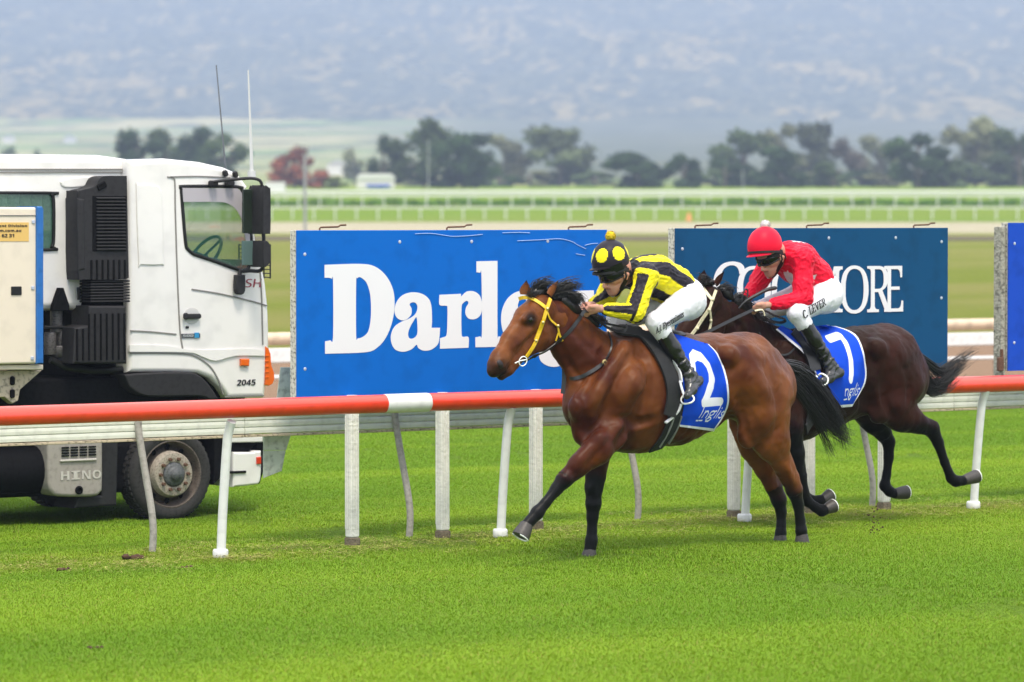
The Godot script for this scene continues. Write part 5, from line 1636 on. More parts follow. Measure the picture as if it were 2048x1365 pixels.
func dark_horse() -> void:
	var S := {
		"key": "dark", "label": "dark brown galloping horse behind with white bridle and blue cloth numbered 7", "z": -0.3, "at": Vector3(2.2275, 0, -0.0343), "seed": 57,
		"lo": Vector3(0.15, -0.05, -0.8), "hi": Vector3(4.1, 1.8, 0.2),
		"trunk": [Vector3(1.8099, 1.159, -0.3), Vector3(2.0785, 1.1013, -0.3), Vector3(2.4214, 1.176, -0.3), Vector3(2.7323, 1.2285, -0.3), Vector3(3.0099, 1.2463, -0.3), Vector3(3.1634, 1.1546, -0.3)],
		"withers": [Vector3(1.8595, 1.4792, -0.3), Vector3(2.1386, 1.4702, -0.3)], "tr": [0.29, 0.40, 0.375, 0.335, 0.335, 0.265],
		"neck": [Vector3(1.7843, 1.3357, -0.3), Vector3(1.5333, 1.5435, -0.3), Vector3(1.3145, 1.7023, -0.3)],
		"coat": Color(0.018, 0.0078, 0.0042), "red": Color(0.032, 0.009, 0.0048), "black": Color(0.0045, 0.004, 0.004), "hair": lin(0.012, 0.01, 0.01), "low_y": 0.72, "split": 2.0, "low_hind": 0.7, "gloss": [0.38, 0.17],
	}
	var mu := []
	for e in [[[Vector3(1.8547, 1.378, -0.14), Vector3(1.5387, 1.0357, -0.12)], 0.11, 0.12, 0.6, 0.07], [[Vector3(2.1179, 1.3637, -0.46), Vector3(1.8304, 1.0146, -0.48)], 0.11, 0.12, 0.6, 0.07], [[Vector3(1.8982, 1.0855, -0.1), Vector3(1.8649, 0.8318, -0.12)], 0.12, 0.11, 0.7, 0.06], [[Vector3(2.2284, 1.0629, -0.5), Vector3(2.1614, 0.8077, -0.48)], 0.12, 0.11, 0.7, 0.06],
		[[Vector3(2.8486, 1.3181, -0.15), Vector3(3.0803, 1.1335, -0.15)], 0.2, 0.18, 0.85, 0.08], [[Vector3(3.1076, 1.304, -0.45), Vector3(3.3421, 1.1172, -0.45)], 0.2, 0.18, 0.85, 0.08], [[Vector3(3.0225, 1.095, -0.15), Vector3(2.9881, 0.9367, -0.14)], 0.19, 0.16, 0.8, 0.07], [[Vector3(3.1244, 1.062, -0.45), Vector3(3.0542, 0.9225, -0.46)], 0.19, 0.16, 0.8, 0.07], [[Vector3(2.7351, 1.0437, -0.12), Vector3(2.7965, 0.9039, -0.1)], 0.12, 0.1, 0.7, 0.06]]:
		mu.append([e[0][0], e[0][1], e[1], e[2], e[3], e[4]])
	S.muscles = mu
	S.relief = [
		[[Vector3(2.6805, 1.323, -0.1), Vector3(2.6072, 1.1285, -0.05), Vector3(2.6579, 0.9489, -0.06)], 0.04, true],
		[[Vector3(2.9779, 1.3765, -0.1), Vector3(3.0647, 1.1569, -0.06), Vector3(3.0673, 0.9568, -0.08)], 0.014, true],
		[[Vector3(2.7786, 1.1243, -0.05), Vector3(2.8071, 0.9654, -0.04), Vector3(2.9189, 0.8622, -0.06)], 0.02, true],
		[[Vector3(2.7356, 1.4412, -0.08), Vector3(2.7792, 1.4011, -0.07)], 0.035, false],
		[[Vector3(1.4031, 1.6565, -0.2), Vector3(1.5121, 1.5009, -0.15), Vector3(1.6213, 1.4225, -0.1)], 0.02, true],
		[[Vector3(1.7299, 1.4599, -0.08), Vector3(1.7395, 1.2668, -0.03), Vector3(1.7067, 1.0738, -0.02)], 0.025, true],
	]
	S.cuts = [[Vector3(2.5371, 1.1139, 0.05), Vector3(2.5789, 0.9542, 0.02), 0.03, 0.03, 0.09]]
	S.legs = [
		{"p": [Vector3(1.8801, 0.8314, -0.12), Vector3(1.9495, 0.6136, -0.13), Vector3(1.9988, 0.4351, -0.14), Vector3(2.038, 0.2957, -0.15), Vector3(2.0941, 0.2228, -0.15), Vector3(2.1809, 0.168, -0.15), Vector3(2.2423, 0.1417, -0.15), Vector3(2.2833, 0.1479, -0.15)], "r": [0.12, 0.085, 0.065, 0.058, 0.042, 0.038, 0.045, 0.042], "up": 1, "low": 2},
		{"p": [Vector3(2.0848, 0.81, -0.48), Vector3(2.1793, 0.6093, -0.47), Vector3(2.2331, 0.4294, -0.46), Vector3(2.2662, 0.3095, -0.45), Vector3(2.3178, 0.2399, -0.45), Vector3(2.3901, 0.2011, -0.45), Vector3(2.4625, 0.1902, -0.45), Vector3(2.5039, 0.2004, -0.45)], "r": [0.12, 0.085, 0.065, 0.058, 0.042, 0.038, 0.045, 0.042], "up": 1, "low": 2},
		{"p": [Vector3(2.9583, 0.9658, -0.13), Vector3(3.0744, 0.8668, -0.13), Vector3(3.2439, 0.7938, -0.13), Vector3(3.3717, 0.7538, -0.13), Vector3(3.4416, 0.6391, -0.13), Vector3(3.5118, 0.4797, -0.13), Vector3(3.5821, 0.3481, -0.13), Vector3(3.6307, 0.322, -0.13), Vector3(3.7169, 0.3227, -0.13)], "r": [0.165, 0.125, 0.085, 0.066, 0.046, 0.037, 0.042, 0.045, 0.042], "up": 2, "low": 3},
		{"p": [Vector3(2.9835, 0.9361, -0.47), Vector3(3.0738, 0.8007, -0.47), Vector3(3.1589, 0.7054, -0.47), Vector3(3.2123, 0.6391, -0.47), Vector3(3.2127, 0.5138, -0.47), Vector3(3.192, 0.3731, -0.47), Vector3(3.1711, 0.285, -0.47), Vector3(3.2191, 0.2386, -0.47), Vector3(3.2778, 0.2161, -0.47)], "r": [0.16, 0.1, 0.068, 0.055, 0.042, 0.036, 0.045, 0.042, 0.042], "up": 2, "low": 2},
	]
	S.hooves = [[Vector3(2.2884, 0.1516, -0.15), Vector3(2.3653, 0.176, -0.15), 0.056], [Vector3(2.5091, 0.2002, -0.45), Vector3(2.5868, 0.233, -0.45), 0.056], [Vector3(3.7277, 0.3264, -0.13), Vector3(3.8629, 0.3536, -0.13), 0.056], [Vector3(3.2831, 0.2159, -0.47), Vector3(3.406, 0.2231, -0.47), 0.056]]
	var hd := []
	for e in [[[Vector3(1.3343, 1.6865, -0.3), Vector3(1.2176, 1.7812, -0.29)], 0.14, 0.115, 0.62, 0.04], [[Vector3(1.2274, 1.812, -0.29), Vector3(1.1232, 1.7364, -0.27)], 0.11, 0.11, 0.86, 0.03], [[Vector3(1.1232, 1.7364, -0.27), Vector3(0.9757, 1.5849, -0.25)], 0.105, 0.08, 0.72, 0.03], [[Vector3(0.9757, 1.5849, -0.25), Vector3(0.8561, 1.4719, -0.24)], 0.08, 0.074, 0.72, 0.03],
		[[Vector3(1.2445, 1.6263, -0.28), Vector3(1.1923, 1.5964, -0.27)], 0.13, 0.115, 0.56, 0.025], [[Vector3(1.1923, 1.5964, -0.27), Vector3(1.0472, 1.5064, -0.26)], 0.1, 0.07, 0.55, 0.03], [[Vector3(1.0472, 1.5064, -0.26), Vector3(0.9048, 1.4018, -0.24)], 0.07, 0.055, 0.62, 0.03], [[Vector3(0.8464, 1.4529, -0.24), Vector3(0.827, 1.4341, -0.24)], 0.06, 0.05, 0.9, 0.025]]:
		hd.append([e[0][0], e[0][1], e[1], e[2], e[3], e[4]])
	S.head = hd
	S.head_cuts = [[Vector3(0.7551, 1.4682, -0.16), Vector3(0.7552, 1.4529, -0.16), 0.012, 0.012, 0.012]]
	S.head_lo = Vector3(0.66, 1.2, -0.52)
	S.head_hi = Vector3(1.6, 1.98, 0.0)
	S.muzzle = Vector3(0.827, 1.4341, -0.24)
	S.eye = Vector3(1.0581, 1.7468, -0.175)
	S.nostril = Vector3(0.7716, 1.4637, -0.175)
	S.ears = [[Vector3(1.2387, 1.9288, -0.23), Vector3(1.3144, 2.0326, -0.22), Vector3(0.9, 0.3, -0.3)], [Vector3(1.2134, 1.9428, -0.36), Vector3(1.2359, 2.0432, -0.37), Vector3(0.9, 0.2, 0.4)]]
	S.mane = [
		[[Vector3(1.1691, 1.9439, -0.31), Vector3(1.2587, 1.9279, -0.28)], [Vector3(1.2153, 1.9358, -0.3), Vector3(1.1522, 1.9754, -0.27), Vector3(1.0874, 1.9763, -0.25)], 70, 0.03, 0.04],
		[[Vector3(1.3091, 1.9039, -0.3), Vector3(1.4351, 1.8096, -0.29)], [Vector3(1.3835, 1.8566, -0.3), Vector3(1.4071, 1.9032, -0.28), Vector3(1.4408, 1.8643, -0.26)], 80, 0.03, 0.04],
		[[Vector3(1.4332, 1.8172, -0.3), Vector3(1.6249, 1.6513, -0.29)], [Vector3(1.5329, 1.7304, -0.3), Vector3(1.5685, 1.7849, -0.27), Vector3(1.6224, 1.7145, -0.25), Vector3(1.6344, 1.6522, -0.24)], 160, 0.03, 0.05],
		[[Vector3(1.6079, 1.6709, -0.3), Vector3(1.826, 1.5505, -0.29)], [Vector3(1.7082, 1.603, -0.3), Vector3(1.7591, 1.6498, -0.27), Vector3(1.7932, 1.5911, -0.25)], 100, 0.03, 0.04],
	]
	S.mane_core = [[Vector3(1.2153, 1.9435, -0.3), Vector3(0.07, 0.035, 0.05), 0.1], [Vector3(1.5747, 1.7222, -0.29), Vector3(0.17, 0.05, 0.04), -0.75], [Vector3(1.4003, 1.8565, -0.29), Vector3(0.07, 0.04, 0.035), -0.7]]
	S.tail = [
		[[Vector3(3.3058, 1.3928, -0.3), Vector3(3.338, 1.3237, -0.3)], [Vector3(3.3272, 1.3602, -0.3), Vector3(3.4238, 1.2211, -0.3), Vector3(3.5422, 1.1053, -0.3), Vector3(3.7034, 1.1663, -0.3), Vector3(3.9196, 1.3078, -0.3)], 260, 0.025, 0.06],
		[[Vector3(3.3165, 1.3765, -0.3), Vector3(3.3488, 1.2832, -0.3)], [Vector3(3.3327, 1.3238, -0.3), Vector3(3.4027, 1.1611, -0.3), Vector3(3.5102, 1.0576, -0.3), Vector3(3.6499, 1.0784, -0.3), Vector3(3.8007, 1.1722, -0.3)], 200, 0.025, 0.07],
		[[Vector3(3.3058, 1.3847, -0.3), Vector3(3.3379, 1.3438, -0.3)], [Vector3(3.3272, 1.3602, -0.3), Vector3(3.4556, 1.285, -0.3), Vector3(3.6062, 1.2009, -0.3), Vector3(3.757, 1.2624, -0.3), Vector3(3.9955, 1.3796, -0.3)], 150, 0.02, 0.06],
	]
	var H := horse(S)
	tack_dark([H[1], H[2]])

func tack_dark(F: Array) -> void:
	var cream := worn("cream_leather", lin(0.68, 0.62, 0.42), 0.15, 4.0, 0.5)
	var black := plain("black_leather", Color.BLACK)
	var steel := plain("steel", Color.WHITE)
	var t := thing("bridle", "cream bridle with steel bit and black reins on dark horse numbered 7", "bridle")
	var m := MB.new()
	laid_strap(m, F, [Vector3(1.0824, 1.9115, -0.2), Vector3(1.1029, 1.8617, -0.17), Vector3(1.1441, 1.8152, -0.16)], 0.026, 0.008)
	part("browband", m.mesh(), cream, t)
	m = MB.new()
	laid_strap(m, F, [Vector3(1.1991, 1.8875, -0.18), Vector3(1.149, 1.8152, -0.16), Vector3(1.1148, 1.7386, -0.16)], 0.022, 0.008)
	laid_strap(m, F, [Vector3(1.1246, 1.7539, -0.16), Vector3(1.0446, 1.6548, -0.17), Vector3(0.9959, 1.5941, -0.17), Vector3(0.9278, 1.5261, -0.17)], 0.026, 0.009)
	part("cheekpiece", m.mesh(), cream, t)
	m = MB.new()
	laid_strap(m, F, [Vector3(1.1197, 1.7463, -0.16), Vector3(1.1346, 1.6614, -0.16), Vector3(1.1328, 1.6034, -0.17), Vector3(1.1114, 1.5226, -0.18)], 0.018, 0.007)
	part("throat_lash", m.mesh(), cream, t)
	m = MB.new()
	for e in [Vector3(1.149, 1.8152, -0.16), Vector3(1.1148, 1.7386, -0.16), Vector3(1.1297, 1.6576, -0.16), Vector3(1.0056, 1.5978, -0.17)]:
		m.ball(lay(F, e, 0.012)[0], Vector3.ONE * 0.014, 10)
	part("buckle", m.mesh(), cream, t)
	m = MB.new()
	var c := Vector3(0.9092, 1.5042, -0.14)
	var ring := []
	for k in 17:
		var a := TAU * k / 16.0
		ring.append(c + Vector3(cos(a) * 0.036, sin(a) * 0.036, 0))
	m.tube(ring, 0.006, 6)
	m.tube([Vector3(0.8422, 1.5049, -0.16), Vector3(0.8732, 1.5161, -0.15), Vector3(0.9413, 1.511, -0.15)], 0.012, 6)
	part("bit", m.mesh(), steel, t)
	m = MB.new()
	m.strap(smooth_path([Vector3(0.9275, 1.5273, -0.12), Vector3(1.0379, 1.5808, -0.05), Vector3(1.2416, 1.6542, -0.06), Vector3(1.501, 1.7346, -0.1)], 4), Vector3(0.2, 0.3, 0.9), 0.024, 0.006)
	part("rein", m.mesh(), black, t)
	m = MB.new()
	m.strap(smooth_path([Vector3(1.5109, 1.7267, -0.1), Vector3(1.6205, 1.7252, -0.1), Vector3(1.737, 1.6843, -0.12), Vector3(1.8723, 1.6506, -0.15), Vector3(1.8119, 1.6281, -0.15), Vector3(1.6619, 1.6543, -0.12)], 4), Vector3(0.2, 0.6, 0.7), 0.022, 0.005)
	part("rein_end", m.mesh(), black, t)
	m = MB.new()
	m.strap(smooth_path([Vector3(1.5128, 1.7268, -0.09), Vector3(1.5793, 1.7339, -0.08), Vector3(1.6043, 1.687, -0.08)], 3), Vector3(0.2, 0.5, 0.8), 0.014, 0.005)
	part("buckle_strap", m.mesh(), cream, t)
	t = thing("breastplate", "thin black breastplate strap with steel buckle on dark horse", "breastplate")
	m = MB.new()
	laid_strap(m, F, [Vector3(1.5611, 1.5594, -0.1), Vector3(1.5704, 1.483, -0.05), Vector3(1.571, 1.4411, -0.02), Vector3(1.6659, 1.3928, -0.02), Vector3(1.7811, 1.3828, -0.02), Vector3(1.8563, 1.4357, -0.02), Vector3(1.9166, 1.4735, -0.02)], 0.013, 0.006)
	part("neck_strap", m.mesh(), black, t)
	m = MB.new()
	m.box(lay(F, Vector3(1.5723, 1.4638, -0.04), 0.014)[0], Vector3(0.022, 0.022, 0.008), Basis.IDENTITY, 0.003)
	part("buckle", m.mesh(), steel, t)
	t = thing("saddle", "small black racing saddle and girth on dark horse under red rider", "saddle")
	m = MB.new()
	m.ball(Vector3(2.164, 1.5013, -0.3), Vector3(0.24, 0.045, 0.13), 20)
	m.ball(Vector3(1.9858, 1.5358, -0.3), Vector3(0.06, 0.05, 0.07), 14)
	part("seat", m.mesh(), black, t)
	m = MB.new()
	laid_strap(m, F, [Vector3(1.9381, 1.5558, -0.15), Vector3(1.9567, 1.4759, -0.05), Vector3(2.018, 1.3585, -0.02), Vector3(2.0505, 1.2527, -0.01)], 0.1, 0.016, 5, 0.035)
	part("flap", m.mesh(), black, t)
	m = MB.new()
	laid_strap(m, F, [Vector3(2.0608, 1.2135, -0.01), Vector3(2.0797, 1.0642, -0.02), Vector3(2.0596, 0.9072, -0.05), Vector3(2.0356, 0.7884, -0.1)], 0.09, 0.01, 5, 0.014)
	part("girth", m.mesh(), plain("black_cloth", Color.BLACK), t)
	m = MB.new()
	m.tube(smooth_path([Vector3(2.0225, 1.2166, 0.06), Vector3(2.0024, 1.1781, 0.06), Vector3(2.0095, 1.1404, 0.1), Vector3(2.0467, 1.1564, 0.14), Vector3(2.0567, 1.2028, 0.14), Vector3(2.0295, 1.2333, 0.1), Vector3(2.0225, 1.2166, 0.06)], 4), 0.007, 6)
	part("stirrup_iron", m.mesh(), steel, t)
	var ink := lin(0.75, 0.75, 0.82)
	t = thing("saddle_cloth", "blue saddle cloth with white 7 on dark horse", "saddle cloth")
	var pm := printed("print_front", lin(0.006, 0.062, 0.56), ink, [], 0.0, 128, 0.22)
	cloth(t, F, [Vector3(1.7568, 1.5744, -0.15), Vector3(1.8306, 1.4782, -0.05), Vector3(1.9674, 1.3596, -0.02), Vector3(2.0404, 1.2413, -0.01), Vector3(2.0609, 1.1627, -0.01)], [Vector3(1.822, 1.6045, -0.15), Vector3(1.9313, 1.5154, -0.05), Vector3(2.0483, 1.397, -0.02), Vector3(2.1013, 1.2399, -0.01), Vector3(2.1219, 1.1612, -0.01)], pm, "front_strip", Vector3.ZERO)
	var sv := [[[Vector2(0.4, 0.25), Vector2(0.72, 0.235)], 0.085], [[Vector2(0.7, 0.24), Vector2(0.7, 0.3), Vector2(0.66, 0.5), Vector2(0.6, 0.72)], 0.1]]
	pm = printed("print_seven", lin(0.006, 0.062, 0.56), ink, sv + inglis(0.36, 0.89, 0.48, 0.12, 1) + [[[Vector2(0.35, 0.925), Vector2(0.5, 0.92)], 0.012]], 0.035)
	cloth(t, F, [Vector3(2.0499, 1.5899, -0.12), Vector3(2.038, 1.4557, -0.02), Vector3(2.1181, 1.2985, 0), Vector3(2.1695, 1.1409, 0), Vector3(2.3435, 0.9588, -0.03)], [Vector3(2.3025, 1.6046, -0.16), Vector3(2.4734, 1.5259, -0.04), Vector3(2.5482, 1.3207, 0), Vector3(2.554, 1.1512, 0), Vector3(2.4462, 0.9638, -0.03)], pm, "cloth", Vector3.ZERO)

# ---------------------------------------------------------------- riders
func head_bones(f: Field, C: Vector3, fw: Vector3, up: Vector3, k: float, neck: Vector3) -> void:
	var sd := fw.cross(up).normalized()
	var at := func(a: float, b: float, c: float) -> Vector3: return C + (fw * a + up * b + sd * c) * k
	f.bone(at.call(0.0, 0.04, 0.0), at.call(-0.03, 0.02, 0.0), 0.088 * k, 0.088 * k, 1.0, 0.02, 1)
	f.bone(at.call(0.035, -0.02, 0.0), at.call(0.045, -0.065, 0.0), 0.058 * k, 0.044 * k, 1.0, 0.03, 1)
	f.bone(at.call(0.055, -0.075, 0.0), at.call(0.064, -0.104, 0.0), 0.034 * k, 0.024 * k, 1.0, 0.02, 1)
	for e in [-1.0, 1.0]:
		f.bone(at.call(-0.005, -0.05, e * 0.05), at.call(0.055, -0.1, e * 0.018), 0.022 * k, 0.018 * k, 1.0, 0.025, 1)
		f.bone(at.call(0.06, -0.03, e * 0.042), at.call(0.03, -0.03, e * 0.056), 0.019 * k, 0.018 * k, 1.0, 0.02, 1)
		f.bone(at.call(0.08, 0.012, e * 0.03), at.call(0.086, 0.012, e * 0.012), 0.013 * k, 0.012 * k, 1.0, 0.012, 1)
		f.bone(at.call(0.094, -0.058, e * 0.01), at.call(0.09, -0.056, e * 0.014), 0.008 * k, 0.007 * k, 1.0, 0.006, 1)
		# ear: rim, lobe and bowl
		f.bone(at.call(-0.005, 0.005, e * 0.082), at.call(-0.022, -0.02, e * 0.088), 0.01 * k, 0.01 * k, 1.0, 0.008, 1)
		f.bone(at.call(-0.022, -0.02, e * 0.088), at.call(-0.008, -0.045, e * 0.08), 0.01 * k, 0.009 * k, 1.0, 0.008, 1)
		f.bone(at.call(0.0, -0.01, e * 0.08), at.call(0.0, -0.03, e * 0.079), 0.009 * k, 0.009 * k, 1.0, 0.006, 1)
	f.bone(at.call(0.088, 0.0, 0.0), at.call(0.108, -0.048, 0.0), 0.009 * k, 0.0125 * k, 1.0, 0.012, 1)
	f.bone(at.call(0.082, -0.071, -0.014), at.call(0.082, -0.071, 0.014), 0.009 * k, 0.009 * k, 1.0, 0.006, 2)
	f.bone(at.call(0.078, -0.084, -0.012), at.call(0.078, -0.084, 0.012), 0.01 * k, 0.01 * k, 1.0, 0.006, 2)
	f.bone(at.call(0.094, -0.0775, -0.02), at.call(0.094, -0.0775, 0.02), 0.0035 * k, 0.0035 * k, 1.0, 0.006, 2, true)
	f.bone(at.call(-0.025, -0.05, 0.0), neck, 0.055 * k, 0.058, 1.0, 0.03, 1)

# a closed hand: palm, four unequal curled fingers and a thumb; fw points from wrist to knuckles, sd towards the thumb, dn is the palm side
func fist(f: Field, wrist: Vector3, fw: Vector3, sd: Vector3, dn: Vector3) -> void:
	var P := func(a: float, b: float, c: float) -> Vector3: return wrist + fw * a + sd * b + dn * c
	f.bone(P.call(-0.03, 0, 0), P.call(0.02, 0.0, 0.0), 0.027, 0.026, 1.0, 0.02, 1)
	f.bone(P.call(0.015, 0.02, 0.0), P.call(0.075, 0.026, -0.004), 0.019, 0.016, 1.0, 0.014, 1)
	f.bone(P.call(0.015, -0.016, 0.0), P.call(0.07, -0.028, 0.0), 0.019, 0.015, 1.0, 0.014, 1)
	f.bone(P.call(0.02, 0.0, 0.004), P.call(0.075, 0.0, -0.002), 0.02, 0.017, 1.0, 0.014, 1)
	var L := [0.04, 0.045, 0.041, 0.033]
	for i in 4:
		var b := 0.03 - i * 0.0205
		var k0: Vector3 = P.call(0.08 - absf(i - 1.2) * 0.004, b, -0.006)
		var k1: Vector3 = k0 + (fw * 0.45 + dn * 0.95).normalized() * L[i]
		var k2: Vector3 = k1 + (fw * -0.85 + dn * 0.55).normalized() * L[i] * 0.66
		var k3: Vector3 = k2 + (fw * -0.75 - dn * 0.6).normalized() * L[i] * 0.5
		f.bone(k0, k1, 0.0108, 0.0095, 1.0, 0.004, 1)
		f.bone(k1, k2, 0.0095, 0.0088, 1.0, 0.003, 1)
		f.bone(k2, k3, 0.0088, 0.0078, 1.0, 0.003, 1)
	var t0: Vector3 = P.call(0.015, 0.03, 0.012)
	var t1: Vector3 = P.call(0.05, 0.05, 0.028)
	var t2: Vector3 = P.call(0.076, 0.04, 0.042)
	f.bone(t0, t1, 0.014, 0.0115, 1.0, 0.012, 1)
	f.bone(t1, t2, 0.0115, 0.009, 1.0, 0.004, 1)

func turn_about(p: Vector3, a: Vector3, b: Vector3, zero: Vector3) -> float:
	var ax := (b - a).normalized()
	var r := p - a
	r -= ax * r.dot(ax)
	var x := (zero - ax * zero.dot(ax)).normalized()
	return atan2(r.dot(ax.cross(x)), r.dot(x))

func rider(S: Dictionary) -> void:
	var t := thing("person", S.label, "person", Vector3(S.pelvis.x, 0, S.pelvis.z))
	var z0: float = S.z
	var flip := func(p: Vector3) -> Vector3: return Vector3(p.x, p.y, 2.0 * z0 - p.z)
	var sh: Vector3 = S.shoulder
	var arms := [[sh, S.elbow, S.wrist], [flip.call(sh), S.elbow2, S.wrist2]]
	var hip: Vector3 = S.hip
	var legs := [[hip, S.knee, S.ankle, S.heel, S.toe], [flip.call(hip), flip.call(S.knee), flip.call(S.ankle), flip.call(S.heel), flip.call(S.toe)]]
	# the body itself
	var lo := Vector3(S.pelvis.x - 1.1, 0.9, z0 - 0.55)
	var hi := Vector3(S.pelvis.x + 0.5, 2.4, z0 + 0.55)
	var f := Field.new(lo, hi, 0.012)
	f.chain([S.pelvis, S.waist, S.chest, S.collar], [0.115, 0.105, 0.12, 0.08], 1.1, 0.05, 1)
	for a in arms:
		f.bone(S.collar, a[0], 0.06, 0.055, 1.0, 0.04, 1)
		f.bone(a[0], a[1], 0.052, 0.04, 1.0, 0.03, 1)
		f.bone(a[1], a[2], 0.038, 0.0255, 1.0, 0.02, 1)
	for l in legs:
		f.bone(S.pelvis, l[0], 0.1, 0.1, 1.0, 0.04, 1)
		f.bone(l[0], l[1], 0.095, 0.055, 1.0, 0.04, 1)
		f.bone(l[1], l[2], 0.05, 0.034, 1.0, 0.03, 1)
		f.bone(l[2], l[3], 0.03, 0.026, 1.0, 0.02, 1)
		f.bone(l[3], l[4], 0.028, 0.02, 1.0, 0.02, 1)
	f.bone(S.collar, S.neck, 0.065, 0.056, 1.0, 0.03, 1)
	var n2 := noise3(31, 22.0)
	var skin_c := Color(0.52, 0.28, 0.2)
	var blush := Color(0.5, 0.2, 0.15)
	var C: Vector3 = S.head
	var tint := func(p: Vector3, nn: Vector3, mk: int) -> Color:
		var c := skin_c.lerp(blush, clampf(0.25 + n2.get_noise_3dv(p) * 0.8, 0.0, 1.0))
		if mk == 2:
			c = c.lerp(Color(0.3, 0.085, 0.07), 0.7)
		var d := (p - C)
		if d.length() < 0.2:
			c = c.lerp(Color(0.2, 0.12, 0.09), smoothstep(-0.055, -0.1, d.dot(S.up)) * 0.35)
		return c
	var into := new_net()
	f.net(tint, into)
	var k: float = S.k
	var hf := Field.new(C - Vector3.ONE * 0.21, C + Vector3.ONE * 0.2, 0.004)
	head_bones(hf, C, S.fw, S.up, k, S.neck)
	hf.net(tint, into)
	for e in [[S.wrist, S.hand_f, S.hand_s, S.hand_d], [S.wrist2, S.hand2_f, S.hand2_s, S.hand2_d]]:
		var w: Vector3 = e[0]
		var g := Field.new(w - Vector3.ONE * 0.14, w + Vector3.ONE * 0.14, 0.0035)
		fist(g, w, e[1].normalized(), e[2].normalized(), e[3].normalized())
		g.net(tint, into)
	var skin := tinted("skin", 0.5, 0.4)
	skin.subsurf_scatter_enabled = true
	skin.subsurf_scatter_strength = 0.12
	part("body", net_mesh(into), skin, t)
	# silks
	var q := Field.new(lo, hi, 0.0065)
	q.chain([S.waist.lerp(S.pelvis, 0.75), S.waist, S.chest, S.collar], [0.132, 0.134, 0.148, 0.1], [1.12, 1.15, 1.15], 0.06, 1)
	q.bone(S.collar, S.neck.lerp(S.collar, 0.45), 0.085, 0.072, 1.0, 0.04, 1)
	for i in 2:
		var a = arms[i]
		q.bone(S.chest.lerp(S.collar, 0.6), a[0], 0.1, 0.082, 1.0, 0.06, 1)
		q.bone(a[0], a[1], 0.08, 0.066, 1.0, 0.04, 2 + i)
		q.bone(a[0].lerp(a[1], 0.65), a[1], 0.072, 0.07, 1.0, 0.03, 2 + i)
		q.bone(a[1], a[1].lerp(a[2], S.cuff), 0.064, 0.043, 1.0, 0.02, 4 + i)
	var folds := noise3(62, 5.5)
	var fine := noise3(63, 19.0)
	var bump := func(p: Vector3, nn: Vector3, mk: int) -> float:
		var w := 1.0 - absf(folds.get_noise_3dv(p * Vector3(1.0, 1.6, 1.3) + nn * 0.12)) * 2.6
		return maxf(w, 0.0) * 0.008 + fine.get_noise_3dv(p * Vector3(0.5, 1.3, 0.8)) * 0.0018
	into = new_net()
	q.net(S.silk_tint, into, bump)
	var silk := tinted("silk_" + S.key, 0.45, 0.28)
	silk.rim_enabled = true
	silk.rim = 0.04
	part("silks", net_mesh(into), silk, t)
	# breeches
	var b := Field.new(lo, hi, 0.0085)
	b.bone(S.pelvis, S.waist.lerp(S.pelvis, 0.35), 0.13, 0.122, 1.05, 0.05)
	b.bone(S.pelvis, S.seat, 0.13, 0.112, 1.15, 0.05)
	for l in legs:
		b.bone(S.pelvis, l[0], 0.12, 0.116, 1.0, 0.06)
		b.bone(S.seat, l[0], 0.1, 0.112, 1.0, 0.06)
		b.bone(l[0], l[1], 0.116, 0.072, 1.0, 0.05)
		b.bone(l[1], l[1].lerp(l[2], S.hem), 0.073, 0.066, 1.0, 0.03)
	into = new_net()
	var cotton := Color(0.74, 0.74, 0.8)
	b.net(func(p: Vector3, nn: Vector3, mk: int) -> Color: return cotton, into, func(p: Vector3, nn: Vector3, mk: int) -> float: return maxf(0.0, 1.0 - absf(folds.get_noise_3dv(p * Vector3(2.2, 1.2, 1.8))) * 3.0) * 0.0045 + fine.get_noise_3dv(p * 0.6) * 0.001)
	part("breeches", net_mesh(into), tinted("breeches_cloth", 0.72, 0.3), t)
	# boots
	var leather := tinted("boot_leather", 0.26, 0.55)
	for l in legs:
		var bf := Field.new(Vector3(minf(l[1].x, l[4].x) - 0.25, l[4].y - 0.2, minf(l[1].z, l[4].z) - 0.2), Vector3(maxf(l[1].x, l[3].x) + 0.25, l[1].y + 0.12, maxf(l[1].z, l[4].z) + 0.2), 0.0075)
		bf.bone(l[1].lerp(l[2], 0.1), l[1].lerp(l[2], 0.5), 0.064, 0.062, 1.0, 0.02)
		bf.bone(l[1].lerp(l[2], 0.5), l[2], 0.061, 0.046, 1.0, 0.02)
		bf.bone(l[2], l[3], 0.044, 0.037, 1.0, 0.025)
		bf.bone(l[3], l[3].lerp(l[4], 0.62), 0.036, 0.037, 1.0, 0.025)
		bf.bone(l[2], l[3].lerp(l[4], 0.6), 0.042, 0.036, 1.0, 0.03)
		bf.bone(l[3].lerp(l[4], 0.62), l[4], 0.037, 0.028, 1.0, 0.02)
		into = new_net()
		var an: Vector3 = l[2]
		var kn: Vector3 = l[1]
		bf.net(func(p: Vector3, nn: Vector3, mk: int) -> Color: return Color(0.008, 0.008, 0.009).lerp(Color(0.045, 0.045, 0.047), smoothstep(0.06, -0.02, (p - an).dot((kn - an).normalized())) * 0.8), into, func(p: Vector3, nn: Vector3, mk: int) -> float: return sin((p - an).dot((kn - an).normalized()) * 95.0 + folds.get_noise_3dv(p * 2.0) * 5.0) * 0.0055 * smoothstep(0.2, 0.06, absf((p - an).dot((kn - an).normalized()) - 0.04)))
		part("boot", net_mesh(into), leather, t)
	# helmet
	var up: Vector3 = S.up
	var fw: Vector3 = S.fw
	var sd := fw.cross(up).normalized()
	var hc: Vector3 = S.helmet
	var hb := Basis(sd, S.crown, sd.cross(S.crown))
	var m := MB.new()
	var segs := 88
	var R := Vector3(0.128, 0.152, 0.148)
	var rows := []
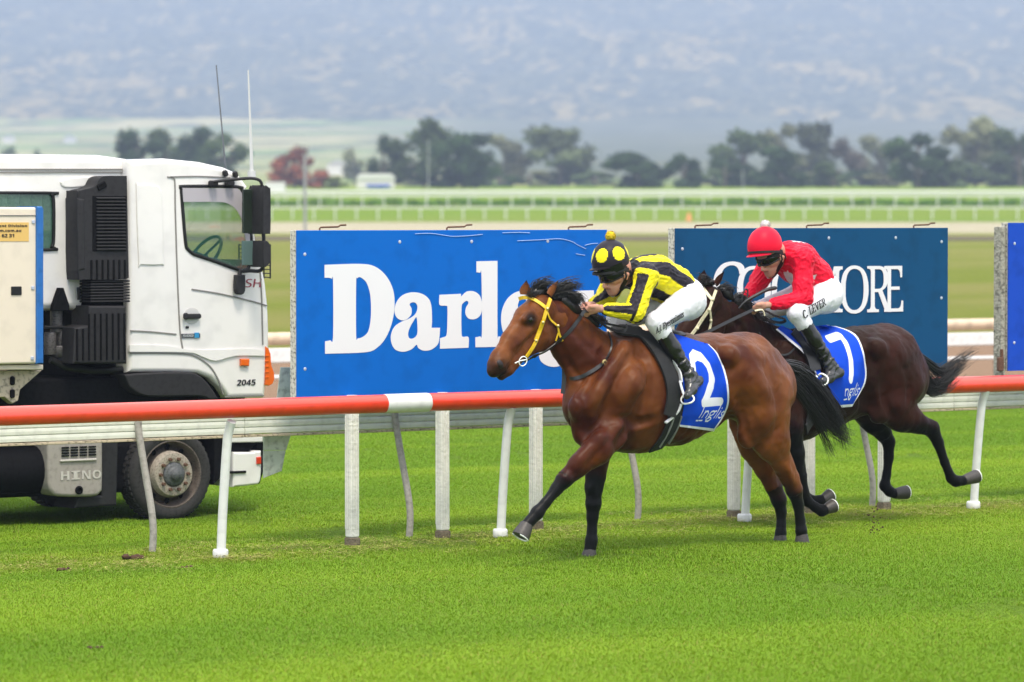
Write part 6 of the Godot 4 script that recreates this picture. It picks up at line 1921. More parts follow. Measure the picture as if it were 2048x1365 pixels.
	for i in 45:
		var row := []
		for j in segs + 1:
			var th := (PI * 0.63) * i / 44.0
			var ph := TAU * j / segs
			var d := Vector3(sin(th) * cos(ph), cos(th), sin(th) * sin(ph))
			var rk := 1.0 + 0.012 * folds.get_noise_3dv(d * 0.6) + (0.012 * sin(ph * 13.0) * smoothstep(0.2, -0.4, d.y))
			row.append([hc + hb * (d * R * rk), (hb * (d / R)).normalized(), S.cap_tint.call(d)])
		rows.append(row)
	for i in 44:
		for j in segs:
			var e = [rows[i][j], rows[i][j + 1], rows[i + 1][j + 1], rows[i + 1][j]]
			m.col = e[0][2]
			m.quadn(e[0][0], e[1][0], e[2][0], e[3][0], e[0][1], e[1][1], e[2][1], e[3][1])
	var he := part("helmet", m.mesh(), silk, t)
	m = MB.new()
	m.ball(S.pom, Vector3.ONE * 0.036, 20, Basis.IDENTITY, 0.03, 4)
	var rng := RandomNumberGenerator.new()
	rng.seed = 9
	for i in 700:
		var d := Vector3(rng.randfn(), rng.randfn(), rng.randfn()).normalized()
		var e1 := d.cross(Vector3(rng.randfn(), 1, rng.randfn())).normalized() * 0.0035
		var p: Vector3 = S.pom
		m.tri(p + d * 0.03 + e1, p + d * 0.03 - e1, p + d * rng.randf_range(0.04, 0.046), d, d, d)
	part("pompom", m.mesh(), worn("wool_" + S.key, S.pom_c, 0.15, 8.0, 0.95), he)
	# peak
	m = MB.new()
	m.col = S.peak_c
	var py: float = S.peak_y
	for i in 16:
		var q4 := []
		for e in [[i, 0], [i + 1, 0], [i + 1, 1], [i, 1]]:
			var ph: float = lerpf(-1.15, 1.15, e[0] / 16.0)
			var ext: float = 1.0 + (0.33 * cos(ph * 1.25) if e[1] == 1 else -0.04)
			q4.append(hc + hb * (Vector3(sin(ph) * 0.125, py - 0.012 * e[1] * cos(ph), 0.0) * Vector3(1, 1, 1)) + (fw - S.crown * fw.dot(S.crown)).normalized() * cos(ph) * 0.142 * ext)
		m.quad(q4[0], q4[1], q4[2], q4[3])
		var dn: Vector3 = S.crown * -0.006
		m.quad(q4[0] + dn, q4[1] + dn, q4[2] + dn, q4[3] + dn)
		m.quad(q4[3], q4[2], q4[2] + dn, q4[3] + dn)
	part("peak", m.mesh(), silk, he)
	# band, straps, goggles
	var rubber := plain("black_rubber", lin(0.008, 0.008, 0.009), 0.4)
	m = MB.new()
	var path := []
	var outs := []
	for i in 25:
		var ph := TAU * i / 24.0
		var d := Vector3(cos(ph) * 0.98, S.band_y + 0.1 * S.band_tilt * sin(ph), sin(ph) * 0.98)
		path.append(hc + hb * (d * R * 1.005))
		outs.append((hb * Vector3(cos(ph), 0.1, sin(ph))).normalized())
	m.strap(path, outs, 0.018, 0.006)
	part("band", m.mesh(), rubber, he)
	var at := func(a: float, b2: float, c: float) -> Vector3: return C + (fw * a + up * b2 + sd * c) * k
	m = MB.new()
	# padded liner hugging the head below the cap
	for i in 20:
		var q4 := []
		for e in [[i, 0.035], [i + 1, 0.035], [i + 1, 0.0], [i, 0.0]]:
			var ph: float = lerpf(0.55, TAU - 0.55, e[0] / 20.0)
			var yy: float = e[1] if e[1] > 0.0 else lerpf(0.0, -0.062, smoothstep(1.2, 2.4, minf(ph, TAU - ph)))
			q4.append(at.call(cos(ph) * 0.104 - 0.008, yy, sin(ph) * 0.09))
		m.quad(q4[0], q4[1], q4[2], q4[3])
	part("liner", m.mesh(), rubber, he)
	for e in [-1.0, 1.0]:
		m = MB.new()
		m.strap(smooth_path([at.call(-0.02, 0.03, e * 0.09), at.call(-0.012, -0.03, e * 0.09), at.call(0.012, -0.07, e * 0.066), at.call(0.045, -0.115, e * 0.028), at.call(0.055, -0.128, 0.0)], 4), sd * e, 0.034, 0.006)
		part("chin_strap", m.mesh(), rubber, t)
	m = MB.new()
	var og := []
	for i in 17:
		var ph := lerpf(-1.5, 1.5, i / 16.0)
		var hgt := 0.03 - 0.008 * absf(ph) - (0.011 * exp(-pow(ph * 4.0, 2.0)))
		var a: Vector3 = at.call(cos(ph) * 0.106, 0.02, sin(ph) * 0.083)
		var b3: Vector3 = at.call(cos(ph) * 0.112, 0.0, sin(ph) * 0.087)
		var c: Vector3 = at.call(cos(ph) * 0.104, -hgt, sin(ph) * 0.083)
		og.append([a, b3, c, (fw * cos(ph) + sd * sin(ph)).normalized()])
	for i in 16:
		var a = og[i]
		var c = og[i + 1]
		m.quadn(a[0], c[0], c[1], a[1], (a[3] + up * 0.4).normalized(), (c[3] + up * 0.4).normalized(), c[3], a[3])
		m.quadn(a[1], c[1], c[2], a[2], a[3], c[3], (c[3] - up * 0.4).normalized(), (a[3] - up * 0.4).normalized())
	var gl := part("goggles", m.mesh(), plain("goggle_lens", lin(0.004, 0.004, 0.005), 0.06), t)
	m = MB.new()
	var rim_t := []
	var rim_b := []
	for i in 17:
		rim_t.append(og[i][0] + og[i][3] * 0.002)
		rim_b.append(og[i][2] + og[i][3] * 0.002)
	m.tube(rim_t, 0.006, 6)
	part("upper_rim", m.mesh(), rubber, gl)
	m = MB.new()
	m.tube(rim_b, 0.0055, 6)
	part("lower_rim", m.mesh(), rubber, gl)
	if S.has("second"):
		# a spare pair worn up on the cap, and its round strap clip
		m = MB.new()
		for i in 14:
			var q4 := []
			for e in [[i, 0.07], [i + 1, 0.07], [i + 1, 0.025], [i, 0.025]]:
				var ph: float = lerpf(-1.5, 1.5, e[0] / 14.0)
				q4.append(at.call(cos(ph) * (0.128 if e[1] > 0.05 else 0.122), e[1], sin(ph) * 0.105))
			m.quad(q4[0], q4[1], q4[2], q4[3])
		part("spare_goggles", m.mesh(), plain("goggle_lens", Color.BLACK), t)
	m = MB.new()
	m.lathe([Vector2(0, 0.006), Vector2(0.012, 0.006), Vector2(0.015, 0.0)], 14, Transform3D(Basis(up, sd, up.cross(sd)), at.call(0.025, 0.008, 0.097)))
	part("goggle_clip", m.mesh(), plain("clip_" + S.key, S.clip_c, 0.5), gl)
	# collar of the undershirt
	m = MB.new()
	m.tube(smooth_path([at.call(-0.07, -0.06, 0.06), at.call(-0.03, -0.1, 0.075), at.call(0.02, -0.145, 0.06)], 4), 0.013, 8)
	part("collar", m.mesh(), plain("white_cloth", Color.WHITE), t)
	# printed name along the thigh
	var a1 := lay([b], S.name_a, 0.004)
	var a2 := lay([b], S.name_b, 0.004)
	var xv: Vector3 = (a2[0] - a1[0])
	var nn: Vector3 = (a1[1] + a2[1]).normalized()
	var len := xv.length()
	xv = xv.normalized()
	nn = (nn - xv * nn.dot(xv)).normalized()
	var yv := nn.cross(xv)
	var bulge := 0.0
	for i in 9:
		var e := lay([b], (S.name_a as Vector3).lerp(S.name_b, i / 8.0) + yv * 0.02, 0.004)
		bulge = maxf(bulge, (e[0] - a1[0]).dot(nn))
	var tm := lettering(S.name, 0.1, 0.02, true, false)
	var bb := tm.get_aabb()
	var sc := len / bb.size.x
	var o := part("printed_name", tm, plain("black_ink", lin(0.015, 0.015, 0.02), 0.8), t)
	o.transform = Transform3D(Basis(xv * sc, (yv + xv * S.slant) * sc * S.tall, nn * 0.25), o.position + a1[0] + nn * (bulge + 0.009))

func riders() -> void:
	var S := {
		"key": "striped", "label": "rider in yellow and black striped silks crouched over bay horse's neck", "z": 0.75, "k": 1.2,
		"pelvis": Vector3(0.1413, 1.872, 0.75), "waist": Vector3(0.0527, 1.9502, 0.75), "chest": Vector3(-0.1282, 2.0179, 0.75), "collar": Vector3(-0.248, 2.0482, 0.75), "neck": Vector3(-0.3694, 2.0275, 0.765), "seat": Vector3(0.1881, 1.8641, 0.75),
		"shoulder": Vector3(-0.326, 2.0182, 0.93), "elbow": Vector3(-0.4687, 1.7633, 0.98), "wrist": Vector3(-0.7429, 1.7907, 0.9), "elbow2": Vector3(-0.4008, 1.8601, 0.54), "wrist2": Vector3(-0.6362, 1.8067, 0.66),
		"hip": Vector3(0.1036, 1.8303, 0.87), "knee": Vector3(-0.2802, 1.6882, 0.99), "ankle": Vector3(-0.0396, 1.3109, 1.06), "heel": Vector3(0.0484, 1.2578, 1.06), "toe": Vector3(-0.1158, 1.1555, 1.14),
		"head": Vector3(-0.5039, 2.0469, 0.78), "fw": Vector3(-0.93, -0.36, 0.1).normalized(), "up": Vector3(-0.35, 0.935, 0.0).normalized(), "crown": Vector3(-0.12, 0.99, 0.03).normalized(),
		"helmet": Vector3(-0.5365, 2.1379, 0.775), "pom": Vector3(-0.5367, 2.3121, 0.775), "pom_c": lin(0.75, 0.55, 0.02), "peak_c": Color(0.012, 0.011, 0.014), "peak_y": -0.035, "band_y": -0.5, "band_tilt": 0.4, "cuff": 0.74, "hem": 0.2,
		"hand_f": Vector3(-0.97, -0.1, -0.05), "hand_s": Vector3(-0.05, 0.45, 0.3), "hand_d": Vector3(0.0, -0.55, -0.8), "hand2_f": Vector3(-0.95, -0.1, 0.1), "hand2_s": Vector3(0.0, 0.6, 0.6), "hand2_d": Vector3(0.0, -0.7, 0.6),
		"clip_c": lin(0.3, 0.3, 0.03), "name": "A.J. Hyeronimus", "name_a": Vector3(-0.1577, 1.6862, 0.98), "name_b": Vector3(0.0964, 1.8067, 0.98), "slant": 0.35, "tall": 1.45, "second": true,
	}
	S.up = (S.up - S.fw * S.up.dot(S.fw)).normalized()
	var yellow := Color(0.8, 0.68, 0.012)
	var black := Color(0.022, 0.017, 0.025)
	var D := S
	S.silk_tint = func(p: Vector3, nn: Vector3, mk: int) -> Color:
		var g := 0.0
		var n := 10.0
		if mk <= 1:
			g = turn_about(p, D.pelvis if p.x > D.chest.x else D.chest, D.chest if p.x > D.chest.x else D.collar, Vector3(0, 1, 0)) + 0.31
		elif mk == 2 or mk == 4:
			g = turn_about(p, D.shoulder if mk == 2 else D.elbow, D.elbow if mk == 2 else D.wrist, Vector3(-0.6, 0.6, 0.5)) + (0.55 if mk == 2 else 1.0)
			n = 6.0
		else:
			g = turn_about(p, D.elbow2, D.wrist2, Vector3(-0.6, 0.6, 0.5)) + 1.0
			n = 6.0
		var c := black if fposmod(g / TAU * n, 2.0) < 1.0 else yellow
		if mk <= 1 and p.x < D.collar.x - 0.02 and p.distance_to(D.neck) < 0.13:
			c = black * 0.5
		return c
	S.cap_tint = func(d: Vector3) -> Color:
		var ph := atan2(d.x, d.z)
		if d.y > -0.3:
			for i in 6:
				var a := TAU * (i + 0.42) / 6.0
				var c := Vector3(sin(a) * 0.92, 0.36, cos(a) * 0.92).normalized()
				if d.distance_to(c) < 0.36:
					return yellow
		return black if d.y > -0.24 else Color(0.009, 0.009, 0.01)
	rider(S)
	S = {
		"key": "red", "label": "rider in plain red silks with white pompom crouched on dark horse", "z": -0.3, "k": 1.18,
		"pelvis": Vector3(2.3575, 1.8695, -0.3), "waist": Vector3(2.2597, 1.9849, -0.3), "chest": Vector3(2.1062, 2.0963, -0.3), "collar": Vector3(2.0095, 2.144, -0.3), "neck": Vector3(1.9355, 2.121, -0.29), "seat": Vector3(2.3935, 1.8572, -0.3),
		"shoulder": Vector3(2.0179, 2.1298, -0.12), "elbow": Vector3(1.9741, 1.8148, -0.06), "wrist": Vector3(1.6267, 1.7635, -0.12), "elbow2": Vector3(1.9111, 1.9576, -0.52), "wrist2": Vector3(1.6643, 1.7929, -0.42),
		"hip": Vector3(2.3032, 1.8285, -0.18), "knee": Vector3(1.9005, 1.7068, -0.05), "ankle": Vector3(2.1725, 1.3096, 0.02), "heel": Vector3(2.2747, 1.233, 0.02), "toe": Vector3(2.0649, 1.1731, 0.07),
		"head": Vector3(1.8213, 2.1452, -0.28), "fw": Vector3(-0.9, -0.4, 0.16).normalized(), "up": Vector3(-0.4, 0.91, 0.0).normalized(), "crown": Vector3(-0.06, 0.99, 0.0).normalized(),
		"helmet": Vector3(1.7698, 2.2275, -0.285), "pom": Vector3(1.7744, 2.3914, -0.285), "pom_c": lin(0.8, 0.74, 0.74), "peak_c": Color(0.62, 0.008, 0.04), "peak_y": -0.06, "band_y": -0.34, "band_tilt": -0.6, "cuff": 0.74, "hem": 0.22,
		"hand_f": Vector3(-0.95, -0.2, 0.0), "hand_s": Vector3(-0.1, 0.5, 0.3), "hand_d": Vector3(0.0, -0.55, -0.8), "hand2_f": Vector3(-0.9, -0.2, 0.1), "hand2_s": Vector3(0.0, 0.6, 0.6), "hand2_d": Vector3(0.0, -0.7, 0.6),
		"clip_c": lin(0.02, 0.02, 0.02), "name": "C. LEVER", "name_a": Vector3(2.0756, 1.7393, -0.06), "name_b": Vector3(2.2994, 1.8423, -0.06), "slant": 0.1, "tall": 1.35,
	}
	S.up = (S.up - S.fw * S.up.dot(S.fw)).normalized()
	var red := Color(0.74, 0.004, 0.032)
	var E := S
	S.silk_tint = func(p: Vector3, nn: Vector3, mk: int) -> Color:
		var a: Vector3 = p - E.chest
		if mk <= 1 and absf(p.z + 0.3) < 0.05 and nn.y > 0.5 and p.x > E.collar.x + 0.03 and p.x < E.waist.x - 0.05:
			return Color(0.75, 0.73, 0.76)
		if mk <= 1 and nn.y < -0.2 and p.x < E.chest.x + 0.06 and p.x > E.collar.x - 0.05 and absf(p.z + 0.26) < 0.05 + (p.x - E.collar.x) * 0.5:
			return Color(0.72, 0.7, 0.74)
		return red
	S.cap_tint = func(d: Vector3) -> Color: return red
	rider(S)
	# whip
	var m := MB.new()
	var t := thing("whip", "black padded whip held by rider in red silks", "whip")
	m.tube(smooth_path([Vector3(1.4425, 1.7451, -0.2), Vector3(1.4959, 1.799, -0.18), Vector3(1.586, 1.8489, -0.15), Vector3(1.6695, 1.8871, -0.13), Vector3(1.7514, 1.902, -0.12)], 4), [0.009, 0.009, 0.009, 0.01, 0.011, 0.012, 0.013, 0.013, 0.013, 0.013, 0.013, 0.014, 0.014, 0.015, 0.016, 0.016, 0.012], 8)
	part("shaft", m.mesh(), plain("black_leather", Color.BLACK), t)
	m = MB.new()
	m.tube(smooth_path([Vector3(1.4722, 1.7874, -0.2), Vector3(1.4771, 1.8416, -0.2), Vector3(1.5068, 1.8917, -0.2), Vector3(1.5317, 1.8798, -0.2), Vector3(1.5268, 1.841, -0.2), Vector3(1.512, 1.8024, -0.2)], 4), 0.006, 6)
	part("loop", m.mesh(), plain("black_leather", Color.BLACK), t)

# ---------------------------------------------------------------- truck
func slab(m: MB, poly: Array, z0: float, z1: float, bev := 0.008) -> void:
	m.prism(poly, z0, z1, bev)

func rect(a: Vector2, b: Vector2) -> Array:
	return [Vector2(a.x, b.y), Vector2(b.x, b.y), Vector2(b.x, a.y), Vector2(a.x, a.y)]

func truck() -> void:
	var white := worn("truck_white", lin(0.8, 0.775, 0.745), 0.04, 0.35, 0.28)
	white.clearcoat_enabled = true
	white.clearcoat = 0.5
	white.clearcoat_roughness = 0.12
	var plastic := worn("dark_plastic", lin(0.024, 0.023, 0.025), 0.15, 1.5, 0.6, 0.0, 8.0, 0.35)
	var dark := worn("chassis_black", lin(0.007, 0.007, 0.008), 0.3, 2.0, 0.8, 0.0, 8.0, 0.2)
	var seam := plain("seam_grey", lin(0.2, 0.19, 0.18), 0.8)
	var black := plain("black_rubber", Color.BLACK)
	var steel := plain("steel", Color.WHITE)
	var glass := plain("window_glass", Color(0.3, 0.5, 0.38, 0.2), 0.03)
	glass.transparency = BaseMaterial3D.TRANSPARENCY_ALPHA
	var orange := plain("orange_lens", lin(0.75, 0.13, 0.008), 0.2)
	var Z := -4.4
	var t := thing("truck", "white flat nosed truck with black air intake parked behind the rails", "truck", Vector3(-1.6156, 0, -4.3858))
	var CAB := [Vector2(-1.5693, 2.9107), Vector2(-1.2199, 2.9341), Vector2(-0.8856, 2.908), Vector2(-0.6444, 2.8644), Vector2(-0.5085, 2.8156), Vector2(-0.4161, 2.7122), Vector2(-0.3627, 2.5541), Vector2(-0.3239, 2.3458), Vector2(-0.2853, 2.0953), Vector2(-0.2414, 1.907), Vector2(-0.2173, 1.7186), Vector2(-0.2079, 1.5093), Vector2(-0.2082, 1.3418), Vector2(-0.2234, 1.1747), Vector2(-0.2384, 1.0495), Vector2(-0.2534, 0.941), Vector2(-0.6251, 0.9466), Vector2(-0.6977, 1.0399), Vector2(-0.7942, 1.1169), Vector2(-0.9146, 1.1569), Vector2(-1.1301, 1.1701), Vector2(-1.5752, 1.1801)]
	var WIN := smooth_outline([Vector2(-1.0683, 2.6845), Vector2(-1.0443, 2.7052), Vector2(-0.5283, 2.7033), Vector2(-0.4845, 2.6703), Vector2(-0.4409, 2.5582), Vector2(-0.4071, 2.3917), Vector2(-0.3928, 2.2209), Vector2(-0.4128, 2.0461), Vector2(-0.452, 2.013), Vector2(-0.5154, 2.0135), Vector2(-0.7481, 2.0857), Vector2(-0.9502, 2.1448), Vector2(-1.0076, 2.1863), Vector2(-1.0313, 2.2482), Vector2(-1.0638, 2.594)], [3, 4, 10, 11], 3)
	var m := MB.new()
	m.prism(CAB, -6.6, Z, 0.045, Transform3D.IDENTITY, true, WIN, [5, 6, 7])
	part("cab", m.mesh(), white, t)
	m = MB.new()
	var ws := [Vector2(-0.4161, 2.7122), Vector2(-0.3627, 2.5541), Vector2(-0.3239, 2.3458), Vector2(-0.2853, 2.0953)]
	for i in 3:
		m.quad(Vector3(ws[i].x, ws[i].y, -4.46), Vector3(ws[i + 1].x, ws[i + 1].y, -4.46), Vector3(ws[i + 1].x, ws[i + 1].y, -6.54), Vector3(ws[i].x, ws[i].y, -6.54))
	part("windscreen", m.mesh(), glass, t)
	# side window: rubber, pane, rain shield
	for zz in [Z, -6.6]:
		m = MB.new()
		var loop := []
		for p in WIN:
			loop.append(Vector3(p.x, p.y, zz))
		loop.append(loop[0])
		loop.append(loop[1])
		m.tube(loop, 0.016, 6, false)
		var w := part("side_window", m.mesh(), black, t)
		m = MB.new()
		m.prism(WIN, zz - 0.003, zz + 0.001)
		part("pane", m.mesh(), glass, w)
	m = MB.new()
	m.prism(smooth_outline([Vector2(-1.0695, 2.6927), Vector2(-0.5345, 2.6908), Vector2(-0.4956, 2.6577), Vector2(-0.452, 2.5498), Vector2(-0.4182, 2.3917), Vector2(-0.4089, 2.1794), Vector2(-0.4382, 2.1795), Vector2(-0.4527, 2.2628), Vector2(-0.4864, 2.4126), Vector2(-0.5349, 2.504), Vector2(-0.6077, 2.5578), Vector2(-0.7142, 2.5783), Vector2(-1.0602, 2.5775)], [0, 1, 5, 6, 12], 3), Z + 0.006, Z + 0.012)
	var shade := plain("rain_shield", Color(0.62, 0.58, 0.62, 0.72), 0.2)
	shade.transparency = BaseMaterial3D.TRANSPARENCY_ALPHA
	part("rain_shield", m.mesh(), plain("rain_shield_tint", lin(0.42, 0.39, 0.42), 0.3), t)
	# inside
	m = MB.new()
	m.box(Vector3(Vector2(-0.5271, 1.9792).x, Vector2(-0.5271, 1.9792).y, -5.5), Vector3(0.36, 0.2, 1.9), Basis(Vector3(0, 0, 1), -0.3), 0.04)
	part("dashboard", m.mesh(), plastic, t)
	m = MB.new()
	var c := Vector3(-0.5171, 2.1257, -4.95)
	var ring := []
	for k in 33:
		var a := TAU * k / 32.0
		ring.append(c + Basis(Vector3(0, 0, 1), 0.95) * Vector3(cos(a) * 0.2, 0, sin(a) * 0.2))
	m.tube(ring, 0.014, 8, false)
	for k in 3:
		m.tube([c, ring[k * 11 + 3]], 0.012, 6)
	m.tube([c, c + Vector3(0.25, -0.4, 0)], 0.03, 8)
	part("steering_wheel", m.mesh(), plastic, t)
	for k in 2:
		m = MB.new()
		var sx := Vector3(-1.0458, 1.9314, -4.7).x
		m.box(Vector3(sx, 1.75, -4.95 - k * 1.1), Vector3(0.16, 0.8, 0.5), Basis(Vector3(0, 0, 1), 0.15), 0.06)
		m.box(Vector3(sx - 0.08, 2.25, -4.95 - k * 1.1), Vector3(0.1, 0.2, 0.28), Basis(Vector3(0, 0, 1), 0.1), 0.04)
		part("seat", m.mesh(), worn("seat_grey", lin(0.08, 0.085, 0.085), 0.2, 3.0, 0.9), t)
	m = MB.new()
	m.box(Vector3(Vector2(-0.829, 1.6001).x, 1.5, -5.5), Vector3(0.9, 0.06, 2.0))
	part("cab_floor", m.mesh(), dark, t)
	# seams, creases and the pressed panel
	for e in [[Vector3(-1.2032, 2.7824, -4.397), Vector3(-1.1556, 2.7745, -4.397), Vector3(-1.1319, 2.7417, -4.397), Vector3(-1.1278, 2.5117, -4.397), Vector3(-1.1148, 2.1004, -4.397), Vector3(-1.0969, 1.6886, -4.397), Vector3(-1.0832, 1.4907, -4.397), Vector3(-1.055, 1.3376, -4.397)], [Vector3(-1.1746, 2.7826, -4.397), Vector3(-0.8877, 2.7884, -4.397), Vector3(-0.598, 2.7777, -4.397)], [Vector3(-1.557, 1.5232, -4.397), Vector3(-1.3684, 1.5119, -4.397), Vector3(-1.1214, 1.4872, -4.397)], [Vector3(-1.5576, 1.3393, -4.397), Vector3(-1.2267, 1.3327, -4.397), Vector3(-1.0215, 1.3204, -4.397), Vector3(-0.9112, 1.2893, -4.397), Vector3(-0.7958, 1.2124, -4.397), Vector3(-0.7187, 1.1028, -4.397), Vector3(-0.6706, 0.977, -4.397)], [Vector3(-0.6561, 0.96, -4.397), Vector3(-0.27, 0.9583, -4.397)], [Vector3(-0.307, 1.9911, -4.397), Vector3(-0.2928, 1.7613, -4.397), Vector3(-0.2838, 1.3852, -4.397)], [Vector3(-0.972, 1.8561, -4.397), Vector3(-0.6974, 1.816, -4.397), Vector3(-0.4056, 1.7544, -4.397), Vector3(-0.2388, 1.7105, -4.397)]]:
		m = MB.new()
		m.strap(smooth_path(e, 4), Vector3(0, 0, 1), 0.011, 0.008)
		part("seam", m.mesh(), seam, t)
	m = MB.new()
	m.prism(smooth_outline([Vector2(-1.5007, 2.6827), Vector2(-1.4724, 2.7154), Vector2(-1.3119, 2.7121), Vector2(-1.2693, 2.6754), Vector2(-1.2554, 2.5935), Vector2(-1.2427, 2.1013), Vector2(-1.2618, 2.0604), Vector2(-1.4557, 2.0617), Vector2(-1.4792, 2.0864)], [], 3), Z - 0.01, Z + 0.012, 0.01)
	part("pressed_panel", m.mesh(), white, t)
	m = MB.new()
	m.prism(smooth_outline([Vector2(-1.5708, 1.4092), Vector2(-1.2306, 1.3947), Vector2(-0.992, 1.3572), Vector2(-0.7513, 1.3526), Vector2(-0.4109, 1.3544), Vector2(-0.2736, 1.335), Vector2(-0.2737, 1.2932), Vector2(-0.5574, 1.2989), Vector2(-0.7516, 1.2614), Vector2(-0.8961, 1.3057), Vector2(-1.0256, 1.3372), Vector2(-1.571, 1.352)], [0, 5, 6, 11], 3), Z - 0.01, Z + 0.016, 0.012)
	part("lower_fold", m.mesh(), white, t)
	# handle, badges, marker
	m = MB.new()
	m.ball(Vector3(-0.972, 1.6374, -4.398), Vector3(0.075, 0.07, 0.004), 20)
	part("handle_recess", m.mesh(), plain("recess", lin(0.55, 0.54, 0.52), 0.4), t)
	m = MB.new()
	m.box(Vector3(-0.984, 1.634, -4.37), Vector3(0.17, 0.042, 0.03), Basis.IDENTITY, 0.012)
	m.box(Vector3(-1.0493, 1.635, -4.365), Vector3(0.045, 0.055, 0.035), Basis.IDENTITY, 0.012)
	part("door_handle", m.mesh(), plastic, t)
	m = MB.new()
	m.box(Vector3(-1.0172, 1.5432, -4.395), Vector3(0.03, 0.02, 0.012), Basis.IDENTITY, 0.004)
	part("lock", m.mesh(), plastic, t)
	m = MB.new()
	m.box(Vector3(-0.9839, 1.4725, -4.395), Vector3(0.18, 0.036, 0.01), Basis.IDENTITY, 0.003)
	part("badge", m.mesh(), plain("badge_grey", lin(0.05, 0.055, 0.06), 0.4), t)
	m = MB.new()
	m.box(Vector3(-0.9281, 1.4758, -4.392), Vector3(0.045, 0.045, 0.01), Basis.IDENTITY, 0.003)
	part("badge_tip", m.mesh(), plain("badge_blue", lin(0.03, 0.25, 0.5), 0.4), t)
	fit_letter("500", Vector2(-1.0635, 1.4616), Vector2(-0.9629, 1.4847), -4.388, plain("badge_ink", lin(0.4, 0.42, 0.44), 0.4), t, false, true, "badge_lettering", 0.2)
	fit_letter("SH", Vector2(-0.4505, 1.8674), Vector2(-0.2986, 1.9368), -4.396, plain("red_ink", lin(0.3, 0.01, 0.03), 0.5), t, false, false, "lettering", 0.2)
	fit_letter("2045", Vector2(-0.5355, 1.0486), Vector2(-0.3545, 1.0984), -4.396, plain("black_ink", lin(0.015, 0.015, 0.02), 0.8), t, false, true, "lettering", 0.15)
	m = MB.new()
	slab(m, [Vector2(-0.5136, 1.2731), Vector2(-0.4257, 1.2712), Vector2(-0.4308, 1.2088), Vector2(-0.5138, 1.2148)], Z, Z + 0.03, 0.01)
	part("side_marker", m.mesh(), orange, t)
	m = MB.new()
	slab(m, [Vector2(-0.2597, 1.3716), Vector2(-0.2302, 1.3543), Vector2(-0.2106, 1.3078), Vector2(-0.2009, 1.2071), Vector2(-0.1764, 1.1521), Vector2(-0.1716, 1.0975), Vector2(-0.1914, 1.056), Vector2(-0.2259, 1.0401), Vector2(-0.2604, 1.0493)], -4.75, Z + 0.012, 0.006)
	for k in 5:
		m.box(Vector3(-0.2491, 1.2927, -4.39) + Vector3(0.0, -0.045 * k, 0.003), Vector3(0.04, 0.012, 0.012), Basis.IDENTITY, 0.003)
	part("headlamp", m.mesh(), orange, t)
	# small lamps and clips by the roof
	for p in [Vector3(-0.6629, 2.8143, -4.37), Vector3(-0.5659, 2.8066, -4.37)]:
		m = MB.new()
		m.box(p, Vector3(0.04, 0.055, 0.05), Basis(Vector3(0, 0, 1), 0.3), 0.012)
		part("roof_clip", m.mesh(), plastic, t)
	# mirrors
	m = MB.new()
	m.tube(smooth_path([Vector3(-0.8167, 2.7427, -4.3), Vector3(-0.7364, 2.7551, -4.25), Vector3(-0.6221, 2.7677, -4.2), Vector3(-0.532, 2.7719, -4.15), Vector3(-0.4779, 2.7514, -4.12), Vector3(-0.4586, 2.6978, -4.12)], 4), 0.013, 8)
	m.tube(smooth_path([Vector3(-0.4497, 2.326, -4.12), Vector3(-0.4449, 2.264, -4.12), Vector3(-0.4266, 2.0983, -4.15), Vector3(-0.4248, 2.0108, -4.2), Vector3(-0.4651, 2.0059, -4.3), Vector3(-0.5228, 2.0013, -4.38)], 4), 0.016, 8)
	var arm := part("mirror_arm", m.mesh(), plastic, t)
	for p in [Vector3(-0.7851, 2.7309, -4.36), Vector3(-0.6256, 2.7317, -4.36)]:
		m = MB.new()
		m.box(p, Vector3(0.07, 0.05, 0.07), Basis.IDENTITY, 0.012)
		part("bracket", m.mesh(), plastic, arm)
	m = MB.new()
	slab(m, smooth_outline([Vector2(-0.478, 2.6853), Vector2(-0.4294, 2.6938), Vector2(-0.4149, 2.6608), Vector2(-0.4156, 2.3466), Vector2(-0.4351, 2.3136), Vector2(-0.4837, 2.3137)], [5], 3), -4.3, -4.06, 0.03)
	var mi := part("mirror", m.mesh(), plastic, t)
	m = MB.new()
	slab(m, [Vector2(-0.5702, 2.6808), Vector2(-0.4732, 2.6853), Vector2(-0.474, 2.3178), Vector2(-0.571, 2.3181)], -4.26, -4.24, 0.004)
	part("mirror_glass", m.mesh(), plain("mirror_face", lin(0.02, 0.03, 0.02), 0.15, 0.0, 0.8), mi)
	m = MB.new()
	slab(m, smooth_outline([Vector2(-0.4742, 2.2393), Vector2(-0.4401, 2.2475), Vector2(-0.4159, 2.2019), Vector2(-0.4161, 2.0985), Vector2(-0.4454, 2.0532), Vector2(-0.4795, 2.0534)], [], 3), -4.3, -4.06, 0.03)
	mi = part("mirror", m.mesh(), plastic, t)
	m = MB.new()
	slab(m, [Vector2(-0.576, 2.2562), Vector2(-0.4741, 2.2559), Vector2(-0.4746, 2.0534), Vector2(-0.5765, 2.0541)], -4.26, -4.24, 0.004)
	part("mirror_glass", m.mesh(), plain("mirror_lower", lin(0.1, 0.16, 0.15), 0.1, 0.0, 0.8), mi)
	m = MB.new()
	slab(m, smooth_outline([Vector2(-0.5839, 1.973), Vector2(-0.4963, 1.9723), Vector2(-0.4966, 1.8392), Vector2(-0.5405, 1.8065), Vector2(-0.5842, 1.836)], [0, 1], 3), -4.38, -4.32, 0.012)
	mi = part("kerb_mirror", m.mesh(), plastic, t)
	m = MB.new()
	m.tube([Vector3(-0.5414, 1.9644, -4.35), Vector3(-0.5193, 2.0014, -4.37)], 0.02, 8)
	part("stem", m.mesh(), plastic, mi)
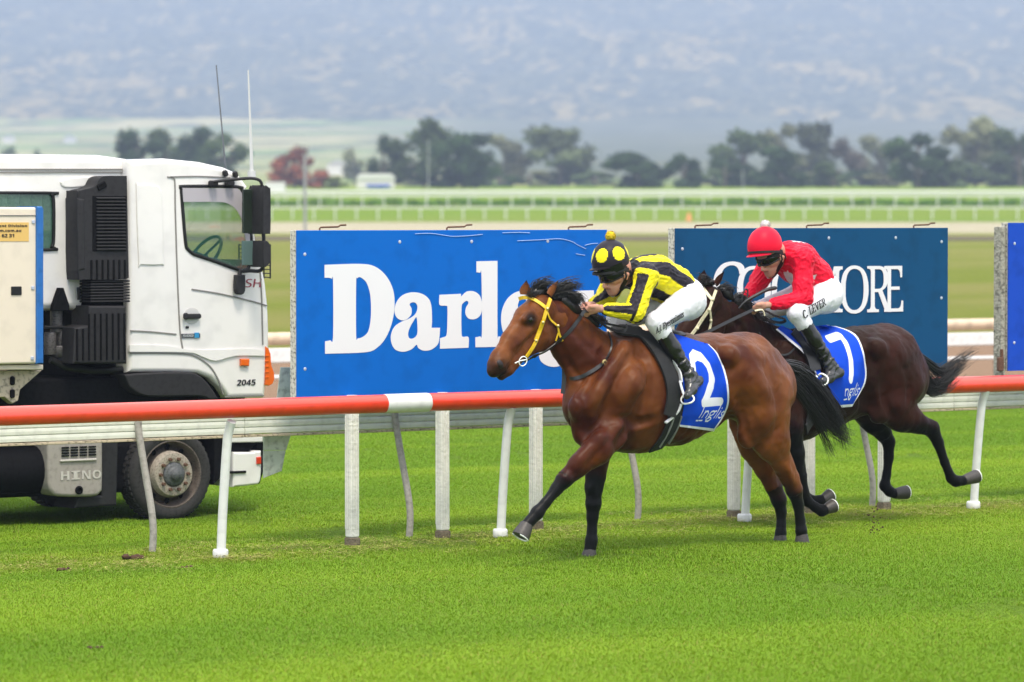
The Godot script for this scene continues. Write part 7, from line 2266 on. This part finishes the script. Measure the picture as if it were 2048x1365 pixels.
	# rack on the nose
	for k in 6:
		m = MB.new()
		var q := Vector3(-0.0482, 2.2221, -4.7) + Vector3(0.03 + 0.012 * k, 0, -0.12 * k)
		m.tube([q, q + Vector3(0, -0.29, 0)], 0.007, 5)
		part("rack_bar", m.mesh(), black, t)
	for k in 9:
		m = MB.new()
		var q := Vector3(-0.0482, 2.2137, -4.7) + Vector3(0.03, -0.034 * k, 0)
		m.tube([q, q + Vector3(0.06, 0, -0.6)], 0.005, 5)
		part("rack_wire", m.mesh(), black, t)
	# aerials
	m = MB.new()
	m.tube([Vector3(-0.4486, 2.7943, -4.3), Vector3(-0.4529, 3.0099, -4.3), Vector3(-0.4668, 3.3412, -4.3), Vector3(-0.4806, 3.6721, -4.3)], [0.018, 0.013, 0.009, 0.006], 8)
	m.tube([Vector3(-0.4486, 2.7694, -4.3), Vector3(-0.4485, 2.8358, -4.3)], 0.035, 10)
	part("aerial", m.mesh(), plain("aerial_white", lin(0.6, 0.6, 0.6), 0.4), t)
	m = MB.new()
	m.tube([Vector3(0.0939, 2.8604, -5.6), Vector3(0.0447, 3.3344, -5.6), Vector3(0.0005, 3.7644, -5.6)], [0.008, 0.006, 0.005], 6)
	part("aerial", m.mesh(), plain("aerial_dark", lin(0.12, 0.13, 0.15), 0.5), t)
	# crew body behind the cab
	var REAR := [Vector2(-4.5235, 2.9031), Vector2(-2.691, 2.9587), Vector2(-1.7736, 2.959), Vector2(-1.5019, 2.9287), Vector2(-1.5062, 1.6922), Vector2(-2.2871, 1.6946), Vector2(-4.5311, 1.6552)]
	var CW := smooth_outline([Vector2(-3.5806, 2.6432), Vector2(-2.274, 2.6478), Vector2(-2.2328, 2.6318), Vector2(-2.2101, 2.5834), Vector2(-2.2113, 2.2681), Vector2(-2.2345, 2.2116), Vector2(-2.2851, 2.1875), Vector2(-3.5829, 2.1937)], [0, 7], 3)
	m = MB.new()
	m.prism(REAR, -6.55, -4.5, 0.07, Transform3D.IDENTITY, true, CW)
	part("crew_body", m.mesh(), white, t)
	m = MB.new()
	m.prism(CW, -4.512, -4.506)
	var cw := part("crew_window", m.mesh(), glass, t)
	m = MB.new()
	var lp := []
	for p in CW:
		lp.append(Vector3(p.x, p.y, -4.497))
	lp.append(lp[0])
	m.tube(lp, 0.014, 6, false)
	part("seal", m.mesh(), black, cw)
	m = MB.new()
	for k in 40:
		var xa := lerpf(CW[0].x, CW[4].x, k / 40.0)
		var xb := lerpf(CW[0].x, CW[4].x, (k + 1) / 40.0)
		m.quad(Vector3(xa, 2.75, -4.6 + 0.025 * sin(k * 2.1)), Vector3(xb, 2.75, -4.6 + 0.025 * sin(k * 2.1 + 2.1)), Vector3(xb, 2.1, -4.6 + 0.03 * sin(k * 2.1 + 2.1)), Vector3(xa, 2.1, -4.6 + 0.03 * sin(k * 2.1)))
	part("curtain", m.mesh(), worn("curtain_green", lin(0.25, 0.38, 0.32), 0.2, 2.0, 0.9), cw)
	for e in [[Vector3(-4.442, 2.7952, -4.495), Vector3(-2.6944, 2.8105, -4.495), Vector3(-2.1015, 2.8184, -4.495), Vector3(-1.5617, 2.8179, -4.495)], [Vector3(-4.4419, 2.8185, -4.495), Vector3(-2.6943, 2.8345, -4.495), Vector3(-1.5616, 2.8424, -4.495)]]:
		m = MB.new()
		m.strap(e, Vector3(0, 0, 1), 0.012, 0.012)
		part("gutter", m.mesh(), seam, t)
	m = MB.new()
	slab(m, smooth_outline([Vector2(-2.1285, 2.7615), Vector2(-1.8322, 2.7875), Vector2(-1.8044, 2.747), Vector2(-1.879, 2.706), Vector2(-2.1104, 2.6888)], [], 3), -4.52, -4.485, 0.014)
	part("dented_flange", m.mesh(), white, t)
	for k in 7:
		m = MB.new()
		var q := Vector3(Vector3(-2.5923, 2.9006, -4.6).x + k * 0.16, Vector3(-2.5922, 2.9207, -4.6).y, -5.5)
		m.box(q, Vector3(0.05, 0.012, 1.7), Basis.IDENTITY, 0.005)
		part("roof_rib", m.mesh(), white, t)
	# air intake
	m = MB.new()
	slab(m, smooth_outline([Vector2(-2.0918, 2.6072), Vector2(-2.0732, 2.6636), Vector2(-1.944, 2.6965), Vector2(-1.8975, 2.7613), Vector2(-1.8325, 2.786), Vector2(-1.6416, 2.7871), Vector2(-1.6257, 1.958), Vector2(-1.6585, 1.9461), Vector2(-2.0206, 1.9493), Vector2(-2.0941, 2.0065)], [5, 6, 7], 3), -4.6, -4.3, 0.03)
	var intake := part("air_intake", m.mesh(), plastic, t)
	m = MB.new()
	slab(m, [Vector2(-1.9627, 2.6237), Vector2(-1.6468, 2.6247), Vector2(-1.6483, 2.1737), Vector2(-1.9644, 2.1752)], -4.305, -4.296, 0.003)
	part("louvre_recess", m.mesh(), dark, intake)
	for k in 16:
		m = MB.new()
		var y0 := lerpf(Vector2(-2.8, 2.6052).y, Vector2(-2.8019, 2.1913).y, k / 15.0)
		m.box(Vector3((Vector2(-1.9245, 4.2056).x + Vector2(-1.6693, 4.2137).x) * 0.5, y0, -4.286), Vector3(0.27, 0.014, 0.02), Basis(Vector3(1, 0, 0), 0.5), 0.004)
		part("louvre", m.mesh(), plastic, intake)
	for k in 7:
		m = MB.new()
		m.box(Vector3(-1.9954, 2.0461, -4.295) + Vector3(0.02 + 0.052 * k, -0.02, 0), Vector3(0.018, 0.16, 0.012), Basis.IDENTITY, 0.004)
		part("slot", m.mesh(), dark, intake)
	m = MB.new()
	m.box(Vector3(-1.8774, 2.7048, -4.295), Vector3(0.09, 0.05, 0.02), Basis(Vector3(0, 0, 1), 0.5), 0.02)
	part("boss", m.mesh(), dark, intake)
	m = MB.new()
	slab(m, [Vector2(-2.1082, 2.6072), Vector2(-2.0346, 2.5993), Vector2(-2.0275, 2.0259), Vector2(-2.1013, 2.0144)], -4.5, -4.29, 0.02)
	part("side_lip", m.mesh(), plastic, intake)
	for k in 8:
		m = MB.new()
		m.box(Vector3(Vector2(-1.7895, 4.2121).x, lerpf(Vector2(-2.7762, 1.9316).y, Vector2(-2.7769, 1.768).y, k / 7.0), -4.43), Vector3(0.37, 0.016, 0.24), Basis.IDENTITY, 0.007)
		part("bellows_ring", m.mesh(), plastic, intake)
	m = MB.new()
	slab(m, [Vector2(-1.9518, 1.9442), Vector2(-1.6354, 1.9413), Vector2(-1.6361, 1.7214), Vector2(-1.9526, 1.7255)], -4.55, -4.36, 0.01)
	part("bellows_core", m.mesh(), dark, intake)
	m = MB.new()
	slab(m, [Vector2(-1.9984, 1.7349), Vector2(-1.6499, 1.7304), Vector2(-1.6421, 1.2581), Vector2(-2.1475, 1.2689), Vector2(-2.1326, 1.5591), Vector2(-1.9989, 1.5772)], -4.6, -4.3, 0.02)
	var fb := part("filter_box", m.mesh(), plastic, t)
	for k in 9:
		m = MB.new()
		m.box(Vector3(-2.1101, 1.4217, -4.292) + Vector3(0.055 * k, (0.0 if k < 2 else 0.06), 0), Vector3(0.016, 0.26 if k < 2 else 0.38, 0.016), Basis.IDENTITY, 0.005)
		part("rib", m.mesh(), dark, fb)
	# hinge and machinery in the gap
	m = MB.new()
	slab(m, [Vector2(-2.1855, 1.8802), Vector2(-2.1487, 1.8798), Vector2(-2.094, 1.7334), Vector2(-2.0942, 1.6929), Vector2(-2.2505, 1.695), Vector2(-2.2412, 1.7434)], -4.5, -4.44, 0.008)
	part("hinge_bracket", m.mesh(), dark, t)
	m = MB.new()
	m.box(Vector3(-1.5242, 1.3456, -5.2), Vector3(0.85, 1.3, 1.2), Basis.IDENTITY, 0.03)
	part("engine_block", m.mesh(), dark, t)
	for e in [[[Vector3(-2.2968, 1.5613, -4.5), Vector3(-2.0112, 1.5568, -4.5)], 0.014], [[Vector3(-2.2428, 1.2973, -4.5), Vector3(-2.1049, 1.2336, -4.5), Vector3(-1.8733, 1.2, -4.5), Vector3(-1.5455, 1.2009, -4.5)], 0.03], [[Vector3(-1.9998, 1.6171, -4.52), Vector3(-1.9415, 1.6085, -4.5), Vector3(-1.928, 1.5931, -4.45)], 0.014], [[Vector3(-2.0103, 1.8824, -4.45), Vector3(-2.006, 1.781, -4.45)], 0.014]]:
		m = MB.new()
		m.tube(e[0], e[1], 8)
		part("pipe", m.mesh(), black, t)
	for e in [[112.0, 640.0, 0.1, 0.25], [125.0, 680.0, 0.12, 0.16], [100.0, 690.0, 0.1, 0.2], [118.0, 705.0, 0.14, 0.1]]:
		m = MB.new()
		var q := Vector3(lerpf(Vector2(-2.3067, 1.3782).x, Vector2(-2.0302, 1.3729).x, (e[0] - 80.0) / 60.0), lerpf(Vector2(-2.3054, 1.702).y, Vector2(-2.3077, 1.1352).y, (e[1] - 620.0) / 140.0), -4.55)
		m.lathe([Vector2(0, e[3] * 0.5), Vector2(e[2] * 0.45, e[3] * 0.5), Vector2(e[2] * 0.5, e[3] * 0.4), Vector2(e[2] * 0.5, -e[3] * 0.4), Vector2(0, -e[3] * 0.5)], 14, Transform3D(Basis.IDENTITY, q))
		part("canister", m.mesh(), worn("greasy_metal", lin(0.12, 0.11, 0.11), 0.5, 4.0, 0.5), t)
	# chassis, arch, wheel
	m = MB.new()
	m.box(Vector3(-4.6, 0.95, -5.5), Vector3(8.2, 0.26, 0.9), Basis.IDENTITY, 0.02)
	m.box(Vector3(-1.7071, 0.9711, -5.3), Vector3(2.2, 0.35, 1.6), Basis.IDENTITY, 0.03)
	m.box(Vector3(-1.9925, 0.3971, -5.3), Vector3(1.9, 0.42, 1.5), Basis.IDENTITY, 0.05)
	m.box(Vector3(-5.2, 0.62, -5.5), Vector3(6.6, 0.72, 1.5), Basis.IDENTITY, 0.05)
	part("chassis", m.mesh(), dark, t)
	m = MB.new()
	slab(m, smooth_outline([Vector2(-1.6359, 1.1665), Vector2(-1.3912, 1.1772), Vector2(-1.0536, 1.1737), Vector2(-0.9243, 1.146), Vector2(-0.8186, 1.0567), Vector2(-0.7368, 0.9469), Vector2(-0.8189, 0.9408), Vector2(-0.9296, 0.9726), Vector2(-1.4248, 0.9855), Vector2(-1.5893, 1.0674)], [0, 5, 6, 9], 3), -4.7, -4.36, 0.015)
	part("wheel_arch", m.mesh(), plastic, t)
	m = MB.new()
	m.box(Vector3(-0.8341, 0.8372, -4.9), Vector3(1.0, 0.5, 0.7), Basis.IDENTITY, 0.05)
	part("arch_liner", m.mesh(), dark, t)
	m = MB.new()
	slab(m, [Vector2(-1.8043, 0.6386), Vector2(-1.6405, 0.6742), Vector2(-1.6613, 0.094), Vector2(-2.0618, 0.0865), Vector2(-2.0151, 0.1902), Vector2(-1.806, 0.1817)], -4.8, -4.44, 0.02)
	part("mudguard", m.mesh(), plastic, t)
	for k in 2:
		var wc := Vector3(-1.1542, 0.3328, -4.42) + Vector3(0, 0, -1.75 * k)
		var xf := Transform3D(Basis(Vector3(1, 0, 0), Vector3(0, 0, 1), Vector3(0, -1, 0)), wc)
		m = MB.new()
		m.lathe([Vector2(0.27, -0.02), Vector2(0.285, 0.005), Vector2(0.34, 0.012), Vector2(0.375, -0.01), Vector2(0.388, -0.05), Vector2(0.388, -0.2), Vector2(0.37, -0.25), Vector2(0.28, -0.26)], 48, xf)
		for j in 46:
			var a := TAU * j / 46.0
			for rr in 3:
				m.box(wc + Vector3(cos(a + rr * 0.05) * 0.388, sin(a + rr * 0.05) * 0.388, -0.06 - rr * 0.06), Vector3(0.014, 0.03, 0.045), Basis(Vector3(0, 0, 1), a))
		var wh := part("wheel", m.mesh(), worn("tyre", lin(0.028, 0.026, 0.025), 0.4, 2.5, 0.85), t)
		m = MB.new()
		m.lathe([Vector2(0.286, 0.0), Vector2(0.272, 0.004), Vector2(0.262, -0.03), Vector2(0.24, -0.12), Vector2(0.2, -0.08), Vector2(0.19, -0.02)], 40, xf)
		part("rim", m.mesh(), worn("dirty_rim", lin(0.12, 0.095, 0.08), 0.4, 4.0, 0.7), wh)
		m = MB.new()
		m.lathe([Vector2(0.193, -0.03), Vector2(0.185, 0.02), Vector2(0.175, 0.034), Vector2(0.105, 0.036), Vector2(0.1, 0.02), Vector2(0.0, 0.02)], 40, xf)
		part("disc", m.mesh(), worn("dirty_disc", lin(0.36, 0.31, 0.25), 0.35, 4.0, 0.65), wh)
		m = MB.new()
		m.lathe([Vector2(0.1, 0.03), Vector2(0.098, 0.045), Vector2(0.075, 0.055), Vector2(0.05, 0.06), Vector2(0.048, 0.09), Vector2(0.0, 0.095)], 28, xf)
		part("hub", m.mesh(), worn("hub_grey", lin(0.1, 0.105, 0.11), 0.4, 4.0, 0.6), wh)
		for j in 10:
			var a := TAU * j / 10.0
			m = MB.new()
			m.lathe([Vector2(0.0, 0.03), Vector2(0.014, 0.03), Vector2(0.016, 0.0)], 6, Transform3D(xf.basis, wc + Vector3(cos(a) * 0.13, sin(a) * 0.13, 0.033)))
			part("wheel_nut", m.mesh(), worn("rusty_nut", lin(0.12, 0.06, 0.035), 0.3, 6.0, 0.8), wh)
			m = MB.new()
			m.ball(wc + Vector3(cos(a + 0.3) * 0.222, sin(a + 0.3) * 0.222, -0.075), Vector3(0.028, 0.022, 0.008), 10, Basis(Vector3(0, 0, 1), a))
			part("rim_hole", m.mesh(), dark, wh)
	# battery box
	m = MB.new()
	slab(m, smooth_outline([Vector2(-2.3457, 0.6588), Vector2(-1.8339, 0.6422), Vector2(-1.8352, 0.2759), Vector2(-1.854, 0.2115), Vector2(-1.9285, 0.182), Vector2(-2.2331, 0.1944), Vector2(-2.3063, 0.2296), Vector2(-2.3426, 0.3118)], [0, 1], 3), -4.85, -4.36, 0.03)
	var bb := part("tool_box", m.mesh(), worn("box_grey", lin(0.32, 0.29, 0.26), 0.1, 1.5, 0.6), t)
	for r in 4:
		for k in 4:
			m = MB.new()
			m.box(Vector3(-2.19, 0.5894, -4.352) + Vector3(k * 0.083, -r * 0.022, 0), Vector3(0.07, 0.012, 0.014), Basis.IDENTITY, 0.004)
			part("vent_slot", m.mesh(), dark, bb)
	m = MB.new()
	m.box(Vector3(-2.0707, 0.4841, -4.352), Vector3(0.34, 0.02, 0.02), Basis.IDENTITY, 0.008)
	part("pressed_bar", m.mesh(), plain("box_light", lin(0.5, 0.47, 0.43), 0.5), bb)
	for i in 4:
		fit_letter("HINO"[i], Vector2(-2.2307, 0.328) + Vector2(0.098 * i, 0), Vector2(-2.1523, 0.3978) + Vector2(0.098 * i, 0), -4.356, plain("box_light", Color.WHITE), bb, false, true, "raised_letter")
	m = MB.new()
	m.lathe([Vector2(0.035, 0.0), Vector2(0.035, 0.01), Vector2(0.022, 0.012), Vector2(0.02, 0.0), Vector2(0, 0)], 14, Transform3D(Basis(Vector3(1, 0, 0), Vector3(0, 0, 1), Vector3(0, -1, 0)), Vector3(-2.0648, 0.2405, -4.356)))
	part("drain_cap", m.mesh(), dark, bb)
	m = MB.new()
	m.lathe([Vector2(0, 0.3), Vector2(0.17, 0.3), Vector2(0.19, 0.26), Vector2(0.19, -0.26), Vector2(0.17, -0.3), Vector2(0, -0.3)], 20, Transform3D(Basis(Vector3(0, 1, 0), Vector3(1, 0, 0), Vector3(0, 0, -1)), Vector3(-2.5578, 0.4123, -4.6)))
	part("tank", m.mesh(), dark, t)
	# bumper
	m = MB.new()
	slab(m, [Vector2(-0.638, 0.6258), Vector2(-0.2663, 0.6181), Vector2(-0.2664, 0.5679), Vector2(-0.6381, 0.5759)], -6.5, -4.42, 0.01)
	slab(m, smooth_outline([Vector2(-0.5728, 0.4955), Vector2(-0.3675, 0.4885), Vector2(-0.3577, 0.5007), Vector2(-0.2938, 0.4985), Vector2(-0.2942, 0.3185), Vector2(-0.3141, 0.2271), Vector2(-0.3829, 0.213), Vector2(-0.5735, 0.2038)], [0, 1, 2, 3, 7], 3), -6.5, -4.4, 0.02)
	part("bumper", m.mesh(), white, t)
	m = MB.new()
	slab(m, [Vector2(-0.7227, 0.6858), Vector2(-0.239, 0.6206), Vector2(-0.2298, 0.335), Vector2(-0.2744, 0.2192), Vector2(-0.3089, 0.2122), Vector2(-0.3081, 0.5474), Vector2(-0.7239, 0.2283)], -6.45, -4.46, 0.01)
	m.box(Vector3(-0.5506, 0.3277, -4.405), Vector3(0.2, 0.02, 0.04), Basis.IDENTITY, 0.006)
	part("step_well", m.mesh(), dark, t)
	m = MB.new()
	slab(m, [Vector2(-0.3493, 0.4465), Vector2(-0.3051, 0.4492), Vector2(-0.3052, 0.3864), Vector2(-0.3494, 0.388)], -4.45, -4.385, 0.008)
	part("corner_lamp", m.mesh(), plain("red_lens", lin(0.6, 0.04, 0.01), 0.25), t)
	# generator on the tray
	var cream := worn("cream_paint", lin(0.74, 0.65, 0.53), 0.03, 0.5, 0.45)
	var g := thing("generator", "cream generator cabinet with blue corner on truck tray at left edge", "generator", Vector3(-2.4468, 0, -4.9793))
	m = MB.new()
	slab(m, [Vector2(-4.0159, 2.5391), Vector2(-2.549, 2.5296), Vector2(-2.5542, 1.282), Vector2(-4.0227, 1.2861)], -4.48, -4.15, 0.02)
	part("cabinet", m.mesh(), cream, g)
	m = MB.new()
	slab(m, [Vector2(-2.5644, 2.5375), Vector2(-2.5148, 2.5376), Vector2(-2.5013, 2.5177), Vector2(-2.5064, 1.2816), Vector2(-2.5697, 1.2829)], -4.48, -4.13, 0.012)
	part("blue_corner", m.mesh(), worn("generator_blue", lin(0.015, 0.13, 0.42), 0.1, 1.0, 0.45), g)
	m = MB.new()
	m.strap([Vector3(-3.975, 2.4616, -4.147), Vector3(-2.5599, 2.4659, -4.147)], Vector3(0, 0, 1), 0.008, 0.006)
	part("lid_seam", m.mesh(), seam, g)
	m = MB.new()
	m.box(Vector3(-2.7429, 1.8664, -4.146), Vector3(0.095, 0.07, 0.012), Basis.IDENTITY, 0.006)
	part("catch", m.mesh(), black, g)
	for p in [Vector3(-2.5877, 2.4142, -4.146), Vector3(-2.5945, 1.8887, -4.146), Vector3(-2.6013, 1.327, -4.146)]:
		m = MB.new()
		m.box(p, Vector3(0.03, 0.03, 0.012), Basis.IDENTITY, 0.005)
		part("stud", m.mesh(), plain("zinc", Color.WHITE), g)
	m = MB.new()
	slab(m, [Vector2(-3.5447, 2.4109), Vector2(-2.6288, 2.4102), Vector2(-2.6295, 2.2591), Vector2(-3.5455, 2.2623)], -4.15, -4.146, 0.0)
	var lab := part("label_plate", m.mesh(), plain("label_yellow", lin(0.7, 0.45, 0.13), 0.5), g)
	var ink := plain("black_ink", Color.BLACK)
	fit_letter("Equipment Division", Vector2(-3.0647, 2.3672), Vector2(-2.6451, 2.3944), -4.144, ink, lab, false, true, "lettering")
	fit_letter("nsystem.com.au", Vector2(-3.0206, 2.3276), Vector2(-2.6992, 2.3547), -4.144, ink, lab, false, true, "lettering")
	fit_letter("03 62 31", Vector2(-2.9408, 2.2919), Vector2(-2.7621, 2.3191), -4.144, ink, lab, false, true, "lettering")
	m = MB.new()
	slab(m, [Vector2(-4.675, 1.3141), Vector2(-2.4724, 1.2708), Vector2(-2.4726, 1.2308), Vector2(-4.6752, 1.2719)], -6.4, -4.2, 0.008)
	part("tray", m.mesh(), cream, t)
	m = MB.new()
	slab(m, [Vector2(-3.074, 1.233), Vector2(-2.4266, 1.2226), Vector2(-2.6267, 1.071), Vector2(-2.6452, 0.9834), Vector2(-2.6994, 0.9609), Vector2(-2.7712, 1.0147), Vector2(-3.0751, 1.0028)], -4.4, -4.3, 0.01)
	var br := part("tray_bracket", m.mesh(), worn("cream_dirty", lin(0.5, 0.42, 0.32), 0.35, 2.0, 0.6), t)
	for p in [Vector3(-2.704, 1.1452, -4.29), Vector3(-2.7045, 1.0413, -4.29)]:
		m = MB.new()
		m.box(p, Vector3(0.04, 0.07, 0.03), Basis.IDENTITY, 0.01)
		part("bracket_hole", m.mesh(), dark, br)

# ---------------------------------------------------------------- grass, clods
func grass_tile(rng: RandomNumberGenerator, n: int, tall: float, size: float) -> ArrayMesh:
	var m := MB.new()
	for k in n:
		var p := Vector3(rng.randf_range(-0.5, 0.5) * size, -0.005, rng.randf_range(-0.5, 0.5) * size)
		var a := rng.randf() * TAU
		var w := Vector3(cos(a), 0, sin(a)) * rng.randf_range(0.0018, 0.003)
		var lean := Vector3(rng.randfn(), 0, rng.randfn()) * 0.32
		var h := tall * rng.randf_range(0.6, 1.15)
		var up := (Vector3.UP + lean).normalized()
		var mid := p + up * h * 0.55
		var tip := p + (up + lean * 0.5 + Vector3(0, -0.15, 0)).normalized() * h
		var nn := (Vector3.UP * 2.6 + w.cross(up).normalized() * 0.8).normalized()
		var q := rng.randf_range(0.94, 1.06)
		var dry := rng.randf() < 0.05
		m.col = Color(0.38, 0.34, 0.1) if dry else Color(0.245 * q, 0.415 * q * rng.randf_range(0.96, 1.03), 0.03 * q)
		m.tri(p - w, p + w, mid + w * 0.8, nn, nn, nn)
		m.tri(p - w, mid + w * 0.8, mid - w * 0.8, nn, nn, nn)
		m.tri(mid - w * 0.8, mid + w * 0.8, tip, nn, nn, nn)
	return m.mesh()

func grass() -> void:
	var rng := RandomNumberGenerator.new()
	rng.seed = 404
	var gm := tinted("grass_blade", 0.6, 0.3)
	gm.backlight_enabled = true
	gm.backlight = Color(0.8, 0.8, 0.4)
	var patch := FastNoiseLite.new()
	patch.seed = 8
	patch.frequency = 0.3
	patch.fractal_octaves = 4
	var size := 0.36
	var places := [[], [], [], []]
	var D := 18.0
	while D < 62.0:
		var half := 0.14 * D + 1.0
		var S := -half
		while S < half:
			var p := spot(D + rng.randf_range(-0.08, 0.08), S + rng.randf_range(-0.08, 0.08))
			if p.y > -16.0:
				places[rng.randi() % 4].append(p)
			S += size * (0.8 if D < 40.0 else 1.1)
		D += size * (0.8 if D < 40.0 else 1.3)
	for v in 4:
		var mm := MultiMesh.new()
		mm.transform_format = MultiMesh.TRANSFORM_3D
		mm.use_colors = true
		mm.mesh = grass_tile(rng, 1200, 0.026, size * 1.15)
		mm.instance_count = places[v].size()
		for i in places[v].size():
			var p: Vector2 = places[v][i]
			var q := patch.get_noise_2d(p.x, p.y)
			var q2 := patch.get_noise_2d(p.x * 0.22 + 40.0, p.y * 0.7)
			var strip := smoothstep(1.0, 0.2, absf(p.y + 1.25))
			var s := (1.0 + q * 0.55) * lerpf(1.0, 0.75, strip)
			var b := Basis(Vector3.UP, rng.randf() * TAU).scaled(Vector3(1, s, 1))
			mm.set_instance_transform(i, Transform3D(b, Vector3(p.x, gy(p.x, p.y), p.y)))
			if p.y < -2.0:
				q2 = q2 * 0.5 + patch.get_noise_2d(p.x * 0.12 + 9.0, p.y * 1.6) * 0.9 - 0.12
			var c := Color(0.74, 0.82, 0.74).lerp(Color(1.2, 1.1, 1.15), clampf(q2 * 1.3 + 0.5, 0.0, 1.0))
			c = c.lerp(Color(1.3, 1.02, 1.4), strip * clampf(0.3 + q * 1.5, 0.0, 0.8))
			mm.set_instance_color(i, c)
		var o := MultiMeshInstance3D.new()
		o.name = numbered("grass")
		o.multimesh = mm
		o.material_override = gm
		add_child(o)
		tag(o, "short mown green turf covering the racecourse", "grass", "", "stuff")
	# dry clippings strewn along the foot of the rails
	var cm := MB.new()
	for k in 60:
		var p := Vector3(rng.randf_range(-0.2, 0.2), rng.randf_range(0.012, 0.034), rng.randf_range(-0.2, 0.2))
		var a := rng.randf() * TAU
		var d := Vector3(cos(a), rng.randf_range(-0.15, 0.15), sin(a)) * rng.randf_range(0.01, 0.035)
		var w := Vector3(-sin(a), 0, cos(a)) * 0.0025
		var q := rng.randf_range(0.6, 1.2)
		cm.col = Color(0.42 * q, 0.4 * q, 0.13 * q) if rng.randf() < 0.75 else Color(0.1, 0.055, 0.025)
		cm.quad(p - d - w, p + d - w, p + d + w, p - d + w, Vector3.UP)
	var cl := MultiMesh.new()
	cl.transform_format = MultiMesh.TRANSFORM_3D
	cl.mesh = cm.mesh()
	cl.instance_count = 230
	for i in 230:
		var x := rng.randf_range(-6.0, 8.0)
		var z := -1.15 + rng.randfn() * 0.42
		cl.set_instance_transform(i, Transform3D(Basis(Vector3.UP, rng.randf() * TAU), Vector3(x, gy(x, z), z)))
	var clo := MultiMeshInstance3D.new()
	clo.name = numbered("grass_clippings")
	clo.multimesh = cl
	clo.material_override = tinted("clipping", 0.9, 0.1)
	add_child(clo)
	tag(clo, "dry yellow grass clippings strewn along the foot of the rails", "clippings", "", "stuff")
	# kicked up clods
	var soil := worn("clod_soil", lin(0.085, 0.042, 0.022), 0.4, 8.0, 0.95)
	for e in [[Vector3(-3.362, 0, -1.2747), 0.04, "largest brown clod of torn turf on the verge left of the white post"], [Vector3(-3.3758, 0, -0.4527), 0.018, "small dark clod just left of the nearest white post foot"], [Vector3(-4.2286, 0, -0.7596), 0.025, "flat reddish clod on the verge near left edge"], [Vector3(-6.5566, 0, 3.8363), 0.018, "lone dark clod on the open turf in front"]]:
		var p: Vector3 = e[0]
		p.y = gy(p.x, p.z)
		var t := thing("clod", e[2], "clod", p)
		for k in 7:
			var m := MB.new()
			var r: float = e[1]
			m.ball(Vector3(rng.randf_range(-1, 1) * r * 2.6, r * rng.randf_range(0.2, 0.7), rng.randf_range(-1, 1) * r * 0.6), Vector3(r, r * 0.6, r * 0.7) * rng.randf_range(0.5, 0.9), 12, Basis(Vector3.UP, rng.randf() * 3.0), 0.3, k + 2)
			part("lump", m.mesh(), soil, t).position = Vector3.ZERO
	var t := thing("flying_turf", "spray of small soil crumbs kicked up in the air behind the bay", "soil spray", Vector3(Vector3(2.135, 0.0639, 0.6).x, 0, 0.6))
	var m := MB.new()
	for k in 60:
		var f := rng.randf()
		var c := Vector3(2.135, 0.0639, 0.6) + Vector3(rng.randfn() * 0.035, rng.randfn() * 0.09, rng.randfn() * 0.05)
		m.ball(c, Vector3.ONE * rng.randf_range(0.003, 0.009), 6, Basis.IDENTITY, 0.3, k)
	part("crumbs", m.mesh(), soil, t).set_meta("kind", "stuff")

func _ready() -> void:
	camera_and_light()
	setting()
	trackside()
	background()
	truck()
	bay_horse()
	dark_horse()
	riders()
	grass()
